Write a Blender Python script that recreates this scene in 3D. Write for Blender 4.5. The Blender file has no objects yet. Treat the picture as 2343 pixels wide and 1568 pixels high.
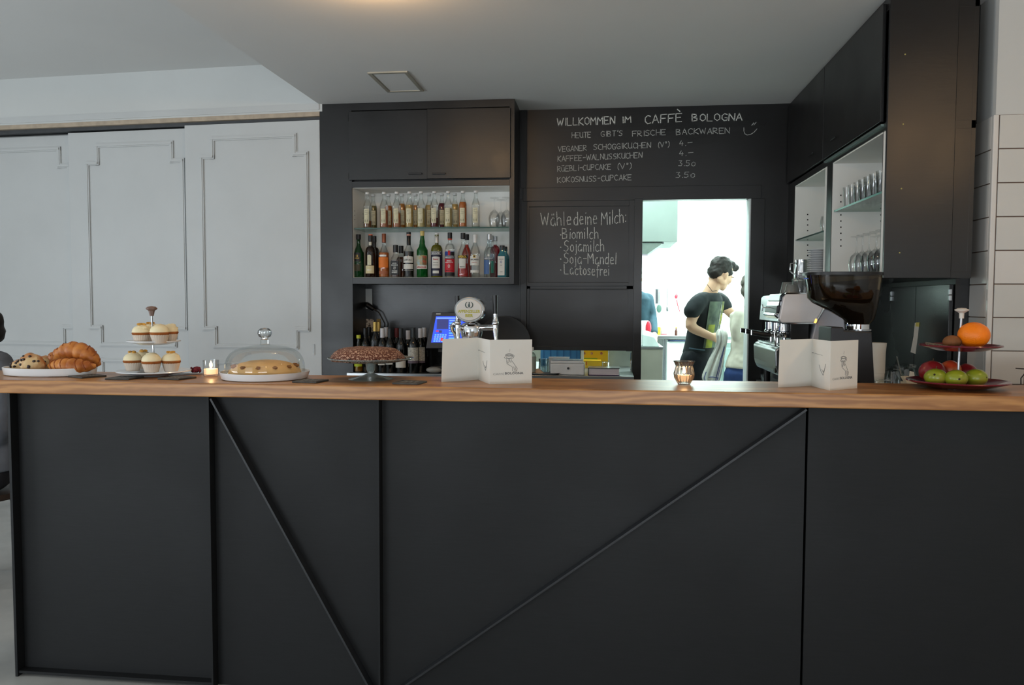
import bpy, bmesh, math, random
from mathutils import Vector, Matrix, noise
random.seed(7)
PI = math.pi
R = math.radians
SC = bpy.context.scene
COL = SC.collection

# ------------------------------------------------------------------ camera
FPX = 1820.0
yaw, pit, roll = R(6.83), R(2.95), R(.18)
CAM = Vector((0, 0, 1.42))
Fv = Vector((-math.sin(yaw)*math.cos(pit), math.cos(yaw)*math.cos(pit), -math.sin(pit)))
R0 = Vector((math.cos(yaw), math.sin(yaw), 0)); U0 = R0.cross(Fv)
Rv = math.cos(roll)*R0 + math.sin(roll)*U0
Uv = -math.sin(roll)*R0 + math.cos(roll)*U0
cam = bpy.data.cameras.new('camera'); cob = bpy.data.objects.new('camera', cam); COL.objects.link(cob)
cam.sensor_width = 36; cam.lens = 36*FPX/2343; cam.clip_start = .05; cam.clip_end = 60
cob.matrix_world = Matrix(((Rv.x, Uv.x, -Fv.x, CAM.x), (Rv.y, Uv.y, -Fv.y, CAM.y), (Rv.z, Uv.z, -Fv.z, CAM.z), (0, 0, 0, 1)))
SC.camera = cob

# ------------------------------------------------------------------ light
def srgb(r, g=None, b=None):
    if g is None: r, g, b = r
    f = lambda c: (c/255/12.92) if c/255 <= .04045 else ((c/255+.055)/1.055)**2.4
    return (f(r), f(g), f(b), 1)
w = bpy.data.worlds.new('world'); SC.world = w; w.use_nodes = True
w.node_tree.nodes['Background'].inputs[0].default_value = (.62, .74, .9, 1)
w.node_tree.nodes['Background'].inputs[1].default_value = .5
SC.view_settings.view_transform = 'Standard'; SC.view_settings.look = 'None'
SC.view_settings.exposure = 0; SC.view_settings.gamma = 1; SC.view_settings.use_curve_mapping = False
def area(name, loc, target, sx, sy, power, color):
    l = bpy.data.lights.new(name, 'AREA'); l.shape = 'RECTANGLE'; l.size = sx; l.size_y = sy
    l.energy = power; l.color = color
    o = bpy.data.objects.new(name, l); COL.objects.link(o); o.location = loc
    o.rotation_euler = (Vector(target)-Vector(loc)).to_track_quat('-Z', 'Y').to_euler(); return o
def point(name, loc, power, color, r=.03):
    l = bpy.data.lights.new(name, 'POINT'); l.energy = power; l.color = color; l.shadow_soft_size = r
    o = bpy.data.objects.new(name, l); COL.objects.link(o); o.location = loc; return o
DAY = (.86, .94, 1.0)
WARM = (1.0, .62, .30)
KIT = (.80, 1.0, .95)
# daylight through the two shop windows behind the camera and the one in the left wall
area('window_daylight', (-4.3, -4.15, 1.6), (-4.0, 5, 1.7), 3.2, 1.9, 44, DAY)
area('window_daylight', (.9, -4.15, 1.7), (.9, 5, 2.0), 3.2, 1.7, 14, DAY)
# added upward fill at the windows to brighten the ceiling
area('ceiling_fill', (-4.3, -4.1, .75), (-4.3, -1.2, 3.0), 3.2, .6, 84, DAY)
area('ceiling_fill', (.9, -4.1, .75), (.9, -1.2, 3.0), 3.2, .6, 84, DAY)
area('ceiling_fill', (-6.3, 1.2, .75), (-3.6, 1.2, 3.0), 2.6, .6, 60, DAY)
area('window_daylight', (-6.35, 1.2, 1.7), (0, 1.2, 1.7), 2.8, 1.8, 44, DAY)
# kitchen tubes, then an added fill near the door
area('kitchen_light', (.9, 8.1, 2.93), (.9, 8.1, 0), 2.6, 1.6, 400, KIT)
area('kitchen_light', (.2, 6.2, 2.90), (.6, 6.6, 0), 1.2, .5, 52, KIT)  # added fill for the people's fronts, no fitting hangs here
# warm bulbs hanging over and in front of the bar (their fittings are built further down)
BULBS = [(-.98, 3.22, 2.69, 15.0), (2.05, 1.9, 2.45, 15.0), (-.35, -.5, 2.05, 6.0), (.55, -.7, 2.05, 6.0), (-2.6, .4, 2.1, 3.0)]
for x, y, z, e in BULBS: point('bulb_light', (x, y, z), e, WARM, .035)

# ------------------------------------------------------------------ photo ray helpers (world positions on real planes)
def ray(x, y): return Fv + Rv*((x-1171.5)/FPX) - Uv*((y-784)/FPX)
def on(ax, x, y, v):
    d = ray(x, y); return CAM + d*((v-CAM[ax])/d[ax])
def onX(x, y, v): return on(0, x, y, v)
def onY(x, y, v): return on(1, x, y, v)
def onZ(x, y, v): return on(2, x, y, v)

# ------------------------------------------------------------------ materials
MATS = {}
def nt(m): m.use_nodes = True; return m.node_tree.nodes, m.node_tree.links
def mat(name, col, rough=.5, metal=0, spec=.5, var=.06, scale=12, bump=0, bscale=60, trans=0, emit=None, estr=0, coat=0, stretch=None, sss=0, ior=1.45, col2=None, lo=.35, hi=.65):
    """procedural material: noise-varied colour, optional bump"""
    if name in MATS: return MATS[name]
    m = bpy.data.materials.new(name); n, l = nt(m); p = n['Principled BSDF']
    c = srgb(col) if max(col) > 1 else tuple(col)+(1,)
    p.inputs['Roughness'].default_value = rough; p.inputs['Metallic'].default_value = metal
    p.inputs['Specular IOR Level'].default_value = spec; p.inputs['IOR'].default_value = ior
    p.inputs['Transmission Weight'].default_value = trans; p.inputs['Coat Weight'].default_value = coat
    if sss: p.inputs['Subsurface Weight'].default_value = sss; p.inputs['Subsurface Radius'].default_value = (.01, .006, .004)
    tc = n.new('ShaderNodeTexCoord'); mp = n.new('ShaderNodeMapping'); l.new(tc.outputs['Object'], mp.inputs[0])
    if stretch: mp.inputs['Scale'].default_value = stretch
    ns = n.new('ShaderNodeTexNoise'); ns.inputs['Scale'].default_value = scale; ns.inputs['Detail'].default_value = 5
    l.new(mp.outputs[0], ns.inputs[0])
    mx = n.new('ShaderNodeMix'); mx.data_type = 'RGBA'
    if col2: c2 = srgb(col2); a, b = c, c2
    else: a = tuple(x*(1-var) for x in c[:3])+(1,); b = tuple(min(1, x*(1+var)) for x in c[:3])+(1,)
    rp = n.new('ShaderNodeMapRange'); rp.inputs[1].default_value = lo; rp.inputs[2].default_value = hi
    l.new(ns.outputs[0], rp.inputs[0]); l.new(rp.outputs[0], mx.inputs[0])
    mx.inputs[6].default_value = a; mx.inputs[7].default_value = b
    l.new(mx.outputs[2], p.inputs['Base Color'])
    if bump:
        nb = n.new('ShaderNodeTexNoise'); nb.inputs['Scale'].default_value = bscale; nb.inputs['Detail'].default_value = 4
        l.new(mp.outputs[0], nb.inputs[0]); bp = n.new('ShaderNodeBump'); bp.inputs['Strength'].default_value = bump
        bp.inputs['Distance'].default_value = .002; l.new(nb.outputs[0], bp.inputs['Height']); l.new(bp.outputs[0], p.inputs['Normal'])
    if emit:
        p.inputs['Emission Color'].default_value = srgb(emit); p.inputs['Emission Strength'].default_value = estr
    MATS[name] = m; return m
def thin_glass(name, tint=(1, 1, 1), gloss=.12, rough=.02, opacity=0, body=None):
    """thin-walled glass: tinted pass-through with a fresnel gloss; opacity mixes in a diffuse body"""
    if name in MATS: return MATS[name]
    m = bpy.data.materials.new(name); n, l = nt(m); n.remove(n['Principled BSDF']); out = n['Material Output']
    t = n.new('ShaderNodeBsdfTransparent'); t.inputs[0].default_value = tuple(tint)+(1,)
    g = n.new('ShaderNodeBsdfAnisotropic'); g.inputs['Roughness'].default_value = rough
    f = n.new('ShaderNodeLayerWeight'); f.inputs[0].default_value = .35
    ns = n.new('ShaderNodeTexNoise'); ns.inputs['Scale'].default_value = 30
    mr = n.new('ShaderNodeMapRange'); mr.inputs[3].default_value = gloss*.3; mr.inputs[4].default_value = min(.9, gloss*2.8)
    l.new(f.outputs['Fresnel'], mr.inputs[0])
    mx = n.new('ShaderNodeMixShader'); l.new(mr.outputs[0], mx.inputs[0]); l.new(t.outputs[0], mx.inputs[1]); l.new(g.outputs[0], mx.inputs[2])
    last = mx
    if opacity:
        d = n.new('ShaderNodeBsdfPrincipled'); d.inputs['Roughness'].default_value = .1
        mc = n.new('ShaderNodeMix'); mc.data_type = 'RGBA'; b = srgb(body)
        mc.inputs[6].default_value = b; mc.inputs[7].default_value = tuple(x*.8 for x in b[:3])+(1,)
        l.new(ns.outputs[0], mc.inputs[0]); l.new(mc.outputs[2], d.inputs['Base Color'])
        m2 = n.new('ShaderNodeMixShader'); m2.inputs[0].default_value = opacity; l.new(mx.outputs[0], m2.inputs[1]); l.new(d.outputs[0], m2.inputs[2]); last = m2
    l.new(last.outputs[0], out.inputs[0]); MATS[name] = m; return m

def black_mat(name, base=(.0085, .0086, .0090), r0=.27, r1=.40):
    m = bpy.data.materials.new(name); n, l = nt(m); p = n['Principled BSDF']
    tc = n.new('ShaderNodeTexCoord'); mp = n.new('ShaderNodeMapping'); mp.inputs['Scale'].default_value = (1.2, 1.2, 14)
    l.new(tc.outputs['Object'], mp.inputs[0])
    a = n.new('ShaderNodeTexNoise'); a.inputs['Scale'].default_value = 9; a.inputs['Detail'].default_value = 8; a.inputs['Roughness'].default_value = .7
    l.new(mp.outputs[0], a.inputs[0])
    b = n.new('ShaderNodeTexNoise'); b.inputs['Scale'].default_value = 2.2; b.inputs['Detail'].default_value = 3; l.new(tc.outputs['Object'], b.inputs[0])
    mx = n.new('ShaderNodeMix'); mx.data_type = 'RGBA'
    mx.inputs[6].default_value = tuple(x*.65 for x in base)+(1,); mx.inputs[7].default_value = tuple(x*1.6 for x in base)+(1,)
    l.new(a.outputs[0], mx.inputs[0]); l.new(mx.outputs[2], p.inputs['Base Color'])
    mr = n.new('ShaderNodeMapRange'); mr.inputs[1].default_value = .3; mr.inputs[2].default_value = .7; mr.inputs[3].default_value = r0; mr.inputs[4].default_value = r1
    l.new(b.outputs[0], mr.inputs[0]); l.new(mr.outputs[0], p.inputs['Roughness'])
    bp = n.new('ShaderNodeBump'); bp.inputs['Strength'].default_value = .25; bp.inputs['Distance'].default_value = .001
    l.new(a.outputs[0], bp.inputs['Height']); l.new(bp.outputs[0], p.inputs['Normal'])
    MATS[name] = m; return m
BLACK = black_mat('black_stained_board')
BLACKP = black_mat('black_counter_sheet', (.0068, .0074, .0080), .46, .6); BLACKP.node_tree.nodes['Principled BSDF'].inputs['Specular IOR Level'].default_value = .32
BLACKG = black_mat('black_gloss_door', (.0145, .016, .018), .18, .3)
def wood():
    m = bpy.data.materials.new('oak_slab'); n, l = nt(m); p = n['Principled BSDF']
    tc = n.new('ShaderNodeTexCoord'); mp = n.new('ShaderNodeMapping'); mp.inputs['Scale'].default_value = (.9, 3.4, 6.0); mp.inputs['Rotation'].default_value = (0, R(4), R(2))
    l.new(tc.outputs['Object'], mp.inputs[0])
    w_ = n.new('ShaderNodeTexWave'); w_.wave_type = 'RINGS'; w_.rings_direction = 'Y'; w_.inputs['Scale'].default_value = 1.9; w_.inputs['Distortion'].default_value = 12
    w_.inputs['Detail'].default_value = 4; w_.inputs['Detail Scale'].default_value = 1.3; l.new(mp.outputs[0], w_.inputs[0])
    mp2 = n.new('ShaderNodeMapping'); mp2.inputs['Scale'].default_value = (3, 60, 60); l.new(tc.outputs['Object'], mp2.inputs[0])
    ns = n.new('ShaderNodeTexNoise'); ns.inputs['Scale'].default_value = 2.5; ns.inputs['Detail'].default_value = 6; l.new(mp2.outputs[0], ns.inputs[0])
    ad = n.new('ShaderNodeMix'); ad.data_type = 'FLOAT'; ad.inputs[0].default_value = .45; l.new(w_.outputs[1], ad.inputs[2]); l.new(ns.outputs[0], ad.inputs[3])
    cr = n.new('ShaderNodeValToRGB'); cr.color_ramp.elements[0].position = .2; cr.color_ramp.elements[0].color = srgb(148, 98, 54)
    cr.color_ramp.elements[1].position = .85; cr.color_ramp.elements[1].color = srgb(188, 135, 80)
    l.new(ad.outputs[0], cr.inputs[0]); l.new(cr.outputs[0], p.inputs['Base Color'])
    p.inputs['Roughness'].default_value = .34
    bp = n.new('ShaderNodeBump'); bp.inputs['Strength'].default_value = .15; bp.inputs['Distance'].default_value = .001; l.new(ns.outputs[0], bp.inputs['Height']); l.new(bp.outputs[0], p.inputs['Normal'])
    return m
OAK = wood()
WHITEP = mat('white_painted_wood', (192, 194, 193), .45, var=.02, scale=3, bump=.05)
PLASTER = mat('white_plaster', (200, 202, 200), .8, var=.025, scale=1.5, bump=.12, bscale=90)
CEIL = mat('ceiling_paint', (220, 220, 218), .85, var=.02, scale=1.2, bump=.08, bscale=120)
FLOORM = mat('concrete_floor', (160, 160, 156), .35, var=.22, scale=2.5, bump=.1)
STEEL = mat('brushed_steel', (176, 180, 182), .28, 1, var=.05, scale=6, stretch=(1, 30, 30))
CHROME = mat('chrome', (225, 226, 228), .07, 1, var=.01)
DCHROME = mat('dull_chrome', (170, 172, 174), .2, 1, var=.03)
GALV = mat('hood_steel', (146, 158, 153), .5, .55, var=.05, scale=3)
SHELFW = mat('shelf_interior_white', (236, 235, 230), .6, var=.02, scale=3)
BLKPL = mat('black_plastic', (22, 22, 24), .35, var=.1)
DARKG = mat('dark_grey_plastic', (62, 63, 68), .45, var=.04)
WHITEC = mat('white_ceramic', (226, 228, 230), .18, var=.01, coat=.3)
REDC = mat('dark_red_glazed_ceramic', (98, 14, 30), .14, var=.08, coat=.4)
CLEAR = thin_glass('clear_glass', (.985, .99, .988), .13)
DOMEG = thin_glass('dome_glass', (.96, .975, .97), .10)
SHELFG = thin_glass('shelf_glass', (.80, .90, .87), .2)
GEDGE = mat('green_glass_edge', (58, 86, 78), .15, var=.1)
PAPER = mat('white_paper', (222, 220, 212), .8, var=.015)
CHALK = mat('chalk', (206, 208, 204), .95, scale=160, col2=(96, 96, 94), lo=.38, hi=.75)
CHALKB = mat('chalk_bright', (232, 234, 228), .95, scale=160, col2=(128, 128, 124), lo=.38, hi=.78)
HOLE = mat('shelf_pin_hole', (40, 38, 36), .9)
WHITEK = mat('kitchen_wall_paint', (236, 240, 238), .7, var=.01)
SCREW = mat('screw_head', (150, 158, 160), .35, .8)

# ------------------------------------------------------------------ mesh builder
WM = {}
def world_of(o): return WM.get(o.name, Matrix.Identity(4)) if o else Matrix.Identity(4)
class MB:
    def __init__(s): s.v = []; s.f = []; s.sm = []
    def add(s, vs, fs, smooth=False):
        b = len(s.v); s.v += [Vector(v) for v in vs]; s.f += [tuple(i+b for i in f) for f in fs]; s.sm += [smooth]*len(fs); return s
    def box(s, x0, x1, y0, y1, z0, z1):
        x0, x1 = min(x0, x1), max(x0, x1); y0, y1 = min(y0, y1), max(y0, y1); z0, z1 = min(z0, z1), max(z0, z1)
        return s.add([(x, y, z) for x in (x0, x1) for y in (y0, y1) for z in (z0, z1)],
                     [(0, 1, 3, 2), (4, 6, 7, 5), (0, 4, 5, 1), (2, 3, 7, 6), (0, 2, 6, 4), (1, 5, 7, 3)])
    def obox(s, c, ax, ay, az, smooth=False):
        """oriented box: centre, three half-extent vectors"""
        c, ax, ay, az = map(Vector, (c, ax, ay, az))
        return s.add([c+ax*i+ay*j+az*k for i in (-1, 1) for j in (-1, 1) for k in (-1, 1)],
                     [(0, 1, 3, 2), (4, 6, 7, 5), (0, 4, 5, 1), (2, 3, 7, 6), (0, 2, 6, 4), (1, 5, 7, 3)])
    def prism(s, pts, d, smooth=False):
        """closed polygon extruded by vector d"""
        pts = [Vector(p) for p in pts]; n = len(pts); d = Vector(d)
        return s.add(pts+[p+d for p in pts], [tuple(range(n-1, -1, -1)), tuple(range(n, 2*n))]+[(i, (i+1) % n, (i+1) % n+n, i+n) for i in range(n)], smooth)
    def lathe(s, c, prof, seg=24, a0=0, a1=2*PI, sx=1, sy=1, pleat=0, npl=0, sq=0):
        c = Vector(c); full = abs(a1-a0-2*PI) < 1e-6; n = seg if full else seg+1; vs = []; fs = []
        for (r, z) in prof:
            for i in range(n):
                a = a0+(a1-a0)*i/seg; rr = r
                if sq: rr = r/ (abs(math.cos(a))**sq+abs(math.sin(a))**sq)**(1/sq)
                if pleat: rr *= 1+pleat*(1 if i % 2 else -1)
                vs.append(c+Vector((rr*math.cos(a)*sx, rr*math.sin(a)*sy, z)))
        for k in range(len(prof)-1):
            for i in range(seg):
                j = (i+1) % n
                fs.append((k*n+i, k*n+j, (k+1)*n+j, (k+1)*n+i))
        s.add(vs, fs, True)
        return s
    def tube(s, pts, r, seg=8, cap=True, sm=True):
        pts = [Vector(p) for p in pts]; rs = r if isinstance(r, (list, tuple)) else [r]*len(pts); vs = []; fs = []
        up = None
        for k, p in enumerate(pts):
            t = (pts[min(k+1, len(pts)-1)]-pts[max(k-1, 0)]).normalized()
            if up is None: up = Vector((0, 0, 1)) if abs(t.z) < .9 else Vector((1, 0, 0))
            a = t.cross(up).normalized(); b = a.cross(t).normalized(); up = b
            for i in range(seg):
                an = 2*PI*i/seg; vs.append(p+a*rs[k]*math.cos(an)+b*rs[k]*math.sin(an))
        for k in range(len(pts)-1):
            for i in range(seg): fs.append((k*seg+i, k*seg+(i+1) % seg, (k+1)*seg+(i+1) % seg, (k+1)*seg+i))
        s.add(vs, fs, sm)
        if cap:
            b = len(s.v)-len(vs); s.f += [tuple(b+i for i in range(seg-1, -1, -1)), tuple(b+len(vs)-seg+i for i in range(seg))]; s.sm += [False, False]
        return s
    def ball(s, c, r, seg=14, rings=9, amp=0, fr=20, seed=0, rot=None):
        c = Vector(c); r = Vector(r) if hasattr(r, '__len__') else Vector((r, r, r)); vs = []; fs = []
        for k in range(rings+1):
            th = PI*k/rings
            for i in range(seg):
                a = 2*PI*i/seg; q = Vector((math.sin(th)*math.cos(a), math.sin(th)*math.sin(a), -math.cos(th)))
                m = 1+amp*noise.noise(q*fr*.1+Vector((seed, seed*2, 0))) if amp else 1
                q = Vector((q.x*r.x, q.y*r.y, q.z*r.z))*m
                if rot: q = rot @ q
                vs.append(c+q)
        for k in range(rings):
            for i in range(seg): fs.append((k*seg+i, k*seg+(i+1) % seg, (k+1)*seg+(i+1) % seg, (k+1)*seg+i))
        return s.add(vs, fs, True)
    def build(s, name, m, parent=None, world=True, bevel=0, bseg=2, local=False, kind=None, label=None, shade=None):
        me = bpy.data.meshes.new(name)
        M = world_of(parent).inverted() if (parent and not local) else Matrix.Identity(4)
        vs = [M @ v for v in s.v]; base = Vector((0, 0, 0))
        me.from_pydata(vs, [], s.f); me.validate()
        bm = bmesh.new(); bm.from_mesh(me); bmesh.ops.remove_doubles(bm, verts=bm.verts, dist=1e-5)
        bmesh.ops.recalc_face_normals(bm, faces=bm.faces)
        anys = any(s.sm) if shade is None else shade
        for f in bm.faces: f.smooth = anys
        bm.to_mesh(me); bm.free()
        if anys: me.set_sharp_from_angle(angle=R(38))
        me.materials.append(m)
        o = bpy.data.objects.new(name, me); COL.objects.link(o)
        if parent: o.parent = parent; WM[o.name] = world_of(parent).copy()
        if bevel:
            b = o.modifiers.new('bevel', 'BEVEL'); b.width = bevel; b.segments = bseg; b.limit_method = 'ANGLE'; b.angle_limit = R(40)
        if kind: o['kind'] = kind
        if label: o['label'] = label
        return o
def thing(name, label, cat, loc=(0, 0, 0), rz=0, group=None, sc=None):
    o = bpy.data.objects.new(name, None); COL.objects.link(o); o.location = loc; o.rotation_euler = (0, 0, rz)
    o.empty_display_size = .05
    WM[o.name] = Matrix.Translation(Vector(loc)) @ Matrix.Rotation(rz, 4, 'Z')
    o['label'] = label; o['category'] = cat
    if group: o['group'] = group
    return o
def tag(o, label, cat, group=None):
    o['label'] = label; o['category'] = cat
    if group: o['group'] = group
    return o
def struct(o): o['kind'] = 'structure'; return o
def dup(root, loc, rz=0, label=None, group=None, swap=None):
    r = root.copy(); COL.objects.link(r); r.location = loc; r.rotation_euler = (0, 0, rz)
    if label: r['label'] = label
    if group: r['group'] = group
    for ch in list(root.children):
        c = ch.copy(); COL.objects.link(c); c.parent = r
        if swap and ch.name.split('.')[0] in swap:
            c.data = c.data.copy(); c.data.materials[0] = swap[ch.name.split('.')[0]]
        for g in list(ch.children):
            d = g.copy(); COL.objects.link(d); d.parent = c
    return r
def BX(name, m, x0, x1, y0, y1, z0, z1, parent=None, **k): return MB().box(x0, x1, y0, y1, z0, z1).build(name, m, parent, **k)

# text ----------------------------------------------------------------
TXC = {}
def text_geo(s, bold=0):
    k = (s, bold)
    if k in TXC: return TXC[k]
    c = bpy.data.curves.new('t', 'FONT'); c.body = s; c.size = 1; c.resolution_u = 2; c.offset = bold; c.fill_mode = 'BOTH'; c.extrude = .01
    o = bpy.data.objects.new('t', c); COL.objects.link(o)
    dg = bpy.context.evaluated_depsgraph_get(); me = bpy.data.meshes.new_from_object(o.evaluated_get(dg))
    vs = [v.co.copy() for v in me.vertices]; fs = [tuple(p.vertices) for p in me.polygons]
    bpy.data.objects.remove(o); bpy.data.meshes.remove(me)
    x0 = min(v.x for v in vs); x1 = max(v.x for v in vs); y0 = min(v.y for v in vs); y1 = max(v.y for v in vs)
    vs = [Vector(((v.x-x0)/(x1-x0), (v.y-y0)/(y1-y0), v.z/.01)) for v in vs]
    TXC[k] = (vs, fs); return TXC[k]
def text_on(mb, s, p, xd, yd, off, bold=0):
    """text filling the parallelogram p, p+xd, p+yd; off = lift vector"""
    vs, fs = text_geo(s, bold); p, xd, yd, off = map(Vector, (p, xd, yd, off))
    mb.add([p+xd*v.x+yd*v.y+off*(.5+.5*v.z) for v in vs], fs); return mb
def text_cyl(mb, s, c, r, a0, a1, z0, z1, bold=0):
    """text wrapped on a vertical cylinder facing -y; angles from -y axis, radians"""
    vs, fs = text_geo(s, bold); out = []
    for v in vs:
        a = a0+(a1-a0)*v.x; rr = r+.0004*(v.z+1)/2
        out.append(Vector(c)+Vector((rr*math.sin(a), -rr*math.cos(a), z0+(z1-z0)*v.y)))
    mb.add(out, fs); return mb
# handwritten stroke glyphs, box 0..4 wide, 0..6 high (lower case to -2)
G = {
'A': [[(0, 0), (2, 6), (4, 0)], [(.7, 2), (3.4, 2.2)]], 'B': [[(0, 0), (0, 6), (2.8, 5.6), (3, 4), (.2, 3.2), (3.4, 2.4), (3.2, .5), (0, 0)]],
'C': [[(3.8, 5.2), (2, 6), (.3, 4.4), (.2, 1.8), (1.8, 0), (3.9, .6)]], 'D': [[(0, 0), (0, 6), (3, 5), (3.8, 2.8), (2.8, .6), (0, 0)]],
'E': [[(3.8, 5.8), (0, 5.9), (0, 0), (3.8, 0)], [(0, 3), (3, 3.1)]], 'F': [[(4, 5.9), (0, 5.8), (0, 0)], [(0, 3), (3, 3.1)]],
'G': [[(3.8, 5.2), (2, 6), (.3, 4.4), (.2, 1.8), (1.8, 0), (3.7, .5), (3.8, 2.6), (2.2, 2.6)]], 'H': [[(0, 6), (.1, 0)], [(4, 6), (3.9, 0)], [(0, 3), (4, 3.1)]],
'I': [[(1, 6), (1, 0)]], 'K': [[(0, 6), (0, 0)], [(3.6, 6), (0, 2.9), (3.9, 0)]], 'L': [[(0, 6), (0, 0), (3.6, 0)]],
'M': [[(0, 0), (.2, 6), (2.2, 2.6), (4.2, 6), (4.6, 0)]], 'N': [[(0, 0), (.1, 6), (3.8, 0), (4, 6)]],
'O': [[(2, 6), (.3, 4.6), (.2, 1.6), (2, 0), (3.8, 1.4), (3.8, 4.4), (2, 6)]], 'P': [[(0, 0), (0, 6), (3, 5.7), (3.5, 4.2), (2.8, 3), (0, 2.8)]],
'R': [[(0, 0), (0, 6), (3, 5.6), (3.3, 4.1), (2.6, 3.1), (0, 2.9), (3.9, 0)]], 'S': [[(3.7, 5.4), (2, 6), (.4, 5), (.7, 3.6), (3.2, 2.6), (3.6, 1.2), (2, 0), (.1, .6)]],
'T': [[(0, 6), (4, 6)], [(2, 6), (2, 0)]], 'U': [[(0, 6), (.1, 1.4), (1.6, 0), (3.4, .8), (3.8, 6)], [(3.8, 2), (4, 0)]], 'V': [[(0, 6), (2, 0), (4, 6)]],
'W': [[(0, 6), (1.3, 0), (2.6, 4.6), (3.9, 0), (5.2, 6)]], '-': [[(.4, 3), (3.2, 3.1)]], '.': [[(.8, 0), (1.1, .5)]], '=': [[(.4, 3), (4.6, 3.1)]],
"'": [[(1, 6.4), (.8, 4.8)]], '(': [[(2, 7), (.8, 5), (.7, 1.5), (1.8, -.8)]], ')': [[(.6, 7), (1.8, 5), (1.9, 1.5), (.7, -.8)]],
'*': [[(.3, 5), (2, 6)], [(.4, 6.2), (1.8, 4.8)], [(1.1, 6.6), (1.1, 4.4)]], '4': [[(1.6, 6), (0, 2.4), (3.4, 2.4)], [(2.6, 4), (2.4, 0)]],
'3': [[(.3, 5.8), (2.8, 5.8), (1.4, 3.5), (3.2, 2.2), (2.4, .2), (0, .3)]], '5': [[(3.6, 6), (.8, 6), (.5, 3.4), (2.8, 3.4), (3.2, 1.2), (1.6, 0), (.1, .5)]],
'0': [[(1.9, 4.6), (.4, 3.2), (.5, .8), (2, 0), (3.3, 1.2), (3.2, 3.6), (1.9, 4.6)]],
'É': [[(3.8, 5.8), (0, 5.9), (0, 0), (3.8, 0)], [(0, 3), (3, 3.1)], [(.8, 9), (2.6, 7.3)]],
'Ü': [[(0, 4.4), (.1, 1.2), (1.6, 0), (3.2, .8), (3.5, 4.4), (3.9, 0)], [(.4, 6.3), (3.4, 6.5)]],
'a': [[(3, 3.4), (1.5, 3.9), (.2, 2.4), (.4, .5), (1.8, 0), (3, 1.4), (3, 3.6), (3.2, 0)]], 'b': [[(0, 6), (0, 0)]],
'ä': [[(3, 3.4), (1.5, 3.9), (.2, 2.4), (.4, .5), (1.8, 0), (3, 1.4), (3, 3.6), (3.2, 0)], [(1, 5.6), (1, 5)], [(2.2, 5.7), (2.2, 5.1)]],
'c': [[(2.8, 3.4), (1.4, 3.9), (.2, 2.4), (.4, .6), (1.6, 0), (2.9, .6)]], 'd': [[(3, 6.2), (3, 0)], [(3, 3.2), (1.5, 3.9), (.2, 2.4), (.4, .5), (1.8, 0), (3, 1.2)]],
'e': [[(.3, 2), (2.8, 2.3), (2.4, 3.7), (1, 3.8), (.2, 2), (.8, .2), (2.8, .4)]], 'f': [[(2.8, 5.8), (1.6, 6.2), (1.1, 4.8), (1.1, -1)], [(0, 3.5), (2.4, 3.6)]],
'h': [[(0, 6.4), (.1, 0)], [(.1, 2.8), (1.5, 3.8), (2.6, 3), (2.7, 0)]], 'i': [[(.6, 3.7), (.6, 0)], [(.6, 5.2), (.7, 5.5)]],
'j': [[(1, 3.7), (1, -1.4), (0, -1.8)], [(1, 5.2), (1.1, 5.5)]], 'l': [[(.6, 6.4), (.6, 0)]],
'm': [[(0, 3.8), (.1, 0)], [(.1, 2.8), (1.2, 3.8), (2, 3), (2.1, 0)], [(2.1, 2.8), (3.2, 3.8), (4, 3), (4.1, 0)]],
'n': [[(0, 3.8), (.1, 0)], [(.1, 2.8), (1.4, 3.8), (2.5, 3), (2.6, 0)]], 'o': [[(1.5, 3.8), (.3, 2.8), (.3, .9), (1.5, 0), (2.8, 1), (2.7, 2.9), (1.5, 3.8)]],
'r': [[(0, 3.8), (.1, 0)], [(.1, 2.6), (1.2, 3.7), (2.2, 3.5)]], 's': [[(2.6, 3.4), (1.3, 3.8), (.4, 3), (2.4, 1.4), (2.2, .2), (.2, .3)]],
't': [[(1.2, 5.6), (1.2, .4), (2.4, .2)], [(0, 3.7), (2.4, 3.8)]], ':': [[(.6, .8), (.7, 1.2)], [(.6, 3.6), (.7, 4)]],
'Q': [[(0, 0)]],
}
ADV = {'I': 2.2, 'i': 2, 'l': 2, '.': 2.2, "'": 2, '(': 3, ')': 3, '*': 3, 'M': 5.8, 'W': 6.4, 'm': 5.4, ':': 2, 'j': 2.4, 'a': 4.4, 'c': 4, 'd': 4.2, 'e': 4, 'h': 4, 'n': 4, 'o': 4, 'r': 3.2, 's': 3.7, 't': 3.5, 'f': 3.4, 'ä': 4.4, '-': 4.2, '=': 5.4, '3': 4.2, '5': 4.6, '0': 4.2}
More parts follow.
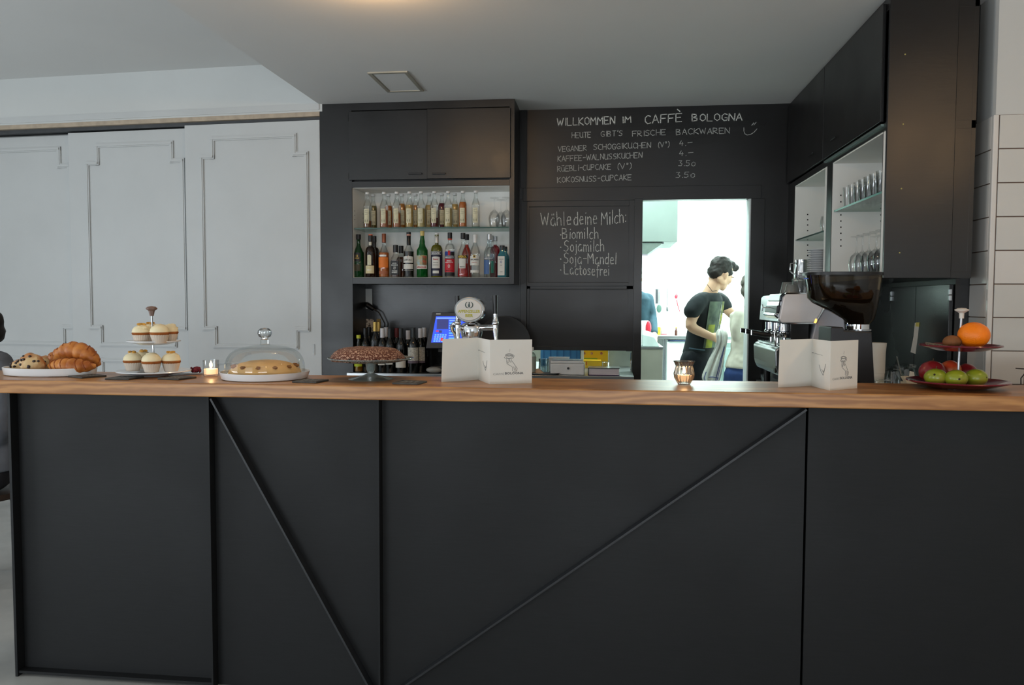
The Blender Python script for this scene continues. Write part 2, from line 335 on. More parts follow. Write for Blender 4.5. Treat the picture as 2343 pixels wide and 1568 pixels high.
def hand(mb, s, x0, y0, x1, y1, hpx, Y, wpx=1.6, asc=False, doub=0):
    """chalk strokes on the wall plane y=Y; baseline from (x0,y0) to (x1,y1) in the photo, cap height hpx"""
    tot = sum(ADV.get(c, 5) for c in s)-1.0; cur = 0; rnd = random.Random(s)
    A = onY(x0, y0, Y); B = onY(x1, y1, Y); hz = hpx*(A-onY(x0, y0+1, Y)).z
    wd = wpx*(A-onY(x0, y0+1, Y)).z/2
    for c in s:
        jx, jy, tl = rnd.uniform(-.15, .15), rnd.uniform(-.25, .25), rnd.uniform(-.05, .05)
        for st in G.get(c, []):
            P = []
            for (gx, gy) in st:
                u = (cur+gx+jx+gy*tl)/tot; P.append(A+(B-A)*u+Vector((0, 0, hz*(gy+jy)/6)))
            Q = [P[0]]
            for i in range(1, len(P)):   # light rounding: add mid points via quadratic smoothing
                Q.append(P[i])
            for i in range(len(Q)-1):
                d = Q[i+1]-Q[i]
                if d.length < 1e-6: continue
                d.normalize(); n_ = Vector((-d.z, 0, d.x))*wd*rnd.uniform(.8, 1.2); e = d*wd*.6
                a, b = Q[i]-e, Q[i+1]+e; f_ = Vector((0, -.0012, 0)); k = Vector((0, .0012, 0))
                mb.add([a-n_+f_, b-n_+f_, b+n_+f_, a+n_+f_, a-n_+k, b-n_+k, b+n_+k, a+n_+k], [(0, 1, 2, 3), (4, 7, 6, 5), (0, 4, 5, 1), (1, 5, 6, 2), (2, 6, 7, 3), (3, 7, 4, 0)])
        cur += ADV.get(c, 5)
    return mb

# ================================================================== THE SETTING
CT = 1.127       # bar top height
CZ = 2.76        # low ceiling
YW = 5.62        # black back wall face
struct(BX('floor', FLOORM, -6.4, 3.4, -4.2, 5.62, -.1, 0))
struct(BX('ceiling', CEIL, -1.965, 3.4, -4.2, 5.74, CZ, CZ+.29))
struct(BX('ceiling', CEIL, -6.4, -1.965, -4.2, 5.75, 3.045, 3.2))
# white plaster wall on the left part, turned a little
wa = R(-3.9); wd = Vector((math.cos(wa), math.sin(wa), 0)); wn = Vector((math.sin(wa), -math.cos(wa), 0))  # wn faces the room
def W(u, z, off=0):   # u: metres to the left of the black cabinet's edge (negative left), off: out of the wall
    return Vector((-1.962, 5.3, z)) + wd*u + wn*off
def wbox(mb, u0, u1, z0, z1, o0, o1):
    c = (W(u0, z0, o0)+W(u1, z1, o1))/2
    return mb.obox(c, wd*(u1-u0)/2, wn*(o1-o0)/2, Vector((0, 0, (z1-z0)/2)))
def wu(px, py):       # photo point on that wall -> (u, z)
    d = ray(px, py); n = wn; P0 = W(0, 0); t = ((P0-CAM) @ n)/(d @ n) if False else ((P0-CAM).dot(n))/(d.dot(n)); p = CAM+d*t
    return (p-W(0, 0)).dot(wd), p.z
m = MB(); wbox(m, -4.6, .02, 2.71, 3.08, -.2, 0); wbox(m, -4.6, 0, 0, 2.715, -.3, -.16)
wl = struct(m.build('wall_left', PLASTER))
m = MB(); wbox(m, -4.6, 0, 2.722, 2.765, 0, .006); m.build('trim', WHITEP, wl)   # thin band above the track
m = MB(); wbox(m, -4.6, 0, 2.68, 2.712, -.05, .0); struct(m.build('trim_1', mat('track_wood', (176, 160, 140), .6, var=.1, scale=20)))
m = MB(); wbox(m, -4.6, 0, 2.655, 2.68, -.12, -.03); struct(m.build('trim_2', mat('track_metal', (74, 76, 78), .5, .4, var=.1)))
# three sliding doors with stepped mouldings
def sliding(idx, u0, u1, zt, off, ml, mr, mt, mb_, label):
    m = MB(); wbox(m, u0, u1, .02, zt, off-.035, off)
    d = struct(m.build('door_%d' % idx, WHITEP, bevel=.002))
    # stepped outline: ml,mr = outer u range ; inner notch
    def frame(z0, z1, l, r, nx, nz):
        P = [(l, z0+nz), (l, z1-nz), (l+nx, z1-nz), (l+nx, z1), (r-nx, z1), (r-nx, z1-nz), (r, z1-nz), (r, z0+nz), (r-nx, z0+nz), (r-nx, z0), (l+nx, z0), (l+nx, z0+nz)]
        mm = MB(); wdt = .0155
        for i in range(12):
            a, b = P[i], P[(i+1) % 12]
            if abs(a[0]-b[0]) < 1e-6:
                wbox(mm, a[0]-wdt, a[0]+wdt, min(a[1], b[1])-wdt, max(a[1], b[1])+wdt, off-.002, off+.010)
                wbox(mm, a[0]-wdt*.45, a[0]+wdt*.45, min(a[1], b[1])-wdt*.45, max(a[1], b[1])+wdt*.45, off, off+.014)
            else:
                wbox(mm, min(a[0], b[0])-wdt, max(a[0], b[0])+wdt, a[1]-wdt, a[1]+wdt, off-.002, off+.0102)
                wbox(mm, min(a[0], b[0])-wdt*.45, max(a[0], b[0])+wdt*.45, a[1]-wdt*.45, a[1]+wdt*.45, off, off+.0185)
        return mm
    frame(mb_, mt, ml, mr, .085, .125).build('panel_moulding', WHITEP, d)
    frame(.22, mb_-.115, ml, mr, .085, .1).build('panel_moulding', WHITEP, d)
    # small recessed finger pull
    m = MB(); wbox(m, u1-.062, u1-.05, 1.045, 1.12, off-.001, off+.004); m.build('finger_pull', mat('pull_metal', (150, 150, 148), .4, .6), d)
    return d
sliding(1, wu(425, 500)[0], -.002, 2.655, -.004, wu(463, 500)[0], wu(702, 500)[0], wu(560, 315)[1]-.0, wu(560, 793)[1], '')
sliding(2, wu(150, 500)[0], wu(440, 500)[0], 2.645, -.045, wu(193, 500)[0], wu(412, 500)[0], wu(300, 328)[1], wu(300, 790)[1], '')
sliding(3, -4.55, wu(160, 500)[0], 2.64, -.086, wu(-60, 500)[0], wu(143, 500)[0], wu(60, 338)[1], wu(60, 787)[1], '')
m = MB(); wbox(m, -4.6, 0, 0, .02, -.14, .01); struct(m.build('baseboard_left', WHITEP))

# black back wall with kitchen door opening and hatch
DX0, DX1, DZ = .221, .967, 2.128
HX0, HX1, HZ0, HZ1 = -.60, .175, .925, 2.13
m = MB()
m.box(-1.96, HX0, YW, YW+.12, 0, CZ); m.box(HX0, DX1, YW, YW+.12, 2.13, CZ); m.box(HX1, DX0, YW, YW+.12, 0, 2.14)
m.box(HX0, HX1, YW, YW+.12, 0, .88); m.box(DX1, 3.0, YW, YW+.12, 0, CZ)
wb = struct(m.build('wall_back', BLACK))
# frame boards, slightly proud
def fr(x0, y0, x1, y1, d, name='frame_board', mm=BLACK, par=wb, Y=YW):
    a = onY(x0, y0, Y); b = onY(x1, y1, Y); return BX(name, mm, a.x, b.x, Y-d, Y+.002, b.z, a.z, par, bevel=.002)
fr(1197, 431, 1741, 455, .012); fr(1452, 455, 1466, 872, .014); fr(1718, 455, 1742, 872, .012); fr(1192, 456, 1205, 806, .010)
fr(1192, 250, 1204, 431, .006)
# door lining, pale edge on the right
BX('door_lining', mat('white_lining', (205, 212, 212), .5), DX1-.012, DX1+.0, YW-.01, YW+.14, 0, DZ, wb)
BX('door_lining', BLACK, DX0-.004, DX0+.002, YW-.012, YW+.13, 0, DZ, wb)
# chalk lettering on the wall
YC = YW-.0005
ch = MB()
for a in (('WILLKOMMEN', 1275, 288, 1407, 283, 17), ('IM', 1423, 281, 1444, 280, 14), ('CAFFÉ', 1476, 283, 1560, 278, 19), ('BOLOGNA', 1584, 277, 1698, 276, 16)):
    hand(ch, *a[:6], YC, 1.9)
ch.build('chalk_lettering', CHALKB, wb)
rows = [(('HEUTE', 1308.5, 315.5, 1352, 315, 12.5), ('GIBT\'S', 1375, 312.5, 1424, 311, 12), ('FRISCHE', 1447, 312, 1523, 309, 12.5), ('BACKWAREN', 1547, 308.5, 1670, 305, 13)),
        (('VEGANER', 1277, 347.5, 1342, 344, 12), ('SCHOGGIKUCHEN', 1358, 343, 1489, 338.5, 12.5), ('(V*)', 1505, 337.5, 1531, 336, 11), ('4.=', 1554.6, 334.5, 1583, 332, 11.5)),
        (('KAFFEE-WALNUSSKUCHEN', 1276, 370, 1469, 361, 12.5), ('4.=', 1554, 357.5, 1585, 355, 11.5)),
        (('RÜEBLI-CUPCAKE', 1275.5, 393, 1397.5, 387.5, 12.5), ('(V*)', 1412, 387.5, 1444, 386, 12), ('3.50', 1552, 380, 1590, 380, 12.5)),
        (('KOKOSNUSS-CUPCAKE', 1276, 418, 1445, 412, 12.5), ('3.50', 1546, 407, 1589, 406, 12.5))]
for r_ in rows:
    ch = MB()
    for a in r_: hand(ch, *a[:6], YC, 1.3)
    ch.build('chalk_lettering', CHALK, wb)
sm = MB()
def stroke_px(mb, pts, Y, wpx):
    k = onY(0, 0, Y).z-onY(0, 1, Y).z
    for i in range(len(pts)-1):
        a, b = onY(*pts[i], Y), onY(*pts[i+1], Y); d = (b-a).normalized(); n_ = Vector((-d.z, 0, d.x))*wpx*k/2; e = d*k*.3; f_ = Vector((0, -.0012, 0))
        a, b = a-e, b+e
        mb.add([a-n_+f_, b-n_+f_, b+n_+f_, a+n_+f_, a-n_-f_, b-n_-f_, b+n_-f_, a+n_-f_], [(0, 1, 2, 3), (4, 7, 6, 5), (0, 4, 5, 1), (1, 5, 6, 2), (2, 6, 7, 3), (3, 7, 4, 0)])
stroke_px(sm, [(1702, 292), (1702, 300), (1704, 306), (1709, 309), (1717, 308), (1725, 303), (1732, 295)], YC, 1.3)
stroke_px(sm, [(1720, 287), (1725, 281)], YC, 1.3); stroke_px(sm, [(1725, 286), (1730, 280)], YC, 1.3)
sm.build('chalk_smile', CHALK, wb)

# hatch shutter: two framed black leaves, the upper one a chalk board
sh = thing('hatch_shutter', 'black two-leaf hatch shutter left of the kitchen door with chalked milk choices', 'shutter', (-.2, YW, 1.07))
def leaf(x0, y0, x1, y1, ix0, iy0, ix1, iy1, nm):
    a, b = onY(x0, y0, YW), onY(x1, y1, YW); c, d = onY(ix0, iy0, YW), onY(ix1, iy1, YW)
    o = BX(nm, BLACK, c.x-.004, d.x+.004, YW+.004, YW+.02, d.z-.004, c.z+.004, sh)
    m = MB(); m.box(a.x, c.x, YW-.006, YW+.024, b.z, a.z); m.box(d.x, b.x, YW-.006, YW+.024, b.z, a.z); m.box(c.x, d.x, YW-.006, YW+.024, c.z, a.z); m.box(c.x, d.x, YW-.006, YW+.024, b.z, d.z)
    m.build(nm+'_frame', BLACK, sh, bevel=.002); return o
up = leaf(1206, 459, 1452, 655, 1210, 474, 1438, 646, 'upper_leaf')
leaf(1206, 661, 1452, 803, 1210, 663, 1436, 794, 'lower_leaf')
BX('meeting_rail', BLACK, onY(1203, 655, YW).x, onY(1454, 655, YW).x, YW+.006, YW+.03, onY(1300, 665, YW).z, onY(1300, 645, YW).z, sh)
BX('shutter_stile', BLACK, onY(1190, 655, YW).x, onY(1213, 655, YW).x, YW+.006, YW+.03, onY(1300, 803, YW).z, onY(1300, 450, YW).z, sh)
BX('shutter_stile', BLACK, onY(1434, 655, YW).x, onY(1460, 655, YW).x, YW+.006, YW+.03, onY(1300, 803, YW).z, onY(1300, 450, YW).z, sh)
BX('top_rail', BLACK, onY(1200, 655, YW).x, onY(1460, 655, YW).x, YW+.006, YW+.03, onY(1300, 462, YW).z, onY(1300, 448, YW).z, sh)
YM = YW+.0035
for r_ in ((('Wähle', 1238, 517, 1306, 515.5, 29), ('deine', 1313, 515, 1366, 513, 29), ('Milch:', 1376, 514, 1433, 510, 29)), (('Biomilch', 1287, 547.5, 1369.5, 546, 24),),
           (('Sojamilch', 1290, 576, 1382, 575, 25),), (('Soja-Mandel', 1290, 603, 1410, 605, 24),), (('Lactosefrei', 1291, 628, 1394, 631, 23),)):
    ch = MB()
    for a in r_: hand(ch, *a[:6], YM, 1.5)
    if len(r_) == 1: stroke_px(ch, [(1282.5, a[2]-11), (1283.5, a[2]-9)], YM, 2.2)
    ch.build('chalk_lettering', CHALKB, sh)

# ceiling access panel
q = [onZ(841, 168, CZ), onZ(931, 163, CZ), onZ(970, 206, CZ), onZ(889, 209, CZ)]
x0, x1, y0, y1 = -1.41, -1.17, 4.60, 5.03
cp = thing('ceiling_hatch', 'square white-framed access hatch in the low ceiling above the bottle cabinet', 'hatch', ((x0+x1)/2, (y0+y1)/2, CZ))
m = MB(); t_ = .022
m.box(x0, x1, y0, y0+t_, CZ-.008, CZ+.002); m.box(x0, x1, y1-t_, y1, CZ-.008, CZ+.002); m.box(x0, x0+t_, y0+t_, y1-t_, CZ-.008, CZ+.002); m.box(x1-t_, x1, y0+t_, y1-t_, CZ-.008, CZ+.002)
m.build('frame', mat('hatch_frame', (176, 172, 158), .5, .3), cp, bevel=.002)
BX('panel', CEIL, x0+t_+.003, x1-t_-.003, y0+t_+.003, y1-t_-.003, CZ-.004, CZ+.002, cp)

# tiled white pier on the right
PX, PYF, PYB = 1.655, 3.70, 3.875
pier = struct(BX('wall_right', PLASTER, PX, 3.4, PYF, 5.62, 0, CZ))
TILE = [mat('white_tile_%d' % i, (202+i*5, 201+i*4, 196+i*4), .16, var=.015, scale=4, coat=.3) for i in range(3)]
GROUT = mat('brown_grout', (120, 100, 88), .9)
zt0 = onY(2300, 263, PYF).z
BX('grout_bed', GROUT, PX-.004, 3.4, PYF-.004, PYB, 0, zt0, pier)
tz = .1455; tg = .004
k = 0; zz = zt0
TM = {}
def tile(nm, x0, x1, y0, y1, z0, z1):
    return BX(nm, random.choice(TILE), x0, x1, y0, y1, z0, z1, pier, bevel=.0022, bseg=2)
BX('corner_bead', TILE[2], PX-.012, PX+.010, PYF-.012, PYF+.008, 0, zt0, pier, bevel=.004)
while zz > .02:
    z1 = zz-tg/2; z0 = max(.005, zz-tz+tg/2)
    tile('tile', PX-.011, PX-.003, PYF+.012, PYB-.002, z0, z1)
    xx = PX+.014
    for c_ in range(12):
        if xx+.146 > 3.4: break
        tile('tile', xx, xx+(.133 if c_ == 0 else .146), PYF-.011, PYF-.003, z0, z1); xx += (.137 if c_ == 0 else .150)
    zz -= tz

# black wall behind the right-hand shelves and its return
XR = 1.585
struct(BX('wall_right', BLACK, XR, PX-.001, PYB, 5.62, 0, CZ))
# rest of the room (out of view): closed shell with window openings
shell = PLASTER
m = MB(); m.box(-6.4, -6.0, -4.5, -4.2, 0, 3.2); m.box(-2.6, -.8, -4.5, -4.2, 0, 3.2); m.box(2.6, 3.4, -4.5, -4.2, 0, 3.2)
m.box(-6.0, -2.6, -4.5, -4.2, 0, .45); m.box(-6.0, -2.6, -4.5, -4.2, 2.6, 3.2); m.box(-.8, 2.6, -4.5, -4.2, 0, .45); m.box(-.8, 2.6, -4.5, -4.2, 2.6, 3.2)
struct(m.build('wall_front', shell))
m = MB(); m.box(-6.7, -6.4, -4.5, -.3, 0, 3.2); m.box(-6.7, -6.4, 2.7, 5.75, 0, 3.2); m.box(-6.7, -6.4, -.3, 2.7, 0, .45); m.box(-6.7, -6.4, -.3, 2.7, 2.6, 3.2)
struct(m.build('wall_side', shell))
struct(BX('wall_right', shell, 3.4, 3.6, -4.5, 3.70, 0, 3.2))
for i, (x0, x1) in enumerate(((-6.0, -2.6), (-.8, 2.6))):
    m = MB(); fw = .06
    m.box(x0, x1, -4.3, -4.24, .45, .45+fw); m.box(x0, x1, -4.3, -4.24, 2.6-fw, 2.6); xm = (x0+x1)/2
    for xx in (x0, xm-fw/2, x1-fw): m.box(xx, xx+fw, -4.3, -4.24, .45+fw, 2.6-fw)
    struct(m.build('window_%d' % (i+1), BLACK))

# kitchen shell
KY0, KY1, KX0, KX1, KZ = YW+.12, 9.62, -1.7, 2.9, 2.96
struct(BX('floor', mat('kitchen_floor', (150, 152, 150), .4, var=.1), KX0, KX1, KY0-.12, KY1, -.1, 0))
struct(BX('ceiling', WHITEK, KX0-.1, KX1+.1, KY0, KY1+.1, KZ, KZ+.1))
struct(BX('wall_kitchen_back', WHITEK, KX0-.1, KX1+.1, KY1, KY1+.1, 0, KZ))
struct(BX('wall_kitchen_left', WHITEK, KX0-.1, KX0, KY0, KY1, 0, KZ)); struct(BX('wall_kitchen_right', WHITEK, KX1, KX1+.1, KY0, KY1, 0, KZ))
struct(BX('wall_kitchen_front', WHITEK, DX1+.02, KX1, KY0+.001, KY0+.02, 0, KZ))
struct(BX('wall_kitchen_front', WHITEK, KX0, HX0-.02, KY0+.001, KY0+.02, 0, KZ))

# ================================================================== BAR COUNTER
FY = 2.69
bt = tag(MB().box(-2.62, 2.3, 2.66, 3.03, 1.078, CT).build('oak_worktop', OAK, bevel=.004), 'long oak slab worktop running along the whole black bar', 'worktop')
bc = thing('bar_counter', 'black panelled bar counter front with vertical and diagonal steel flanges', 'counter', (0, 2.9, 0))
seams = [-2.2, onY(475, 925, FY).x, onY(864, 925, FY).x, onY(1853, 945, FY).x, 2.28]
for i in range(4): BX('front_panel', BLACKP, seams[i]+.005, seams[i+1]-.003, FY+.038, FY+.052, .0, 1.078, bc)
for i, x in enumerate(seams[:4]): BX('vertical_flange', BLACKP, x-(.006 if i == 0 else .003), x+.004, FY, FY+.0395, 0, 1.078, bc)
FLM = black_mat('lit_flange_steel', (.016, .0175, .020), .34, .5)  # paler than the sheet: light caught by the diagonals is in the base colour
def flange(p, q, nm='diagonal_flange'):
    a, b = onY(*p, FY), onY(*q, FY); d = (b-a).normalized(); n_ = Vector((-d.z, 0, d.x))*.0035
    if abs(b.z) > 1e-3: b = b-d*(b.z/d.z)
    m = MB(); m.prism([a-n_, b-n_, b+n_, a+n_], (0, .0395, 0)); m.build(nm, FLM, bc)
flange((481, 913), (840, 1568)); flange((1846, 938), (930, 1568))
BX('kick_rail', BLACKP, -2.194, seams[1]-.004, FY+.004, FY+.04, .012, .022, bc)
BX('kick_rail', BLACKP, seams[3]+.006, 2.28, FY+.004, FY+.04, .012, .022, bc)
BX('end_panel', BLACKP, -2.206, -2.19, FY+.04, 3.02, 0, 1.078, bc)
BX('back_panel', BLACKP, -2.19, 2.28, 3.0, 3.015, 0, 1.078, bc)
for p in ((75, 921), (274, 927), (455, 930), (707, 936), (940, 945), (1181, 954), (1429, 958), (1688, 961), (1837, 1297), (1830, 1479)):
    c = onY(*p, FY+.038); MB().lathe((0, 0, 0), [(0, -.002), (.0022, -.002), (.003, .0), (.003, .002)], 8).build('screw', SCREW, bc, local=True)
    o = bc.children[-1]; o.rotation_euler = (PI/2, 0, 0); o.location = world_of(bc).inverted() @ c
for p, q, ts in (((481, 913), (840, 1568), (.4, .62)), ((1846, 938), (930, 1568), (.32, .52, .78, .9))):
    a, b = onY(*p, FY+.02), onY(*q, FY+.02)
    for t in ts:
        c = a+(b-a)*t+Vector((0, 0, .006)); o = MB().ball((0, 0, 0), .003, 8, 6).build('screw', SCREW, bc, local=True); o.location = world_of(bc).inverted() @ c

# ================================================================== BOTTLE CABINET (left)
YB = 5.30; X0, X1 = -1.96, -.622
cab = thing('bottle_cabinet', 'tall black built-in cabinet with open lit bottle shelves and two overhead doors', 'cabinet', ((X0+X1)/2, YB, 0))
OX0, OX1, OZ0, OZ1 = -1.737, -.655, 1.580, 2.192
NZ = 1.537
m = MB()
m.box(X0, OX0, YB, YW, 0, CZ-.001)                 # broad left stile
m.box(OX1, X1, YB, YW, NZ, CZ-.001)               # right stile
m.box(OX0, OX1, YB, YW, OZ1, 2.232)               # rail under doors
m.box(OX0, OX1, YB, YW, NZ, OZ0)                  # bottom board
m.box(OX0, OX1, YB, YW, 2.71, CZ-.001)            # top rail
m.box(OX0, OX1, YB+.03, YW-.001, 2.232, 2.71)
m.build('carcass', BLACK, cab, bevel=.0015)
m = MB(); m.box(OX0, OX1, YW-.03, YW-.005, OZ0, OZ1); m.box(OX0, OX0+.0015, YB+.012, YW-.03, OZ0, OZ1); m.box(OX1-.0015, OX1, YB+.012, YW-.03, OZ0, OZ1)
m.box(OX0+.0015, OX1-.0015, YB+.012, YW-.03, OZ1-.0015, OZ1); m.box(OX0+.0015, OX1-.0015, YB+.012, YW-.03, OZ0, OZ0+.002)
m.build('shelf_lining', SHELFW, cab)
m = MB()
for zz in (1.62, 1.65, 1.68, 1.98, 2.01, 2.04):
    for yy in (YB+.05, YW-.08): m.obox((OX0+.002, yy, zz), (.0006, 0, 0), (0, .003, 0), (0, 0, .003))
m.build('pin_hole', HOLE, cab, kind='stuff')
SZ = 1.922
gs = MB().box(OX0+.008, OX1-.008, YB+.02, YW-.032, SZ-.010, SZ-.0015).build('glass_shelf', SHELFG, cab)
BX('shelf_edge', GEDGE, OX0+.008, OX1-.008, YB+.0185, YB+.0205, SZ-.0105, SZ-.001, gs)
dz0, dz1 = 2.240, 2.700; dm = onY(979, 350, YB).x; dl = onY(800, 350, YB).x
def cdoor(x0, x1, hx, hz_px, rot, hinge_right):
    hg = x1 if hinge_right else x0
    o = MB().box(x0-hg, x1-hg, -.018, -.001, dz0, dz1).build('door', BLACK, cab, local=True, bevel=.0015)
    o.location = world_of(cab).inverted() @ Vector((hg, YB, 0)); o.rotation_euler = (0, 0, rot); WM[o.name] = world_of(cab) @ Matrix.Translation(o.location) @ Matrix.Rotation(rot, 4, 'Z')
    h = MB(); c = onY(hx, hz_px, YB); h.box(c.x-.046-hg, c.x+.046-hg, -.034, -.026, c.z-.005, c.z+.005); h.box(c.x-.043-hg, c.x-.035-hg, -.027, -.017, c.z-.004, c.z+.004); h.box(c.x+.035-hg, c.x+.043-hg, -.027, -.017, c.z-.004, c.z+.004)
    h.build('door_handle', BLKPL, o, local=True, bevel=.001); return o
cdoor(dl, dm-.001, 952, 399, 0, False); cdoor(dm+.001, OX1+.006, 1006, 399, R(1.2), True)
for z in (2.66, 2.27): BX('hinge', BLKPL, OX1+.009, OX1+.017, YB-.004, YB+.0, z-.02, z+.02, cab)
for z in (2.66, 2.27): BX('hinge', BLKPL, dl-.010, dl-.007, YB-.003, YB, z-.022, z+.022, cab)

# steel worktop running through niche and hatch
WZ = .93; WY = 5.262
BX('niche_back_panel', BLACKG, OX0-.001, -.612, YW-.012, YW-.001, WZ, NZ, cab)
sw = thing('steel_worktop', 'brushed steel worktop under the hatch and the bottle cabinet', 'worktop', (-.8, WY, .88))
m = MB(); m.box(OX0-.03, .176, WY, YW-.0005, WZ-.003, WZ); m.box(HX0+.004, .170, YW-.0005, YW+.85, WZ-.003, WZ); m.build('steel_sheet', STEEL, sw)
BX('front_edge', STEEL, OX0-.03, .176, WY-.012, WY, WZ-.026, WZ, sw, bevel=.002)
m = MB(); m.box(OX0+.004, .16, WY+.05, YW-.02, .02, WZ-.03); m.build('base_unit', BLACK, sw)
BX('support_panel', STEEL, HX0+.02, .15, YW+.2, YW+.8, .02, WZ-.03, sw)
m = MB(); m.tube([(.166, YW-.02, WZ+.001), (.166, YW-.02, 1.068)], .004); m.build('guide_rod', CHROME, sh)

# ================================================================== BOTTLES
def arc_patch(mb, r, z0, z1, a0, a1, seg=10, lift=.0008, top=None):
    """label: curved patch on a cylinder, angles measured from the -y (camera) side"""
    vs = []; fs = []
    for k, z in enumerate((z0, z1)):
        for i in range(seg+1):
            a = a0+(a1-a0)*i/seg; zz = z
            if top and k == 1: zz = z+top*(1-abs(2*i/seg-1)**2)
            vs.append(((r+lift)*math.sin(a), -(r+lift)*math.cos(a), zz))
    for i in range(seg): fs.append((i, i+1, seg+2+i, seg+1+i))
    return mb.add(vs, fs, True)
def glassm(nm, tint, op=0, body=None): return thin_glass('bottle_glass_'+nm, tint, .16, .03, op, body)
def liq(nm, c): return mat('liquid_'+nm, c, .08, var=.12, trans=.35, coat=.6, ior=1.33)
BCLEAR = glassm('clear', (.93, .95, .94)); CAPW = mat('white_cap', (214, 214, 212), .35)
CREAM = mat('cream_label', (204, 198, 168), .8, var=.1, scale=60)
def bottle(name, label, loc, prof, glass, parts=(), group='bottles on the lower cabinet shelf', cap=None, liquid=None, rz=0, sq=0, seg=20, cat='bottle'):
    """prof: [(r,z)...] ; cap: (z0,z1,r,mat) ; liquid: (ztop, mat) ; parts: callables adding labels"""
    t = thing(name, label, cat, loc, rz, group)
    b = MB().lathe((0, 0, 0), [(0, 0)]+[(prof[0][0]*.94, 0), (prof[0][0], .004)]+prof[1:]+[(0, prof[-1][1])], seg, sq=sq).build('glass_body', glass, t, local=True)
    if liquid:
        zt, lm = liquid; L = [(0, .006)]
        for i, (r, z) in enumerate(prof):
            if z < zt: L.append((max(.002, r-.0022), max(z, .006)))
        # interpolate at the surface
        for i in range(len(prof)-1):
            if prof[i][1] <= zt <= prof[i+1][1]:
                u = (zt-prof[i][1])/max(1e-6, prof[i+1][1]-prof[i][1]); L.append((prof[i][0]+(prof[i+1][0]-prof[i][0])*u-.0022, zt))
        L.append((0, zt)); MB().lathe((0, 0, 0), L, seg, sq=sq).build('liquid', lm, t, local=True)
    if cap:
        for q in (cap if isinstance(cap, list) else [cap]):
            z0, z1, r, cm = q; MB().lathe((0, 0, 0), [(r*.9, z0), (r, z0+.001), (r, z1-.0015), (r*.92, z1), (0, z1)], 14).build('cap', cm, t, local=True)
    for f in parts: f(t)
    return t
def lab(r, z0, z1, a, m, nm='label', a0=None, top=None, texts=()):
    def f(t):
        o = arc_patch(MB(), r, z0, z1, a0 if a0 is not None else -a, a, top=top).build(nm, m, t, local=True)
        for (s, b0, b1, y0, y1, tm) in texts:
            text_cyl(MB(), s, (0, 0, 0), r+.0011, b0, b1, y0, y1, .02).build('lettering', tm, o, local=True)
    return f
def flatlab(x0, x1, z0, z1, y, m, nm='label', texts=()):
    def f(t):
        o = MB().box(x0, x1, y-.0012, y, z0, z1).build(nm, m, t, local=True, bevel=.0004)
        for (s, b0, b1, y0, y1, tm) in texts:
            text_on(MB(), s, (b0, y-.0013, y0), (b1-b0, 0, 0), (0, 0, y1-y0), (0, -.0003, 0), .02).build('lettering', tm, o, local=True)
    return f
INK = mat('ink_black', (24, 24, 26), .7); INKW = mat('ink_white', (224, 224, 220), .7); INKG = mat('ink_gold', (196, 160, 70), .45, .3)
GREYINK = mat('ink_grey', (120, 120, 116), .8); REDI = mat('ink_red', (178, 34, 40), .7); BLUEI = mat('ink_blue', (36, 60, 130), .7)

# --- upper shelf: syrup-style cordial bottles with cream labels
HS = .242
CP = [(.0285, 0), (.0285, .150), (.0265, .162), (.0185, .182), (.0135, .196), (.0115, .212), (.0115, .232), (.013, .233), (.013, HS)]
def cordial(x, y, lm, fill, label, z=SZ, first=[None], lb=True, rz=0):
    def lbl(t):
        o = arc_patch(MB(), .0285, .030, .130, -.62+rz, .62+rz).build('label', CREAM, t, local=True)
        for k in range(3): text_cyl(MB(), ('Sirup', 'del Bosco', 'dolce')[k] if False else '~'*(5+k), (0, 0, 0), .0297, -.35+rz, .35+rz, .116-.012*k, .119-.012*k).build('print_line', GREYINK, o, local=True)
        m = MB(); 
        for a in (-.26, .26): arc_patch(m, .0297, .040, .056, a-.11+rz, a+.11+rz, 4, .0002)
        m.build('print_emblem', mat('print_faint', (150, 146, 122), .8), o, local=True)
    return bottle('cordial_bottle', label, (x, y, z), CP, BCLEAR, [lbl] if lb else [], 'cordial bottles on the glass shelf', (.231, HS+.004, .0145, CAPW), (fill, lm))
cols = {'amber': (196, 128, 40), 'orange': (204, 112, 28), 'pale': (206, 170, 96), 'rose': (190, 116, 76), 'red': (110, 16, 30), 'olive': (120, 104, 40), 'straw': (208, 186, 120), 'clear': (200, 198, 180), 'brown': (140, 92, 58)}
LQ = {k: liq(k, c) for k, c in cols.items()}
YF, YR = 5.365, 5.475
fr_ = [(841, 'brown', .05, 'leftmost cordial bottle, nearly empty with brown dregs, on the glass shelf'), (879, 'rose', .12, 'cordial bottle with rosy amber drink, second from left in front row of glass shelf'),
       (908, 'rose', .10, 'cordial bottle with orange-pink drink, third from left in front row of glass shelf'), (937, 'pale', .155, 'full pale amber cordial bottle, fourth from left in front row of glass shelf'),
       (963.5, 'straw', .13, 'pale straw cordial bottle in the middle of the front row on the glass shelf'), (994, 'red', .065, 'cordial bottle with only a little dark red drink left'),
       (1025.5, 'straw', .13, 'straw-coloured cordial bottle just right of the dark red one'), (1059, 'orange', .172, 'bright orange full cordial bottle near the right of the glass shelf'),
       (1088.5, 'clear', .01, 'empty clear cordial bottle standing alone beside the stemmed glasses')]
for px, k, fl, lb_ in fr_: cordial(onY(px, 516, YF).x, YF, LQ[k], fl, lb_)
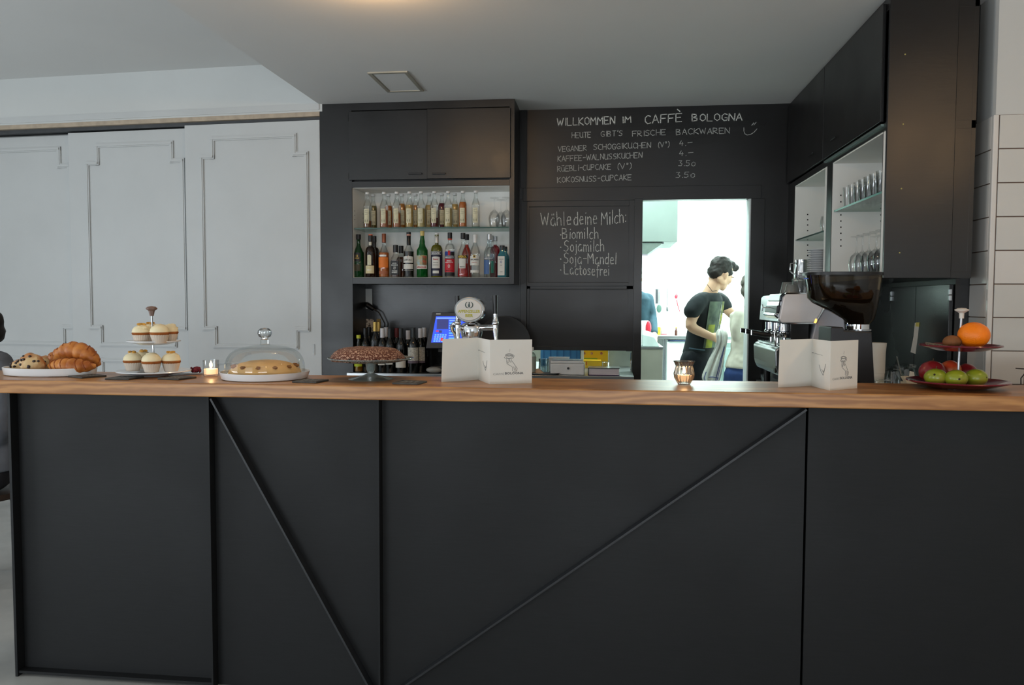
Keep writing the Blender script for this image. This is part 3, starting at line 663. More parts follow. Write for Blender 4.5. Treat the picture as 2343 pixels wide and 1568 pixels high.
bk_ = [(854, 'olive', .165, 'olive-coloured cordial bottle behind the leftmost one on the glass shelf'), (889, 'orange', .165, 'orange cordial bottle half hidden behind the second front bottle'), (920, 'amber', .178, 'amber cordial bottle behind and right of the third front bottle'),
       (951, 'amber', .165, 'amber cordial bottle in the back row behind the full pale one'), (982, 'pale', .165, 'pale amber cordial bottle in the back row near the middle of the glass shelf'), (1011, 'red', .178, 'full crimson cordial bottle in the back row of the glass shelf'),
       (1041, 'pale', .17, 'pale gold cordial bottle in the back row left of the bright orange one')]
for px, k, fl, lb_ in bk_: cordial(onY(px, 516, YR).x, YR, LQ[k], fl, lb_, rz=.25)

# stemmed glasses upside down
def lathe_glass(name, label, loc, prof, group, seg=20, flip=False, m=CLEAR, cat='glass'):
    P = [(r, -z) for r, z in prof] if flip else prof
    h = max(z for r, z in prof) if flip else 0
    P = [(r, z+h) for r, z in P]
    o = MB().lathe((0, 0, 0), P, seg).build(name, m, None); o.location = loc
    return tag(o, label, cat, group)
WG = [(0, .0), (.030, .0), (.032, .002), (.006, .006), (.0035, .012), (.0035, .075), (.008, .082), (.028, .100), (.038, .125), (.040, .145), (.036, .175), (.031, .200), (.0298, .200), (.0345, .175), (.0385, .145), (.0365, .125), (.0268, .1015), (.007, .085), (0, .084)]
for px, y, lb_ in ((1131, 5.38, 'upside-down wine glass right of the empty cordial bottle'), (1159, 5.38, 'upside-down wine glass at the right end of the glass shelf'), (1146, 5.49, 'upside-down wine glass at the back between the two front ones')):
    lathe_glass('wine_glass', lb_, (onY(px, 516, y).x, y, SZ), WG, 'wine glasses on the cabinet glass shelf', flip=True)

# --- lower shelf: spirits
LZ = OZ0+.0022
def X_(px, y=YF): return onY(px, 636, y).x
def prof(R_, hs, hn, rn, H, kind='round'):
    """body radius, shoulder start, neck start, neck radius, height"""
    P = [(R_, 0), (R_, hs)]
    for i in range(1, 6):
        u = i/5; e = math.cos(u*PI/2) if kind == 'round' else 1-u
        if kind == 'slope': e = (1-u)**1.2*(1) 
        P.append((rn+(R_-rn)*e if kind != 'round' else rn+(R_-rn)*math.cos(u*PI/2)**.9, hs+(hn-hs)*(u if kind != 'round' else math.sin(u*PI/2))))
    P += [(rn, H-.02), (rn*1.12, H-.018), (rn*1.12, H)]
    return P
GREEN = glassm('green', (.05, .30, .10), .5, (18, 104, 40)); DGREEN = glassm('dark_green', (.03, .12, .06), .6, (22, 72, 34))
BROWN = glassm('brown', (.12, .05, .02), .65, (40, 22, 12)); OLIVEG = glassm('olive', (.3, .28, .03), .6, (106, 104, 14)); BLUEG = glassm('blue', (.25, .72, .80), .45, (70, 140, 150))
DARKWINE = glassm('wine', (.03, .04, .03), .75, (14, 16, 14)); DLQ = liq('dark', (30, 16, 14)); BLKCAP = mat('black_cap', (18, 18, 20), .3)
GOLDF = mat('gold_foil', (190, 160, 90), .35, .7); ORL = mat('orange_label', (224, 120, 40), .6, var=.12); NAVY = mat('navy_label', (26, 26, 50), .5); REDL = mat('red_label', (186, 30, 44), .55, var=.08)
WL = mat('white_label', (206, 204, 196), .7, var=.03, scale=40); BLKL = mat('black_label', (20, 20, 22), .5); GREYL = mat('blue_print', (60, 92, 140), .5); TAN = mat('tan_label', (206, 192, 150), .7, var=.06, scale=40)
LG = 'spirit bottles on the lower cabinet shelf'
bottle('spirit_bottle', 'dark green whisky bottle with black label at the left end of the lower shelf', (X_(821), YF, LZ), prof(.037, .17, .225, .0125, .285, 'slope'), DGREEN,
       [lab(.037, .11, .165, .7, BLKL, top=.006, texts=(('DISTILLERY', -.45, .45, .128, .136, INKG), ('12', -.2, .2, .140, .156, INKG))), lab(.037, .045, .09, .6, mat('dark_gold_label', (58, 52, 30), .6))], LG, (.262, .298, .0165, BLKL))
bottle('spirit_bottle', 'dark brown whisky bottle with cream labels and orange-topped cap, second from left', (X_(848.5), YF, LZ), prof(.036, .172, .215, .0135, .275), BROWN,
       [lab(.036, .028, .082, .95, TAN, texts=(('MALT', -.4, .4, .046, .058, INKW),)), lab(.036, .085, .150, .38, CREAM, top=.006), lab(.0136, .222, .245, .7, mat('pale_neck_label', (196, 190, 172), .7))], LG, [(.25, .290, .0155, BLKCAP), (.290, .297, .0145, mat('orange_cap_top', (206, 96, 62), .5))])
bottle('spirit_bottle', 'dark brown whisky bottle tucked behind the cream-labelled one', (X_(857, 5.45), 5.45, LZ), prof(.036, .172, .215, .0135, .275), BROWN, [], LG, (.25, .293, .0155, BLKCAP))
bottle('spirit_bottle', 'orange-labelled whisky bottle with copper neck foil, third from left', (X_(879), YF, LZ), prof(.0365, .165, .225, .0125, .298, 'slope'), BCLEAR,
       [lab(.0365, .068, .138, 1.1, ORL), lab(.0365, .024, .044, 1.0, mat('rust_label', (150, 84, 52), .6)), lab(.0365, .144, .156, .7, INKW)], LG, (.24, .302, .0145, mat('copper_foil', (140, 84, 62), .4, .4)), (.172, liq('whisky', (206, 110, 34))))
def square(name, label, loc, w_, hs, H, glass, parts, cap, liquid=None):
    P = [(w_, 0), (w_, hs), (w_*.9, hs+.012), (w_*.55, hs+.03), (.014, hs+.042), (.014, H)]
    return bottle(name, label, loc, P, glass, parts, LG, cap, liquid, sq=5, seg=28)
jl = [flatlab(-.028, .028, .018, .112, -.0305, BLKL, texts=(('JACK', -.015, .015, .092, .101, INKW), ('DANIEL\'S', -.022, .022, .081, .089, INKW), ('Old', -.008, .008, .067, .075, INKW), ('No.7', -.008, .008, .056, .064, INKW), ('Tennessee', -.019, .019, .042, .050, INKW), ('WHISKEY', -.02, .02, .030, .039, INKW)))]
square('spirit_bottle', 'square whiskey bottle with black and white label in the front row', (X_(905.5), YF, LZ), .030, .125, .20, BCLEAR, jl, (.172, .224, .0175, BLKCAP), (.12, liq('bourbon', (92, 44, 18))))
square('spirit_bottle', 'square whiskey bottle standing behind the black-labelled one', (X_(918, 5.46), 5.46, LZ), .030, .125, .20, BCLEAR, [], (.172, .224, .0175, BLKCAP), (.145, liq('bourbon', (92, 44, 18))))
bottle('spirit_bottle', 'tall sherry bottle with two white labels and black neck, fifth from left', (X_(935.5), YF, LZ), prof(.0365, .178, .228, .0125, .30, 'slope'), BCLEAR,
       [lab(.0365, .100, .142, 1.1, WL, top=.004, texts=(('LUSTAU', -.75, .75, .114, .126, INK), ('o', -.08, .08, .136, .144, mat('red_seal', (190, 60, 40), .5)))), lab(.0365, .058, .092, 1.1, WL), lab(.0365, .046, .052, 1.1, GREYINK)], LG, [(.222, .296, .0145, BLKCAP), (.296, .312, .0158, BLKCAP), (.286, .297, .0152, mat('pink_band', (196, 140, 122), .5))], (.178, DLQ))
GP = [(.0385, 0), (.0385, .182), (.037, .190), (.028, .204), (.0225, .214), (.0215, .222), (.0185, .23), (.0185, .245), (.0150, .262), (.0125, .285), (.0125, .30)]
bottle('spirit_bottle', 'bright green bottle with lobed neck and picture label in the middle of the shelf', (X_(966.5), YF, LZ), GP, GREEN,
       [lab(.0385, .082, .150, 1.15, mat('picture_label', (150, 172, 176), .6, col2=(176, 150, 92), scale=45)), lab(.0385, .086, .146, 1.05, mat('picture_label_red', (170, 74, 48), .6, col2=(84, 96, 56), scale=70), a0=.25), lab(.0385, .058, .082, 1.15, WL, texts=(('APPENZELLER', -.9, .9, .064, .076, REDI),))], LG, [(.285, .317, .0150, mat('yellow_cap', (196, 176, 110), .45))])
bottle('spirit_bottle', 'olive green aniseed bottle with navy label and white neck foil', (X_(999.5), YF, LZ), prof(.0395, .185, .225, .0125, .292), OLIVEG,
       [lab(.0395, .010, .178, 1.35, NAVY), lab(.0402, .156, .175, .98, INKW), lab(.0404, .158, .173, .95, NAVY, texts=(('RICARD', -.75, .75, .160, .171, INKW),)),
        lab(.0404, .062, .138, .72, WL, top=.004, texts=(('Ricard', -.4, .4, .118, .130, REDI), ('PASTIS', -.4, .4, .098, .104, GREYINK), ('DE MARSEILLE', -.5, .5, .082, .087, GREYINK))), lab(.0404, .028, .046, .55, WL)], LG, [(.236, .285, .0142, mat('silver_foil', (196, 194, 188), .35, .4)), (.285, .302, .0136, CAPW)])
bottle('spirit_bottle', 'clear amaro bottle with red and blue labels and black cap', (X_(1029.5), YF, LZ), prof(.0345, .185, .232, .0128, .295), BCLEAR,
       [lab(.0345, .148, .176, 1.2, BLUEI, a0=-1.2), lab(.0348, .148, .172, 1.2, BLKL, a0=.3), lab(.0350, .150, .182, .25, REDI, a0=-.2), lab(.0350, .128, .146, 1.25, mat('grey_label', (72, 82, 96), .6), texts=(('RAMAZZOTTI', -.95, .95, .132, .142, INKW),)),
        lab(.0345, .036, .127, 1.25, REDL, texts=(('AMARO', -.5, .5, .108, .118, INKW), ('RAMAZZOTTI', -.8, .8, .098, .106, INKW), ('O', -.22, .22, .066, .088, INKW), ('SINCE 1815', -.7, .7, .044, .050, INK))), lab(.0345, .010, .034, 1.3, BLKL)], LG, [(.265, .306, .0158, BLKCAP), (.256, .265, .0152, mat('red_neck_band', (190, 74, 54), .5))])
bottle('spirit_bottle', 'red aperitif bottle with slanted black-and-yellow label, front row', (X_(1059.5), YF, LZ), [(.039, 0), (.039, .03), (.0345, .09), (.0375, .15), (.0365, .165), (.028, .19), (.0165, .215), (.0135, .23), (.0135, .28)], BCLEAR,
       [lab(.0375, .130, .150, 1.1, BLKL, texts=(('APEROL', -.85, .85, .132, .148, mat('ink_yellow', (226, 186, 60), .6)),)), lab(.0372, .062, .128, .62, WL, texts=(('APERITIVO', -.5, .5, .068, .075, INK),))], LG, [(.262, .302, .0165, BLKCAP)], (.095, liq('aperitif', (190, 34, 30))))
bottle('spirit_bottle', 'orange-red aperitif bottle behind the slanted-label one', (X_(1068, 5.46), 5.46, LZ), [(.039, 0), (.039, .03), (.0345, .09), (.0375, .15), (.0365, .165), (.028, .19), (.0165, .215), (.0135, .23), (.0135, .28)], BCLEAR,
       [], LG, [(.262, .302, .0165, BLKCAP)], (.23, liq('aperitif2', (206, 60, 34))))
bottle('spirit_bottle', 'clear rum bottle with white cap and white oval label', (X_(1087), YF, LZ), [(.035, 0), (.035, .004), (.0325, .06), (.0355, .15), (.034, .175), (.027, .2), (.0165, .222), (.0125, .24), (.0125, .286)], BCLEAR,
       [lab(.0355, .082, .142, 1.0, WL, top=.01, texts=(('BACARDI', -.8, .8, .116, .126, INK), ('Superior', -.5, .5, .098, .105, REDI))), lab(.0358, .132, .152, .24, INKG), lab(.0362, .136, .148, .14, BLKL), lab(.0335, .032, .05, 1.0, WL)], LG, [(.236, .290, .0142, CAPW)])
bottle('spirit_bottle', 'clear vodka bottle with blue lettering right of the rum', (X_(1119.5), YF, LZ), [(.038, 0), (.038, .155), (.036, .175), (.026, .2), (.016, .218), (.0145, .228), (.0145, .29)], glassm('vodka', (.86, .92, .93)),
       [lab(.038, .022, .118, .12, GREYL, a0=-1.0), lab(.038, .030, .110, 1.0, mat('teal_print', (60, 128, 112), .4), a0=.45), lab(.038, .122, .136, 1.0, mat('navy_print', (52, 66, 90), .5), texts=(('ABSOLUT', -.85, .85, .124, .134, INKW),)), lab(.0384, .142, .156, .16, WL), lab(.0384, .138, .160, .75, mat('grey_print', (120, 134, 148), .6), a0=.35)], LG, [(.255, .294, .0155, mat('silver_cap', (176, 178, 180), .3, .7))])
bottle('spirit_bottle', 'clear vodka bottle directly behind the blue-lettered one', (X_(1124, 5.45), 5.45, LZ), prof(.037, .17, .215, .0145, .288), BCLEAR, [], LG, [(.25, .291, .0155, mat('silver_cap', (176, 178, 180), .3, .7))])
bottle('spirit_bottle', 'crimson bitter bottle in the back row near the right end', (X_(1133, 5.50), 5.50, LZ), prof(.037, .175, .225, .0135, .286), BCLEAR, [], LG, [(.258, .289, .0155, mat('silver_cap', (176, 178, 180), .3, .7))], (.232, liq('bitter', (176, 12, 36))))
def gin(px, y, lb_):
    P = [(.031, 0), (.031, .138), (.028, .150), (.017, .172), (.0145, .178), (.0145, .20)]
    return bottle('spirit_bottle', lb_, (X_(px, y), y, LZ), P, BLUEG, [flatlab(-.026, .020, .014, .142, -.0318, WL, texts=(('LONDON', -.018, .012, .118, .126, GREYINK), ('O', -.010, .004, .094, .112, BLUEI), ('DRY', -.010, .006, .078, .085, GREYINK), ('GIN', -.010, .006, .034, .042, GREYINK)))], LG, (.184, .216, .0175, BLKCAP), (.13, liq('gin', (60, 140, 150))), sq=5, seg=28)
gin(1149, YF-.01, 'sky blue square gin bottle with white label at the right end of the shelf'); gin(1155, 5.47, 'blue square gin bottle behind the white-labelled gin')

# --- wine bottles on the steel worktop in the niche
def wine(px, y, H, body, cap, lb_, labels=(), capl=.065, r=.037):
    s = H/.30; P = [(r, 0), (r, .185*s), (r*.93, .200*s), (r*.6, .222*s), (.0145, .238*s), (.0135, .25*s), (.0135, H-.012), (.015, H-.011), (.015, H)]
    return bottle('wine_bottle', lb_, (onY(px, 850, y).x, y, WZ), P, body, labels, 'wine bottles in the niche', [(H-capl, H+.0015, .0158, cap)])
GR = mat('graphite_foil', (48, 52, 54), .4, .3); WHF = mat('white_foil', (208, 208, 212), .4)
bottle('wine_bottle', 'slim clear bottle with yellow-green screw cap at the left of the niche', (onY(821, 850, 5.32).x, 5.32, WZ), [(.030, 0), (.030, .13), (.027, .15), (.016, .19), (.0125, .215), (.0125, .245)], glassm('lime', (.7, .74, .55)), [lab(.030, .062, .10, 1.1, WL), lab(.0302, .040, .068, 1.1, mat('lime_label', (176, 190, 36), .6))], 'wine bottles in the niche', (.232, .256, .015, mat('lime_cap', (190, 196, 60), .5)), (.14, LQ['amber']))
wine(836, 5.36, .302, DARKWINE, BLKCAP, 'dark bottle just right of the yellow-capped one'); wine(845, 5.45, .305, DARKWINE, BLKCAP, 'dark bottle in the back row below the picture card')
wine(859, 5.36, .345, DARKWINE, GOLDF, 'tall bottle with gold foil top in the niche', (lab(.037, .055, .085, .7, mat('ochre_label', (150, 112, 60), .6)),)); wine(867, 5.45, .342, DARKWINE, GOLDF, 'second gold-topped bottle, behind the first')
wine(875.5, 5.35, .302, DARKWINE, WHF, 'white-topped wine bottle left of the middle of the niche', (lab(.037, .05, .075, .7, WL),)); wine(883.5, 5.45, .304, DARKWINE, WHF, 'white-topped wine bottle in the back row beside the gold tops')
wine(893, 5.34, .302, DARKWINE, GR, 'graphite-topped wine bottle beside the two white tops', (lab(.037, .055, .078, .7, WL),)); wine(908, 5.46, .30, DARKWINE, mat('wine_red_foil', (92, 26, 28), .5), 'wine bottle with dark red foil at the back')
wine(918, 5.33, .302, DARKWINE, GR, 'front wine bottle with a low white label', (lab(.037, .035, .085, 1.2, WL),)); wine(934, 5.45, .284, DARKWINE, WHF, 'shorter white-topped wine bottle at the back right')
wine(946, 5.31, .308, DARKWINE, GR, 'front wine bottle with a tall white label beside the till', (lab(.037, .085, .175, 1.25, mat('scribbled_label', (200, 198, 188), .7, col2=(150, 148, 140), scale=120)), lab(.037, .068, .085, 1.25, mat('mauve_label', (96, 84, 96), .6))))
wine(962, 5.38, .302, DARKWINE, WHF, 'white-topped wine bottle next to the till', (lab(.037, .08, .175, 1.2, mat('scribbled_label', (200, 198, 188), .7)), lab(.037, .065, .08, 1.25, mat('mauve_label', (96, 84, 96), .6)))); wine(971, 5.46, .304, DARKWINE, WHF, 'white-topped wine bottle at the back half hidden by the till')

# ================================================================== RIGHT-HAND GLASS CABINET
GX = 1.21
gc = thing('glass_cabinet', 'tall black overhead cabinet with open pale shelves full of glasses on the right', 'cabinet', (1.4, 4.66, 1.53))
BX('side_panel', BLACK, GX, onY(2186, 300, 3.70).x, 3.70, 3.718, 1.528, CZ-.001, gc, bevel=.002)
ZB0, ZB1, ZT = 1.530, 1.560, 2.180
BX('side_filler', BLACK, 1.500, XR-.001, 3.7183, 3.7375, 1.528, CZ-.001, gc)
m = MB()
m.box(GX, XR-.001, 3.718, YW, ZB0, ZB1-.004)             # bottom
m.box(GX, XR-.001, 3.718, YW, ZT, 2.215)                 # rail / shelf over openings
m.box(XR-.02, XR-.001, 3.718, YW, ZB1, CZ-.001); m.box(GX, XR, 3.718, YW, 2.70, CZ-.001)
m.box(GX, GX+.02, 4.555, 4.66, ZB1, ZT)                  # middle stile
m.box(GX, GX+.30, 5.43, YW, ZB1-.004, ZT); m.box(GX, GX+.02, 3.745, 3.752, ZB1, ZT)
m.build('carcass', BLACK, gc, bevel=.001)
m = MB(); m.box(XR-.024, XR-.0195, 3.74, 5.43, ZB1, ZT-.006); m.box(GX+.003, XR-.024, 3.74, 5.43, ZB1-.004, ZB1); m.box(GX+.003, XR-.024, 3.74, 5.43, ZT-.006, ZT)
m.box(GX+.002, XR-.024, 5.425, 5.43, ZB1, ZT-.006)
m.build('shelf_lining', SHELFW, gc)
BX('partition', SHELFW, GX+.003, XR-.024, 4.545, 4.555, ZB1, ZT-.006, gc); BX('partition', SHELFW, GX-.002, XR-.024, 4.66, 4.69, ZB1-.02, ZT-.006, gc)
BX('partition', SHELFW, GX-.002, 1.498, 3.7185, 3.738, ZB1-.025, ZT-.006, gc)
m = MB()
for px in (1924, 2016):
    for py in (449, 464, 479, 494, 508, 522, 536, 551, 565):
        if px == 2016 and py > 512: continue
        c = onY(px, py-2, 4.544); m.obox((c.x, 4.5447, c.z), (.0035, 0, 0), (0, .0006, 0), (0, 0, .0035))
for px in (1848,):
    for py in (491, 503, 515, 528, 549, 561, 573, 585):
        c = onY(px, py, 5.424); m.obox((c.x, 5.4247, c.z), (.004, 0, 0), (0, .0006, 0), (0, 0, .004))
m.build('pin_hole', HOLE, gc, kind='stuff')
SR, SL = 1.922, 1.832
g1 = BX('glass_shelf', SHELFG, GX+.012, XR-.026, 3.74, 4.543, SR-.010, SR-.001, gc); BX('shelf_edge', mat('lit_glass_edge', (120, 178, 166), .15), GX+.010, GX+.012, 3.74, 4.543, SR-.010, SR-.001, g1)  # paler than the other shelf edges, light on it put into the colour
g2 = BX('glass_shelf', SHELFG, GX+.012, XR-.026, 4.692, 5.424, SL-.010, SL-.001, gc); BX('shelf_edge', GEDGE, GX+.010, GX+.012, 4.692, 5.424, SL-.010, SL-.001, g2)
for y0, y1, rot in ((3.745, 4.697, 0), (4.703, 5.60, 0)):
    d = BX('door', BLACK, GX-.016, GX-.001, y0, y1, 2.222, 2.735, gc, bevel=.0015)
    yy = 4.46 if y0 < 4 else 4.93; yy2 = 4.30 if y0 < 4 else 5.05
    BX('door_handle', mat('black_handle', (40, 42, 44), .3, .5), GX-.030, GX-.024, yy-.045, yy+.045, 2.29, 2.298, d, bevel=.001)
BX('lit_ledge', mat('lit_ledge_teal', (150, 170, 166), .35, .8), GX-.012, GX+.0, 3.745, 4.69, 2.202, 2.212, gc)  # teal light along the ledge put into its pale colour
for z in (1.64, 1.92, 2.20, 2.50): MB().ball((0, 0, 0), .0035, 8, 5).build('screw', mat('brass_screw', (190, 180, 110), .4, .5), gc, local=True).location = world_of(gc).inverted() @ Vector((onY(2066, 300, 3.70).x, 3.699, z))

TUM = [(0, .0), (.026, 0), (.028, .004), (.034, .105), (.0328, .105), (.0262, .008), (0, .008)]
SLIM = [(0, 0), (.022, 0), (.024, .003), (.030, .145), (.0288, .145), (.0225, .010), (0, .010)]
BALL = [(0, 0), (.020, 0), (.030, .02), (.036, .05), (.034, .08), (.030, .105), (.0288, .105), (.0328, .08), (.0348, .05), (.0288, .021), (0, .008)]
CUPP = thin_glass('tinted_glass', (.92, .93, .92), .16)
def rowsof(name, prof_, xs, ys, z, lbf, group, flip=False, m_=CLEAR, jit=.004):
    first = None; i = 0
    for yi, y in enumerate(ys):
        for xi, x in enumerate(xs):
            p = (x+random.uniform(-jit, jit), y+random.uniform(-jit, jit), z)
            if first is None: first = lathe_glass(name, lbf(xi, yi, len(xs), len(ys)), p, prof_, group, 16, flip, m_)
            else:
                o = first.copy(); COL.objects.link(o); o.location = p; o['label'] = lbf(xi, yi, len(xs), len(ys))
FB = ['nearest', 'second nearest', 'third', 'fourth', 'fifth', 'sixth', 'seventh']
LR = ['front', 'second', 'third', 'back']
rowsof('tumbler', TUM, [1.262, 1.345, 1.43], [3.80+.088*i for i in range(5)], SR, lambda a, b, n, k: 'smoked tumbler, %s in the %s row of the right upper glass shelf' % (FB[b], LR[a]), 'tumblers on the right upper shelf', m_=CUPP)
rowsof('tumbler', TUM, [1.262, 1.345], [4.245+.083*i for i in range(3)], SR, lambda a, b, n, k: 'clear tumbler, %s in the %s row behind the smoked ones' % (FB[b], LR[a]), 'clear tumblers on the right upper shelf')
rowsof('highball_glass', SLIM, [1.515], [3.80+.082*i for i in range(7)], SR, lambda a, b, n, k: 'slim tall glass, %s of the row against the cabinet back' % FB[b], 'slim glasses on the right upper shelf')
rowsof('wine_glass', WG, [1.272, 1.37, 1.468], [3.82+.095*i for i in range(6)], ZB1, lambda a, b, n, k: 'upside-down stemmed glass, %s in the %s row at the bottom of the right cabinet' % (FB[b], LR[a]), 'stemmed glasses at the bottom of the right cabinet', flip=True, jit=.002)
rowsof('round_glass', BALL, [1.30, 1.39], [4.74+.085*i for i in range(4)], SL, lambda a, b, n, k: 'rounded clear glass, %s in the %s row of the left cabinet bay' % (FB[b], LR[a]), 'rounded glasses in the left cabinet bay', jit=.002)
SAUC = [(0, 0), (.035, 0), (.04, .002), (.063, .010), (.064, .012), (.04, .005), (0, .004)]
def stack(n, px, y, z, who):
    x = onY(px, 600, y).x; o0 = None
    for k in range(n):
        pos = 'lowest' if k == 0 else ('topmost' if k == n-1 else ['', 'second', 'third', 'fourth', 'fifth', 'sixth', 'seventh', 'eighth', 'ninth', 'tenth', 'eleventh', 'twelfth'][k]+' from the bottom')
        lb_ = 'white saucer, %s of the %s' % (pos, who)
        if not o0: o0 = tag(MB().lathe((0, 0, 0), SAUC, 24).build('saucer', WHITEC), lb_, 'saucer', who+' in the left cabinet bay'); o0.location = (x, y, z); o = o0
        else: o = o0.copy(); COL.objects.link(o); o.location = (x+random.uniform(-.001, .001), y, z+k*.0128); o['label'] = lb_
stack(13, 1873, 4.80, ZB1, 'tall saucer stack'); stack(3, 1850, 4.93, ZB1, 'short saucer stack')
jx = onY(1832, 610, 5.02).x
jg = thing('milk_jug', 'polished steel milk jug standing in the left cabinet bay', 'jug', (jx+.01, 5.02, ZB1))
MB().lathe((0, 0, 0), [(0, 0), (.045, 0), (.048, .004), (.047, .05), (.041, .10), (.042, .118), (.040, .118), (.039, .1), (.045, .05), (.044, .006), (0, .005)], 24).build('body', CHROME, jg, local=True)
MB().tube([(-.043, 0, .1), (-.07, 0, .095), (-.072, 0, .05), (-.047, 0, .03)], .004).build('handle', CHROME, jg, local=True)
MB().prism([(.036, -.014, .108), (.056, 0, .119), (.036, .014, .108)], (0, 0, .004)).build('spout', CHROME, jg, local=True)

# ---------------------------------------------- niche under it: cupboard, pipe, worktop
wc = thing('wall_cupboard', 'glossy black two-door cupboard in the niche beside the tiled pier', 'cupboard', (XR-.02, 4.25, .95))
for y0, y1, nm in ((3.885, 4.283, 'door'), (4.290, 4.64, 'door')): BX(nm, BLACKG, XR-.022, XR-.004, y0, y1, .95, 1.505, wc, bevel=.002)
for y in (3.872, 4.632):
    for k in (0, 1): BX('hinge', mat('pale_hinge', (200, 204, 206), .3, .6), XR-.03, XR-.018, y-.008, y+.008, 1.43+k*.028, 1.455+k*.028, wc, bevel=.002)
XS = XR-.0225
P4 = [onX(2094, 739, XS), onX(2103, 741, XS), onX(2095, 810, XS), onX(2084, 806, XS)]
pm = [onX(2091, 770, XS), onX(2100, 773, XS)]
nts = thing('paper_slip', 'narrow white paper slip taped to the black cupboard door', 'paper', tuple(P4[0]))
MB().prism([P4[0], P4[1], pm[1], P4[2], P4[3], pm[0]], (-.0015, 0, 0)).build('slip', PAPER, nts)
MB().prism([onX(2096, 738, XS-.0016), onX(2104, 738, XS-.0016), onX(2103, 748, XS-.0016), onX(2095, 747, XS-.0016)], (-.001, 0, 0)).build('tape', mat('yellow_tape', (206, 190, 80), .5), nts)
pp = thing('banded_pipe', 'grey-brown vertical pipe with dark bands behind the coffee grinder', 'pipe', (1.5, 4.80, .93))
px_ = onY(2041, 700, 4.80).x; m = MB(); m.tube([(px_, 4.80, .932), (px_, 4.80, 1.53)], .030, 16); m.build('pipe_body', mat('pipe_grey_brown', (96, 88, 74), .75, var=.2, scale=30), pp)
for py in (700, 722, 760, 812): z = onY(2041, py, 4.80).z; MB().tube([(px_, 4.80, z), (px_, 4.80, z+.008)], .0315, 16).build('band', BLKPL, pp)
RZ = .93
m = MB(); a, b = onZ(1731, 841, RZ), onZ(1752, 876, RZ)
ed = (a-b).normalized(); p1 = b+ed*((YW-.002-b.y)/ed.y); p0 = b+ed*((3.2-b.y)/ed.y)
m.prism([(p0.x, 3.2, RZ-.03), (XR-.001, 3.2, RZ-.03), (XR-.001, YW-.002, RZ-.03), (p1.x, YW-.002, RZ-.03)], (0, 0, .03))
rw = thing('side_worktop', 'steel worktop under the right-hand glass cabinet', 'worktop', (1.2, 4.4, RZ-.03)); m.build('steel_sheet', STEEL, rw, bevel=.002)
BX('base_unit', BLACK, 1.0, XR-.002, 3.25, 5.5, .02, RZ-.031, rw)
# inner working shelf behind the bar
iw = thing('inner_worktop', 'dark steel working surface just behind the bar top', 'worktop', (-.2, 3.2, .86)); BX('steel_sheet', STEEL, -1.9, .55, 3.035, 3.62, .885, .905, iw, bevel=.002); BX('base_unit', BLACK, -1.88, .53, 3.04, 3.58, .02, .884, iw)

# ================================================================== ESPRESSO MACHINE
EY, ED = 4.20, .62
em = thing('espresso_machine', 'espresso machine with light grey side panel and chrome group heads', 'coffee machine', (1.05, 4.5, RZ))
def PP(pts, Y): return [onY(x, y, Y) for x, y in pts]
EGREY = mat('machine_grey_panel', (226, 222, 222), .38, .15, var=.02, coat=.3)
m = MB(); m.prism(PP([(1801, 673), (1862, 673), (1868, 690), (1884, 706), (1876, 722), (1864, 737), (1860, 739), (1790, 739), (1783, 731), (1793, 681)], EY), (0, .018, 0)); m.build('side_panel', EGREY, em, bevel=.006, bseg=3)
m = MB(); m.prism(PP([(1799, 670), (1864, 670), (1888, 705), (1866, 741), (1790, 742), (1780, 733), (1791, 678)], EY+.018), (0, .012, 0)); m.build('panel_trim', CHROME, em)
m = MB(); m.prism(PP([(1801, 675), (1870, 675), (1884, 706), (1860, 737), (1790, 737), (1795, 681)], EY+.03), (0, ED, 0)); m.build('upper_body', DCHROME, em)
m = MB(); m.prism(PP([(1885, 707), (1903, 712), (1931, 722), (1934, 748), (1934, 884), (1853, 884), (1858, 775), (1866, 742)], EY+.03), (0, ED, 0)); m.build('rear_body', mat('machine_lower_grey', (170, 170, 176), .4, .1, var=.02), em, bevel=.006)
m = MB(); m.prism(PP([(1879, 709), (1884, 707), (1866, 742), (1861, 739)], EY+.012), (0, .02, 0)); m.build('chrome_strip', CHROME, em)
# indicator lamp
c = onY(1866, 733, EY+.005); MB().ball(c, (.007, .006, .015), 10, 8).build('indicator_lamp', mat('lamp_orange', (255, 150, 40), .3, emit=(255, 165, 60), estr=6), em)
# front (facing left)
m = MB(); m.prism(PP([(1789, 672), (1799, 671), (1797, 690), (1783, 690), (1785, 678)], EY+.03), (0, .30, 0)); m.build('front_hood', mat('dark_chrome', (70, 74, 78), .12, 1), em, bevel=.006)
m = MB(); m.prism(PP([(1783, 690), (1795, 690), (1793, 699), (1781, 699)], EY+.03), (0, .30, 0)); m.build('gauge_strip', CHROME, em)
m = MB(); m.prism(PP([(1778, 700), (1792, 699), (1790, 716), (1776, 716)], EY+.035), (0, .30, 0)); m.build('switch_block', BLKPL, em, bevel=.004)
m = MB(); m.prism(PP([(1774, 716), (1790, 717), (1788, 731), (1779, 729), (1771, 722)], EY+.03), (0, .30, 0)); m.build('front_lip', CHROME, em, bevel=.006)
c = onY(1744, 704, EY+.20); c2 = onY(1770, 704, EY+.20); m = MB(); m.tube([c, c2], .0022); m.build('knob_rod', CHROME, em)
MB().tube([c-Vector((.003, 0, 0)), c+Vector((.002, 0, 0))], .017, 18).build('steam_knob', CHROME, em)
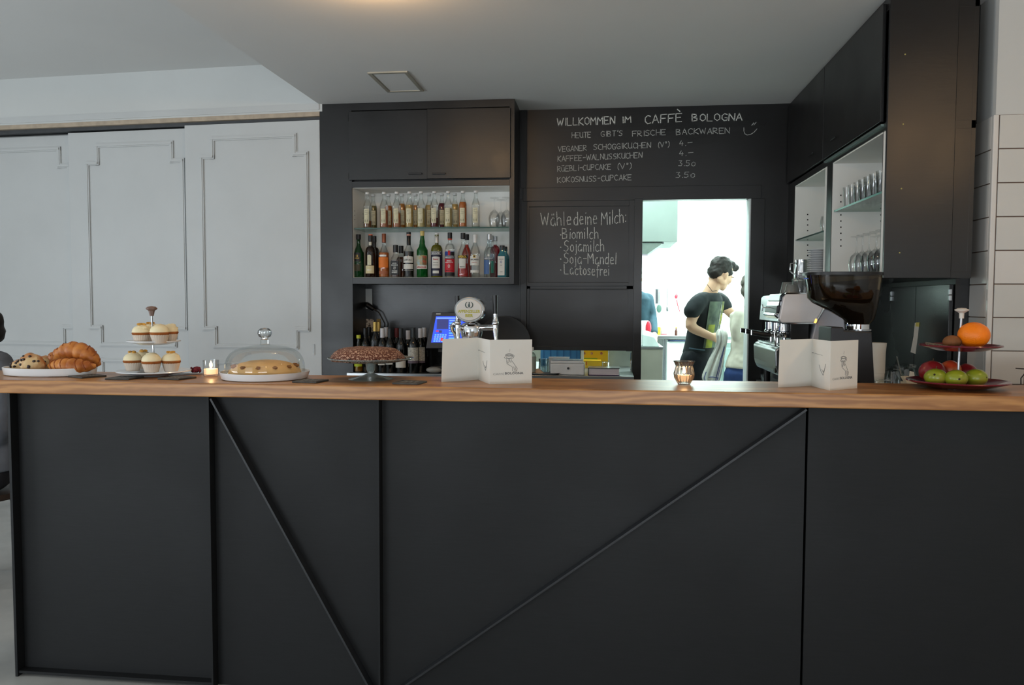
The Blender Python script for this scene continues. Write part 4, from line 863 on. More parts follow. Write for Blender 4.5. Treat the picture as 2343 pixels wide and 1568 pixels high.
for k in range(3):
    yy = EY+.12+k*.17
    gh = onY(1808+k*1, 752, yy); z = onY(1800, 742, EY).z
    X0_ = onY(1806, 750, EY).x
    g_ = MB().lathe((X0_, yy, z-.075), [(0, 0), (.030, 0), (.036, .01), (.036, .03), (.030, .035), (.030, .075), (0, .075)], 20).build('group_head', CHROME, em)
    MB().tube([(X0_-.03, yy, z-.066), (X0_-.075, yy-.004, z-.062)], .0075).build('portafilter_neck', CHROME, g_)
    MB().tube([(X0_-.07, yy-.004, z-.062), (X0_-.10, yy-.006, z-.058), (X0_-.165, yy-.01, z-.048)], [.011, .014, .0125], 12).build('portafilter_handle', BLKPL, g_)
    MB().lathe((X0_-.168, yy-.01, z-.048), [(0, -.013), (.004, -.013), (.004, .013), (0, .013)], 12).build('handle_cap', CHROME, g_)
    MB().tube([(X0_, yy-.01, z-.075), (X0_, yy-.012, z-.11)], .008).build('spout', CHROME, g_)
m = MB(); a = onY(1772, 764, EY+.03); m.tube([onY(1786, 742, EY+.03), a+Vector((.006, 0, .02)), a, onY(1775, 792, EY+.03)], .0038); m.build('steam_wand', CHROME, em)
m = MB(); m.prism(PP([(1779, 797), (1790, 793), (1860, 793), (1860, 862), (1784, 862), (1778, 850), (1775, 838), (1774, 802)], EY+.02), (0, ED, 0)); m.build('drip_tray', DCHROME, em, bevel=.008, bseg=3)
m = MB(); z = onY(1770, 792, EY).z
for k in range(9): x = onY(1784, 792, EY).x+.014*k; m.box(x, x+.008, EY+.04, EY+.6, z, z+.004)
m.build('drip_grid', CHROME, em)
MB().tube([onY(1772, 848, EY+.06), onY(1780, 847, EY+.06)], .014, 14).build('foot', BLKPL, em)
for fx_ in (1800, 1850):
    for fy_ in (EY+.08, EY+.5): MB().lathe((onY(fx_, 850, EY).x, fy_, RZ+.0), [(0, 0), (.018, 0), (.018, .11), (0, .11)], 14).build('leg', BLKPL, em)
m = MB(); m.box(onY(1815, 745, EY).x, onY(1856, 745, EY).x, EY+.05, EY+.6, RZ+.06, onY(1800, 742, EY).z); m.build('inner_back', BLKPL, em)
# cups and glasses on the machine
zt = onY(1820, 674, EY).z
CG = [(0, 0), (.024, 0), (.026, .003), (.036, .052), (.0345, .052), (.0245, .006), (0, .006)]
for px, yy, s_, m_, lb_ in ((1798, EY+.30, .068, thin_glass('milky_glass', (.6, .62, .6), .2, opacity=.45, body=(170, 172, 168)), 'pale glass cup at the left corner on top of the espresso machine'), (1808, EY+.12, .052, thin_glass('milky_glass', (.6, .62, .6)), 'shorter pale glass cup nearest on the espresso machine'),
                        (1818, EY+.34, .068, thin_glass('milky_glass', (.6, .62, .6)), 'pale glass cup behind the shorter one on the espresso machine')):
    P = [(r*1.15, z*s_/.052) for r, z in CG]; fl = s_ > .06
    lathe_glass('glass_cup', lb_, (onY(px+4, 670, yy).x, yy, zt+.001), P, 'glasses on the espresso machine', flip=True, m=m_, cat='cup')
for px, yy, lb_ in ((1826, EY+.13, 'clear faceted glass in front of the hopper on the espresso machine'), (1836, EY+.25, 'clear glass behind the faceted one on the espresso machine')):
    lathe_glass('drinking_glass', lb_, (onY(px, 670, yy).x, yy, zt+.001), [(0, 0), (.030, 0), (.031, .004), (.033, .078), (.030, .082), (.0285, .078), (.0275, .01), (0, .01)], 'glasses on the espresso machine', 12)

# ================================================================== COFFEE GRINDER
GY = 3.52
gr = thing('coffee_grinder', 'black coffee grinder with a big smoked bean hopper in front of the espresso machine', 'grinder', (1.05, GY, RZ))
def loft(mb, secs, seg=28, cap=True, sm=True, sq=0):
    vs = []; fs = []
    for (cx, cy, cz, rx, ry) in secs:
        for i in range(seg):
            a = 2*PI*i/seg; q = 1
            if sq: q = 1/(abs(math.cos(a))**sq+abs(math.sin(a))**sq)**(1/sq)
            vs.append((cx+rx*q*math.cos(a), cy+ry*q*math.sin(a), cz))
    for k in range(len(secs)-1):
        for i in range(seg): fs.append((k*seg+i, k*seg+(i+1) % seg, (k+1)*seg+(i+1) % seg, (k+1)*seg+i))
    if cap: fs += [tuple(range(seg-1, -1, -1)), tuple((len(secs)-1)*seg+i for i in range(seg))]
    return mb.add(vs, fs, sm)
def sec(xl, xr, py, ry=None, Y=GY):
    a, b = onY(xl, py, Y), onY(xr, py, Y); return ((a.x+b.x)/2, Y, a.z, (b.x-a.x)/2, ry if ry else (b.x-a.x)/2*.85)
HOPG = thin_glass('smoked_hopper', (.36, .26, .17), .16, .03, opacity=.22, body=(44, 34, 22))
secs = [sec(1940, 1988, 742), sec(1930, 1998, 730), sec(1905, 2001, 715), sec(1886, 2003, 705), sec(1862, 2004, 693), sec(1851, 2006, 682), sec(1847, 2010, 650), sec(1844, 2012, 630)]
loft(MB(), secs, cap=False, sq=3).build('hopper', HOPG, gr)
def shr(s, k): return (s[0], s[1], s[2], s[3]-k, s[4]-k)
b_ = [shr(s, .006) for s in secs[:6]]+[shr(sec(1848.5, 2008, 664), .006)]
loft(MB(), b_, sq=3).build('coffee_beans', mat('coffee_beans', (40, 24, 14), .45, var=.5, scale=90, bump=.9, bscale=90), gr)
loft(MB(), [sec(1841, 2014, 631), sec(1841, 2014, 625), sec(1846, 2010, 624)], sq=3).build('hopper_lid', BLKPL, gr)
loft(MB(), [sec(1936, 1990, 753), sec(1936, 1990, 742)]).build('collar', CHROME, gr)
loft(MB(), [sec(1940, 1994, 757), sec(1940, 1994, 753)]).build('adjusting_ring', DCHROME, gr)
a0, a1 = onY(1902, 749, GY-.09), onY(1995, 760, GY-.09); b0, b1 = onY(1899, 900, GY-.09), onY(2008, 900, GY-.09)
m = MB(); m.prism([a0, (onY(1930, 749, GY-.09)), onY(1932, 757, GY-.09), a1, Vector((b1.x, b1.y, RZ+.001)), Vector((b0.x, b0.y, RZ+.001))], (0, .20, 0)); m.build('body', mat('grinder_black', (34, 34, 37), .42, var=.04), gr, bevel=.004)
MB().lathe((onY(1846, 640, GY-.11).x+.003, GY-.085, onY(1846, 640, GY).z), [(0, 0), (.010, .0), (.010, .004), (0, .004)], 14).build('badge', mat('badge_blue', (60, 90, 170), .3), gr)
MB().box(onY(1948, 800, GY-.2).x, onY(1980, 800, GY-.2).x, GY-.10, GY-.14, RZ+.12, RZ+.17).build('dosing_spout', BLKPL, gr)

# small things on the side worktop near the pier
def at(px, py, Y): return onY(px, py, Y)
o = lathe_glass('paper_cup_stack', 'stack of white paper cups beside the coffee grinder', (at(2009, 800, 3.95).x, 3.95, RZ+.0), [(0, 0), (.027, 0), (.029, .10), (.030, .101), (.030, .13), (.031, .131), (.031, .155), (.033, .156), (.034, .255), (.038, .300), (.036, .300), (0, .285)], 'paper cups', 20, m=PAPER, cat='cups'); del o['group']
JAR = thin_glass('jar_glass', (.88, .92, .90), .25)
def jar(px, Y, r, h, lb_, fill):
    t = thing('clip_jar', lb_, 'jar', (at(px, 850, Y).x, Y, RZ), 0, 'glass jars by the grinder')
    MB().lathe((0, 0, 0), [(0, 0), (r, 0), (r*1.03, .01), (r*1.03, h*.7), (r*.82, h*.84), (r*.82, h*.88), (r*.95, h*.9), (r*.95, h*.93)], 24).build('jar_body', JAR, t, local=True)
    MB().lathe((0, 0, 0), [(r*.97, h*.93), (r*.97, h*.97), (r*.6, h), (0, h)], 24).build('lid', CLEAR, t, local=True)
    MB().lathe((0, 0, 0), [(0, .004), (r*.95, .004), (r*.95, h*.45), (0, h*.47)], 20).build('contents', fill, t, local=True)
jar(2040, 3.98, .058, .19, 'squat glass clip jar right of the paper cups', mat('dark_tea', (30, 26, 22), .8)); jar(2016, 3.80, .045, .15, 'small glass clip jar in front of the paper cups', mat('dark_tea', (30, 26, 22), .8))
jar(2070, 4.12, .055, .19, 'glass clip jar behind the milk carton', mat('dark_tea', (30, 26, 22), .8))
t = thing('milk_carton', 'cream paper carton with folded top beside the glass jars', 'carton', (at(2080, 850, 3.86).x, 3.86, RZ), R(12))
MB().box(-.026, .026, -.026, .026, 0, .125).build('carton_body', mat('carton_cream', (206, 198, 176), .7, var=.03), t, local=True, bevel=.002)
MB().prism([(-.026, -.026, .125), (.026, -.026, .125), (.026, 0, .150), (-.026, 0, .150)], (0, .026, 0)).build('folded_top', mat('carton_cream', (206, 198, 176), .7), t, local=True)
MB().prism([(.0, -.004, .148), (.026, -.004, .148), (.022, -.004, .17), (.002, -.004, .175)], (0, .003, 0)).build('carton_flap', PAPER, t, local=True)
t = thing('napkin_holder', 'white paper napkins in a small holder left of the fruit stand', 'napkins', (at(2118, 850, 3.86).x, 3.86, RZ), R(-10))
MB().prism([(-.03, 0, 0), (.02, 0, 0), (.03, 0, .165), (-.012, 0, .18), (-.02, 0, .15)], (0, .012, 0)).build('napkins', PAPER, t, local=True)
MB().box(-.04, .04, -.012, -.004, 0, .04).build('holder', CHROME, t, local=True)
m = MB(); m.tube([at(2052, 815, 3.9), at(2062, 858, 3.9)], .0022); o = tag(m.build('drinking_straw', CHROME), 'thin metal spoon handle leaning by the glass jars', 'spoon')

# ================================================================== BEHIND THE BAR: till, tap, small items
def Pt(px, py, Y): return onY(px, py, Y)
# till
TY = 5.02
till = thing('till', 'dark grey touch-screen till with a lit blue screen standing in the niche', 'till', (Pt(1020, 850, TY).x, TY+.1, WZ))
bez = PP([(983, 717), (1094, 717), (1094, 800), (972, 803)], TY)
cen = sum(bez, Vector())/4
tilt = R(12)
def tiltpt(px, py, d=0):
    p = Pt(px, py, TY); z0 = Pt(1030, 803, TY).z; p = Vector((p.x, p.y+(p.z-z0)*math.tan(tilt)+d, p.z)); return p
m = MB(); m.prism([tiltpt(*q) for q in ((983, 717), (1094, 717), (1094, 803), (972, 803))], (0, .035, 0)); m.build('bezel', DARKG, till, bevel=.004)
SCR = mat('screen_blue', (40, 70, 220), .2, emit=(62, 96, 235), estr=.9); SCD = mat('screen_dark', (60, 66, 130), .2, emit=(58, 62, 118), estr=.8); SCC = mat('screen_cyan', (90, 170, 240), .2, emit=(100, 190, 250), estr=.9); SCRD = mat('screen_red', (210, 50, 60), .2, emit=(220, 60, 70), estr=.9); SCL = mat('screen_light', (130, 170, 250), .2, emit=(125, 165, 250), estr=.9)
def scr(nm, mm, x0, y0, x1, y1, d, par=till):
    m = MB(); m.prism([tiltpt(*q, d) for q in ((x0, y0), (x1, y0), (x1, y1), (x0, y1))], (0, .001, 0)); return m.build(nm, mm, par)
m = MB(); m.prism([tiltpt(*q, -.0012) for q in ((993, 726), (1090, 726), (1090, 789), (984, 789))], (0, .001, 0)); s0 = m.build('screen', SCR, till)
scr('screen_heading', SCL, 994, 729, 1088, 732, -.002, s0); scr('screen_window', SCD, 996, 733, 1024, 757, -.002, s0); scr('screen_button', SCRD, 995, 760, 1001, 763, -.002, s0); scr('screen_button', SCD, 1002, 760, 1009, 766, -.002, s0)
for i in range(5):
    for j in range(4):
        scr('screen_button', SCL if (i+j) % 3 else SCC, 992+6*i-j*.8, 769+5*j, 996.5+6*i-j*.8, 772.5+5*j, -.002, s0)
for j in range(8): scr('screen_line', SCC if j % 2 else SCL, 1026, 735+6*j, 1040, 738+6*j, -.002, s0)
scr('screen_button', SCRD, 1007, 778, 1013, 785, -.0025, s0); scr('maker_plate', INKW, 993, 719, 1004, 721.5, -.0015)
m = MB(); m.prism([tiltpt(*q, .03) for q in ((1000, 795), (1075, 795), (1075, 812), (1000, 812))], (0, .05, 0)); m.build('neck', BLKPL, till)
m = MB(); c0 = Pt(1030, 840, TY+.12); m.box(c0.x-.12, c0.x+.14, TY+.02, TY+.24, WZ+.0, WZ+.05); m.build('stand_foot', BLKPL, till, bevel=.01)
if True:
    dY = 5.28-TY   # keep everything on the steel: the foot reaches back onto the worktop
    till.location.y += dY; till.location.x += (Pt(1020, 850, TY+dY).x-Pt(1020, 850, TY).x)
o = MB().ball((Pt(993, 838, 5.30).x, 5.31, WZ+.022), (.058, .03, .022), 18, 10).build('oval_dish', mat('grey_dish', (142, 140, 134), .35, coat=.3)); tag(o, 'grey upturned oval dish at the foot of the till', 'dish')
# wall plates, plug and card
NY = YW-.0125
t = thing('wall_socket', 'tall white socket plate with black plug on the niche wall', 'socket', tuple(Pt(841, 684, NY)))
a, b = Pt(829.5, 661, NY), Pt(852.5, 707, NY); BX('plate', mat('white_plate', (200, 202, 200), .4), a.x, b.x, NY-.012, NY, b.z, a.z, t, bevel=.002)
c = Pt(839, 696, NY-.02); m = MB(); m.tube([c, c+Vector((.02, -.03, -.01)), c+Vector((.06, -.035, -.035))], [.016, .02, .016], 12); m.build('plug', BLKPL, t)
m = MB(); m.tube([c+Vector((.055, -.035, -.03)), c+Vector((.10, -.03, -.06)), c+Vector((.14, -.02, -.14)), c+Vector((.12, -.01, -.30)), c+Vector((.13, -.01, -.44))], .005); m.build('cable', BLKPL, t)
a, b = Pt(831, 730, NY), Pt(856, 760, NY); t = tag(BX('picture_card', mat('speckled_card', (196, 190, 182), .7, col2=(70, 62, 58), scale=55, lo=.5, hi=.62), a.x, b.x, NY-.004, NY, b.z, a.z, None), 'pale speckled picture card low on the niche wall', 'card')
a, b = Pt(862, 730, NY), Pt(871, 758, NY); tag(BX('postcard', mat('ochre_card', (150, 126, 74), .7), a.x, b.x, NY-.004, NY, b.z, a.z, None), 'narrow ochre card behind the gold-topped bottles', 'card')
# black disc leaning behind the tap
t = thing('black_disc', 'large black disc leaning in the niche behind the beer tap', 'tray', tuple(Pt(1160, 790, 5.50)))
c = Pt(1152, 786, 5.52); m = MB(); P = [(0, 0), (.17, 0), (.19, .012), (.194, .012), (.174, -.004), (0, -.004)]
m.lathe((0, 0, 0), P, 40); rt = m.build('tray_body', mat('disc_black', (12, 12, 13), .5), t, local=True); rt.rotation_euler = (R(78), 0, 0); t.location = (c.x, 5.50, WZ+.195)
# beer tap
BY = 3.34
tap = thing('beer_tap', 'chrome two-handled beer tap with an oval backlit badge behind the left menu', 'beer tap', (Pt(1079, 800, BY).x, BY, .905))
z_ = lambda py: Pt(1080, py, BY).z
xx = lambda px, Y=BY: Pt(px, 720, Y).x
m = MB(); c = (xx(1079), BY, 0); loft(m, [(c[0], BY, .905, .052, .05), (c[0], BY, .93, .05, .048), (c[0], BY, .99, .035, .035), (c[0], BY, z_(800), .036, .034), (c[0], BY, z_(775), .041, .036), (c[0], BY, z_(762), .047, .04), (c[0], BY, z_(748), .048, .04), (c[0], BY, z_(741), .039, .034), (c[0], BY, z_(737), .020, .02)], 32); m.build('column', CHROME, tap)
m = MB(); m.box(c[0]-.035, c[0]+.035, BY-.036, BY-.03, z_(800), z_(769)); m.build('column_front', mat('tap_grey', (150, 146, 146), .3, .7), tap, bevel=.004)
bcx, bcz = xx(1079.5), z_(709)
def disc(name, m_, rx, rz, y0, y1, sg=40, par=tap):
    mb = MB(); vs = []; fs = []
    for k, (y, s_) in enumerate(((y1, 1), (y0+.004, 1), (y0, .94))):
        for i in range(sg): an = 2*PI*i/sg; vs.append((bcx+rx*s_*math.cos(an), y, bcz+rz*s_*math.sin(an)))
    for k in range(2):
        for i in range(sg): fs.append((k*sg+i, k*sg+(i+1) % sg, (k+1)*sg+(i+1) % sg, (k+1)*sg+i))
    fs += [tuple(range(sg-1, -1, -1)), tuple(2*sg+i for i in range(sg))]
    return mb.add(vs, fs, True).build(name, m_, par)
disc('badge_rim', CHROME, .0645, .0535, BY-.062, BY-.01); bf = disc('badge_face', mat('badge_white', (214, 208, 200), .12, coat=.6, var=.02), .056, .0455, BY-.067, BY-.05)
text_on(MB(), 'APPENZELLER', (bcx-.047, BY-.0672, bcz-.012), (.094, 0, 0), (0, 0, .012), (0, -.0006, 0), .03).build('badge_lettering', mat('badge_yellow', (176, 168, 50), .5), bf)
text_on(MB(), 'BIER', (bcx-.016, BY-.0672, bcz-.030), (.033, 0, 0), (0, 0, .013), (0, -.0006, 0), .04).build('badge_lettering', mat('badge_yellow', (176, 168, 50), .5), bf)
m = MB()
for s_ in (-1, 1):
    pts = [(bcx+s_*.0155*math.sin(a_), BY-.0674, bcz+.021-.0135*math.cos(a_)) for a_ in [R(x) for x in range(10, 151, 20)]]
    m.tube(pts, [.0012, .0018, .0022, .0024, .0022, .0020, .0016, .0010], 6)
m.build('wreath', mat('badge_ink', (70, 84, 82), .5), bf)
m = MB(); m.ball((bcx, BY-.0674, bcz+.018), (.0048, .001, .008), 10, 6); m.ball((bcx+.0005, BY-.0674, bcz+.029), (.003, .001, .004), 8, 6); m.build('emblem', mat('badge_ink', (70, 84, 82), .5), bf)
def tapside(s_, hx, topy, boty, swing):
    x0 = xx(hx)
    zc = z_(749)
    m = MB(); m.tube([(bcx+s_*.030, BY, z_(756)), (bcx+s_*.045, BY-.02, z_(750)), (x0+s_*.004, BY-.035, z_(749))], [.014, .013, .0125], 14); m.build('tap_arm', CHROME, tap)
    m = MB(); m.tube([(x0, BY-.035, z_(757)), (x0, BY-.035, z_(735))], .012, 14); m.tube([(x0, BY-.035, z_(735)), (x0, BY-.035, z_(728)), (x0-.001, BY-.035, z_(718))], [.013, .009, .0095], 14); m.ball((x0, BY-.035, z_(739)), .0145, 12, 8); m.build('tap_valve', CHROME, tap)
    m = MB(); m.tube([(x0-.001, BY-.035, z_(719)), (x0-.0015, BY-.036, topy if topy > 10 else 0) if False else (x0-.002, BY-.036, z_(topy))], [.0085, .0105], 12); m.build('tap_handle', mat('handle_black_gloss', (14, 14, 16), .3), tap)
    m = MB(); m.tube([(x0+.001, BY-.04, z_(752)), (x0+.004, BY-.05, z_(770)), (x0+.012, BY-.052, z_(805))], [.011, .0085, .0075], 12); m.build('tap_spout', CHROME, tap)
tapside(1, 1136, 676, 0, 0); tapside(-1, 1051, 677, 0, 0)
# water tap spout left of it
t = thing('water_tap', 'small white and chrome swan-neck water tap left of the beer tap', 'tap', (xx(1040), BY+.06, .905)); xa = xx(1040)
m = MB(); m.tube([(xa, BY+.06, .905), (xa, BY+.06, z_(775)), (xa-.004, BY+.05, z_(765))], [.014, .013, .013], 12); m.build('tap_body', mat('tap_white', (196, 198, 196), .2, coat=.4), t)
m = MB(); m.tube([(xa-.004, BY+.05, z_(766)), (xa-.016, BY+.035, z_(757)), (xa-.016, BY+.02, z_(747)), (xa-.004, BY+.01, z_(741)), (xa+.012, BY, z_(744)), (xa+.016, BY-.005, z_(752))], .0085, 12); m.build('tap_neck', CHROME, t)
m = MB(); m.ball((xa+.001, BY+.01, z_(747)), (.010, .008, .008), 12, 8); m.build('lever_cap', BLKPL, t)

# things on the steel worktop at the hatch
HYh = 5.30
def smoothbox(x0, x1, y0, y1, z0, z1, nm, mm, par, bv=.006): return BX(nm, mm, x0, x1, y0, y1, z0, z1, par, bevel=bv, bseg=3)
t = thing('soap_bottle', 'clear bottle with a white cap just right of the left menu', 'bottle', (Pt(1217, 850, 5.30).x, 5.30, WZ))
MB().lathe((0, 0, 0), [(0, 0), (.027, 0), (.028, .003), (.028, .125), (.02, .14), (.012, .15), (.012, .165), (0, .165)], 18).build('glass_body', JAR, t, local=True)
MB().lathe((0, 0, 0), [(.0135, .160), (.0135, .186), (0, .186)], 14).build('cap', CAPW, t, local=True)
MB().lathe((0, 0, 0), [(0, .02), (.0287, .02), (.0287, .12), (0, .12)], 18, ).build('label', mat('faded_label', (150, 156, 148), .7, var=.1), t, local=True)
cb = thing('cash_box', 'white metal cash box with a round lock on the steel worktop', 'cash box', (Pt(1296, 855, 5.32).x, 5.40, WZ))
a, b = Pt(1259, 832, 5.31), Pt(1337, 857, 5.31)
WHM = mat('white_enamel', (212, 214, 214), .3, coat=.3)
smoothbox(a.x, b.x, 5.31, 5.52, WZ+.001, a.z, 'box_body', WHM, cb, .008); smoothbox(a.x+.002, b.x-.012, 5.315, 5.515, a.z+.001, a.z+.018, 'lid', WHM, cb, .004)
c = Pt(1300, 843, 5.309); m = MB(); m.tube([c, c-Vector((0, .006, 0))], .008, 16); m.build('lock', DCHROME, cb)
BX('lid_slot', HOLE, Pt(1278, 829, 5.31).x, Pt(1311, 829, 5.31).x, 5.40, 5.404, a.z+.0175, a.z+.0187, cb)
a, b = Pt(1256, 817, 5.56), Pt(1302, 828, 5.56); t = thing('storage_box', 'second white box behind the cash box in the hatch', 'box', ((a.x+b.x)/2, 5.60, WZ)); smoothbox(a.x, b.x, 5.56, 5.60, WZ+.001, a.z-.006, 'box_body', mat('box_grey', (176, 178, 178), .4), t, .003); smoothbox(a.x-.003, b.x+.003, 5.557, 5.603, a.z-.006, a.z, 'lid', WHM, t, .002)
bk = thing('book', 'thick dark-covered book lying on the steel worktop under the hatch', 'book', (Pt(1380, 858, 5.31).x, 5.40, WZ))
a, b = Pt(1346, 843, 5.31), Pt(1417, 857, 5.31)
m = MB(); m.box(a.x+.004, b.x-.002, 5.314, 5.46, WZ+.005, a.z-.001); m.build('pages', mat('page_block', (196, 190, 196), .8, var=.08, scale=6, stretch=(1, 1, 120)), bk)
BX('cover', mat('book_cover', (44, 50, 50), .3, coat=.3), a.x, b.x+.002, 5.308, 5.465, a.z-.001, a.z+.003, bk); BX('cover', mat('book_under', (60, 30, 78), .4), a.x, b.x, 5.31, 5.465, WZ+.001, WZ+.005, bk); BX('spine', mat('book_cover', (44, 50, 50), .3), a.x-.003, a.x+.001, 5.308, 5.465, WZ+.001, a.z+.002, bk)
cx_ = Pt(1238, 855, 5.33).x
t = thing('glass_jug', 'clear glass jug beside the cash box', 'jug', (Pt(1243, 855, 5.36).x, 5.40, WZ)); MB().lathe((0, 0, 0), [(0, 0), (.036, 0), (.038, .004), (.034, .075), (.036, .102), (.0345, .102), (.032, .075), (.0355, .008), (0, .006)], 20).build('jug_body', JAR, t, local=True)
MB().tube([(.034, 0, .085), (.052, 0, .075), (.05, 0, .03), (.037, 0, .02)], .004).build('handle', CLEAR, t, local=True)
t = thing('steel_tray', 'small oval steel tray at the front of the steel worktop near the hatch', 'tray', (Pt(1240, 862, 5.29).x, 5.31, WZ))
loft(MB(), [(0, 0, .001, .10, .035), (0, 0, .004, .112, .04), (0, 0, .012, .122, .044), (0, 0, .014, .122, .044), (0, 0, .006, .108, .036)], 28).build('tray_body', DCHROME, t, local=True)
bgx = Pt(1234, 855, 5.30).x; o = MB().prism([(bgx-.07, 5.288, WZ+.0135), (bgx+.03, 5.288, WZ+.0135), (bgx-.004, 5.288, WZ+.042), (bgx-.055, 5.288, WZ+.034)], (0, .03, 0)).build('paper_bag', mat('kraft_paper', (186, 156, 128), .8, var=.08)); tag(o, 'crumpled brown paper bag lying in the small steel tray', 'bag')
# in the hatch, beyond
HB = 6.02
cr = thing('blue_crate', 'blue ribbed plastic crate seen through the hatch', 'crate', (Pt(1285, 835, HB).x, HB+.15, WZ))
a, b = Pt(1237, 780, HB), Pt(1327, 836, HB); BX('crate_wall', mat('crate_blue', (66, 122, 168), .5, var=.06), a.x, b.x, HB, HB+.3, WZ+.001, a.z+.03, cr)
for k in range(6): x = a.x+(b.x-a.x)*(k+.5)/6; BX('rib', mat('crate_blue_dark', (44, 92, 138), .5), x-.003, x+.003, HB-.004, HB, WZ+.005, a.z+.03, cr)
a, b = Pt(1329, 780, HB-.05), Pt(1333, 836, HB-.05); tag(BX('white_post', WHM, a.x, b.x+.008, HB-.05, HB+.05, WZ+.001, a.z+.03), 'narrow white upright panel between the blue crate and the yellow carton', 'panel')
a, b = Pt(1334, 780, HB), Pt(1391, 836, HB)
yb = thing('yellow_carton', 'large yellow carton with small red marks seen through the hatch', 'carton', ((a.x+b.x)/2, HB+.12, WZ)); YEL = mat('carton_yellow', (226, 178, 20), .5, var=.05)
BX('carton_body', YEL, a.x, b.x, HB, HB+.25, WZ+.001, a.z+.03, yb)
for px in (1337, 1354, 1376): c = Pt(px, 809, HB-.001); MB().tube([c, c-Vector((0, .001, 0))], .010, 14).build('printed_dot', mat('dot_white', (200, 160, 140), .6, col2=(150, 50, 40), scale=60), yb)
BX('printed_band', mat('band_green', (150, 170, 40), .5), Pt(1335, 0, HB).x, Pt(1374, 0, HB).x, HB-.0015, HB, Pt(1350, 823, HB).z, Pt(1350, 819, HB).z, yb)
a, b = Pt(1335, 825, HB-.12), Pt(1375, 833, HB-.12); y2 = thing('yellow_carton', 'smaller yellow carton in front of the large one', 'carton', ((a.x+b.x)/2, HB-.06, WZ)); BX('carton_body', YEL, a.x, b.x, HB-.12, HB-.01, WZ+.001, a.z, y2); BX('printed_bar', mat('dot_red', (196, 60, 36), .5), a.x+.02, a.x+.026, HB-.1215, HB-.12, WZ+.02, a.z-.008, y2)
o = lathe_glass('spice_jar', 'small clear jar with dark lid right of the yellow cartons', (Pt(1384, 835, HB-.12).x, HB-.12, WZ+.001), [(0, 0), (.022, 0), (.022, .04), (.024, .042), (.024, .05), (0, .05)], 'spice jars', 14, m=JAR, cat='jar'); del o['group']
a, b = Pt(1394, 780, HB+.1), Pt(1462, 840, HB+.1); tag(BX('grey_tub', mat('tub_white', (176, 184, 174), .5), a.x, b.x, HB+.05, HB+.25, WZ+.001, a.z+.02), 'off-white plastic tub at the right of the hatch', 'tub')

# ================================================================== ON THE BAR TOP
def BT(px, py, z=CT): return onZ(px, py, z)
# --- pastry tray
tc_ = Vector((-2.17, 2.875, CT)); TW, TD = .185, .115
tr = thing('pastry_tray', 'white oval ceramic tray at the left end of the bar', 'tray', tuple(tc_))
loft(MB(), [(0, 0, .0, TW-.012, TD-.010), (0, 0, .004, TW-.005, TD-.005), (0, 0, .030, TW, TD), (0, 0, .032, TW-.002, TD-.002), (0, 0, .030, TW-.005, TD-.005), (0, 0, .008, TW-.011, TD-.011)], 44).build('tray_body', WHITEC, tr, local=True)
CRUST = mat('croissant_crust', (214, 140, 66), .45, col2=(160, 86, 30), scale=22, bump=.5, bscale=50); CRUMB = mat('roll_crust', (176, 108, 54), .55, col2=(206, 176, 128), scale=14, lo=.42, hi=.58, bump=.4); CHOC = mat('chocolate_chip', (40, 22, 14), .4)
def croissant(loc, rz, L, rmax, lb_, tilt=0, bend=1.5, roll_=0):
    t = thing('croissant', lb_, 'croissant', loc, rz, 'croissants on the white tray'); t.rotation_euler = (roll_, tilt, rz); WM[t.name] = t.matrix_basis.copy() if False else Matrix.Translation(Vector(loc)) @ t.rotation_euler.to_matrix().to_4x4()
    n = 34; pts = []; rs = []
    for i in range(n+1):
        u = i/n*2-1; a_ = u*bend/2; Rr = L/bend
        pts.append((Rr*math.sin(a_), -Rr*math.cos(a_)+Rr, 0)); e = max(0, 1-abs(u)**2.2)
        rs.append(max(.006, rmax*(.24+.76*e)*(1+.16*abs(math.sin(u*PI*3.5))-.09)))
    MB().tube(pts, rs, 18).build('crust', CRUST, t, local=True)
    m = MB()
    for k in range(-3, 4):
        if not k: continue
        u = k/4+.1; a_ = u*bend/2; Rr = L/bend; c = Vector((Rr*math.sin(a_), -Rr*math.cos(a_)+Rr, 0)); tt = Vector((math.cos(a_), math.sin(a_), 0)); nn = Vector((-math.sin(a_), math.cos(a_), 0)); rr = rmax*(.30+.70*(1-abs(u)**2.2))*1.03
        m.tube([c+nn*rr*math.cos(b)+Vector((0, 0, rr*math.sin(b)))+tt*.006*math.sin(b*2) for b in [R(x) for x in range(-30, 211, 20)]], .0022, 6)
    m.build('layer_ridge', mat('ridge_brown', (146, 76, 26), .5), t, local=True, kind='stuff')
    return t
zb = CT+.008
pc = lambda px, Y, z: (onY(px, 800, Y).x, Y, z)
croissant(pc(158, 2.83, zb+.030), R(6), .19, .031, 'croissant lying along the front of the white tray', bend=.9)
croissant(pc(176, 2.89, zb+.085), R(4), .21, .036, 'large curved croissant on top of the others at the right of the tray', bend=2.0, tilt=R(8), roll_=R(-76))
croissant(pc(132, 2.93, zb+.058), R(15), .15, .030, 'paler croissant pointing up behind the front one', bend=1.4, tilt=R(-38), roll_=R(-60))
def roll_(px, Y, z, r, lb_, seed):
    t = thing('chocolate_roll', lb_, 'roll', pc(px, Y, z), 0, 'chocolate chip rolls on the white tray')
    MB().ball((0, 0, 0), (r*1.12, r*.95, r), 22, 14, .18, 22, seed).build('dough', CRUMB, t, local=True)
    rn = random.Random(seed)
    for k in range(9):
        a_, e_ = rn.uniform(-2.6, -.5), rn.uniform(-.3, 1.1); d = Vector((math.cos(a_)*math.cos(e_)*r*1.1, math.sin(a_)*math.cos(e_)*r*.93, math.sin(e_)*r*.98))
        MB().ball(d, (.0066, .0062, .005), 8, 5, .3, 30, k).build('chocolate_chip', CHOC, t, local=True)
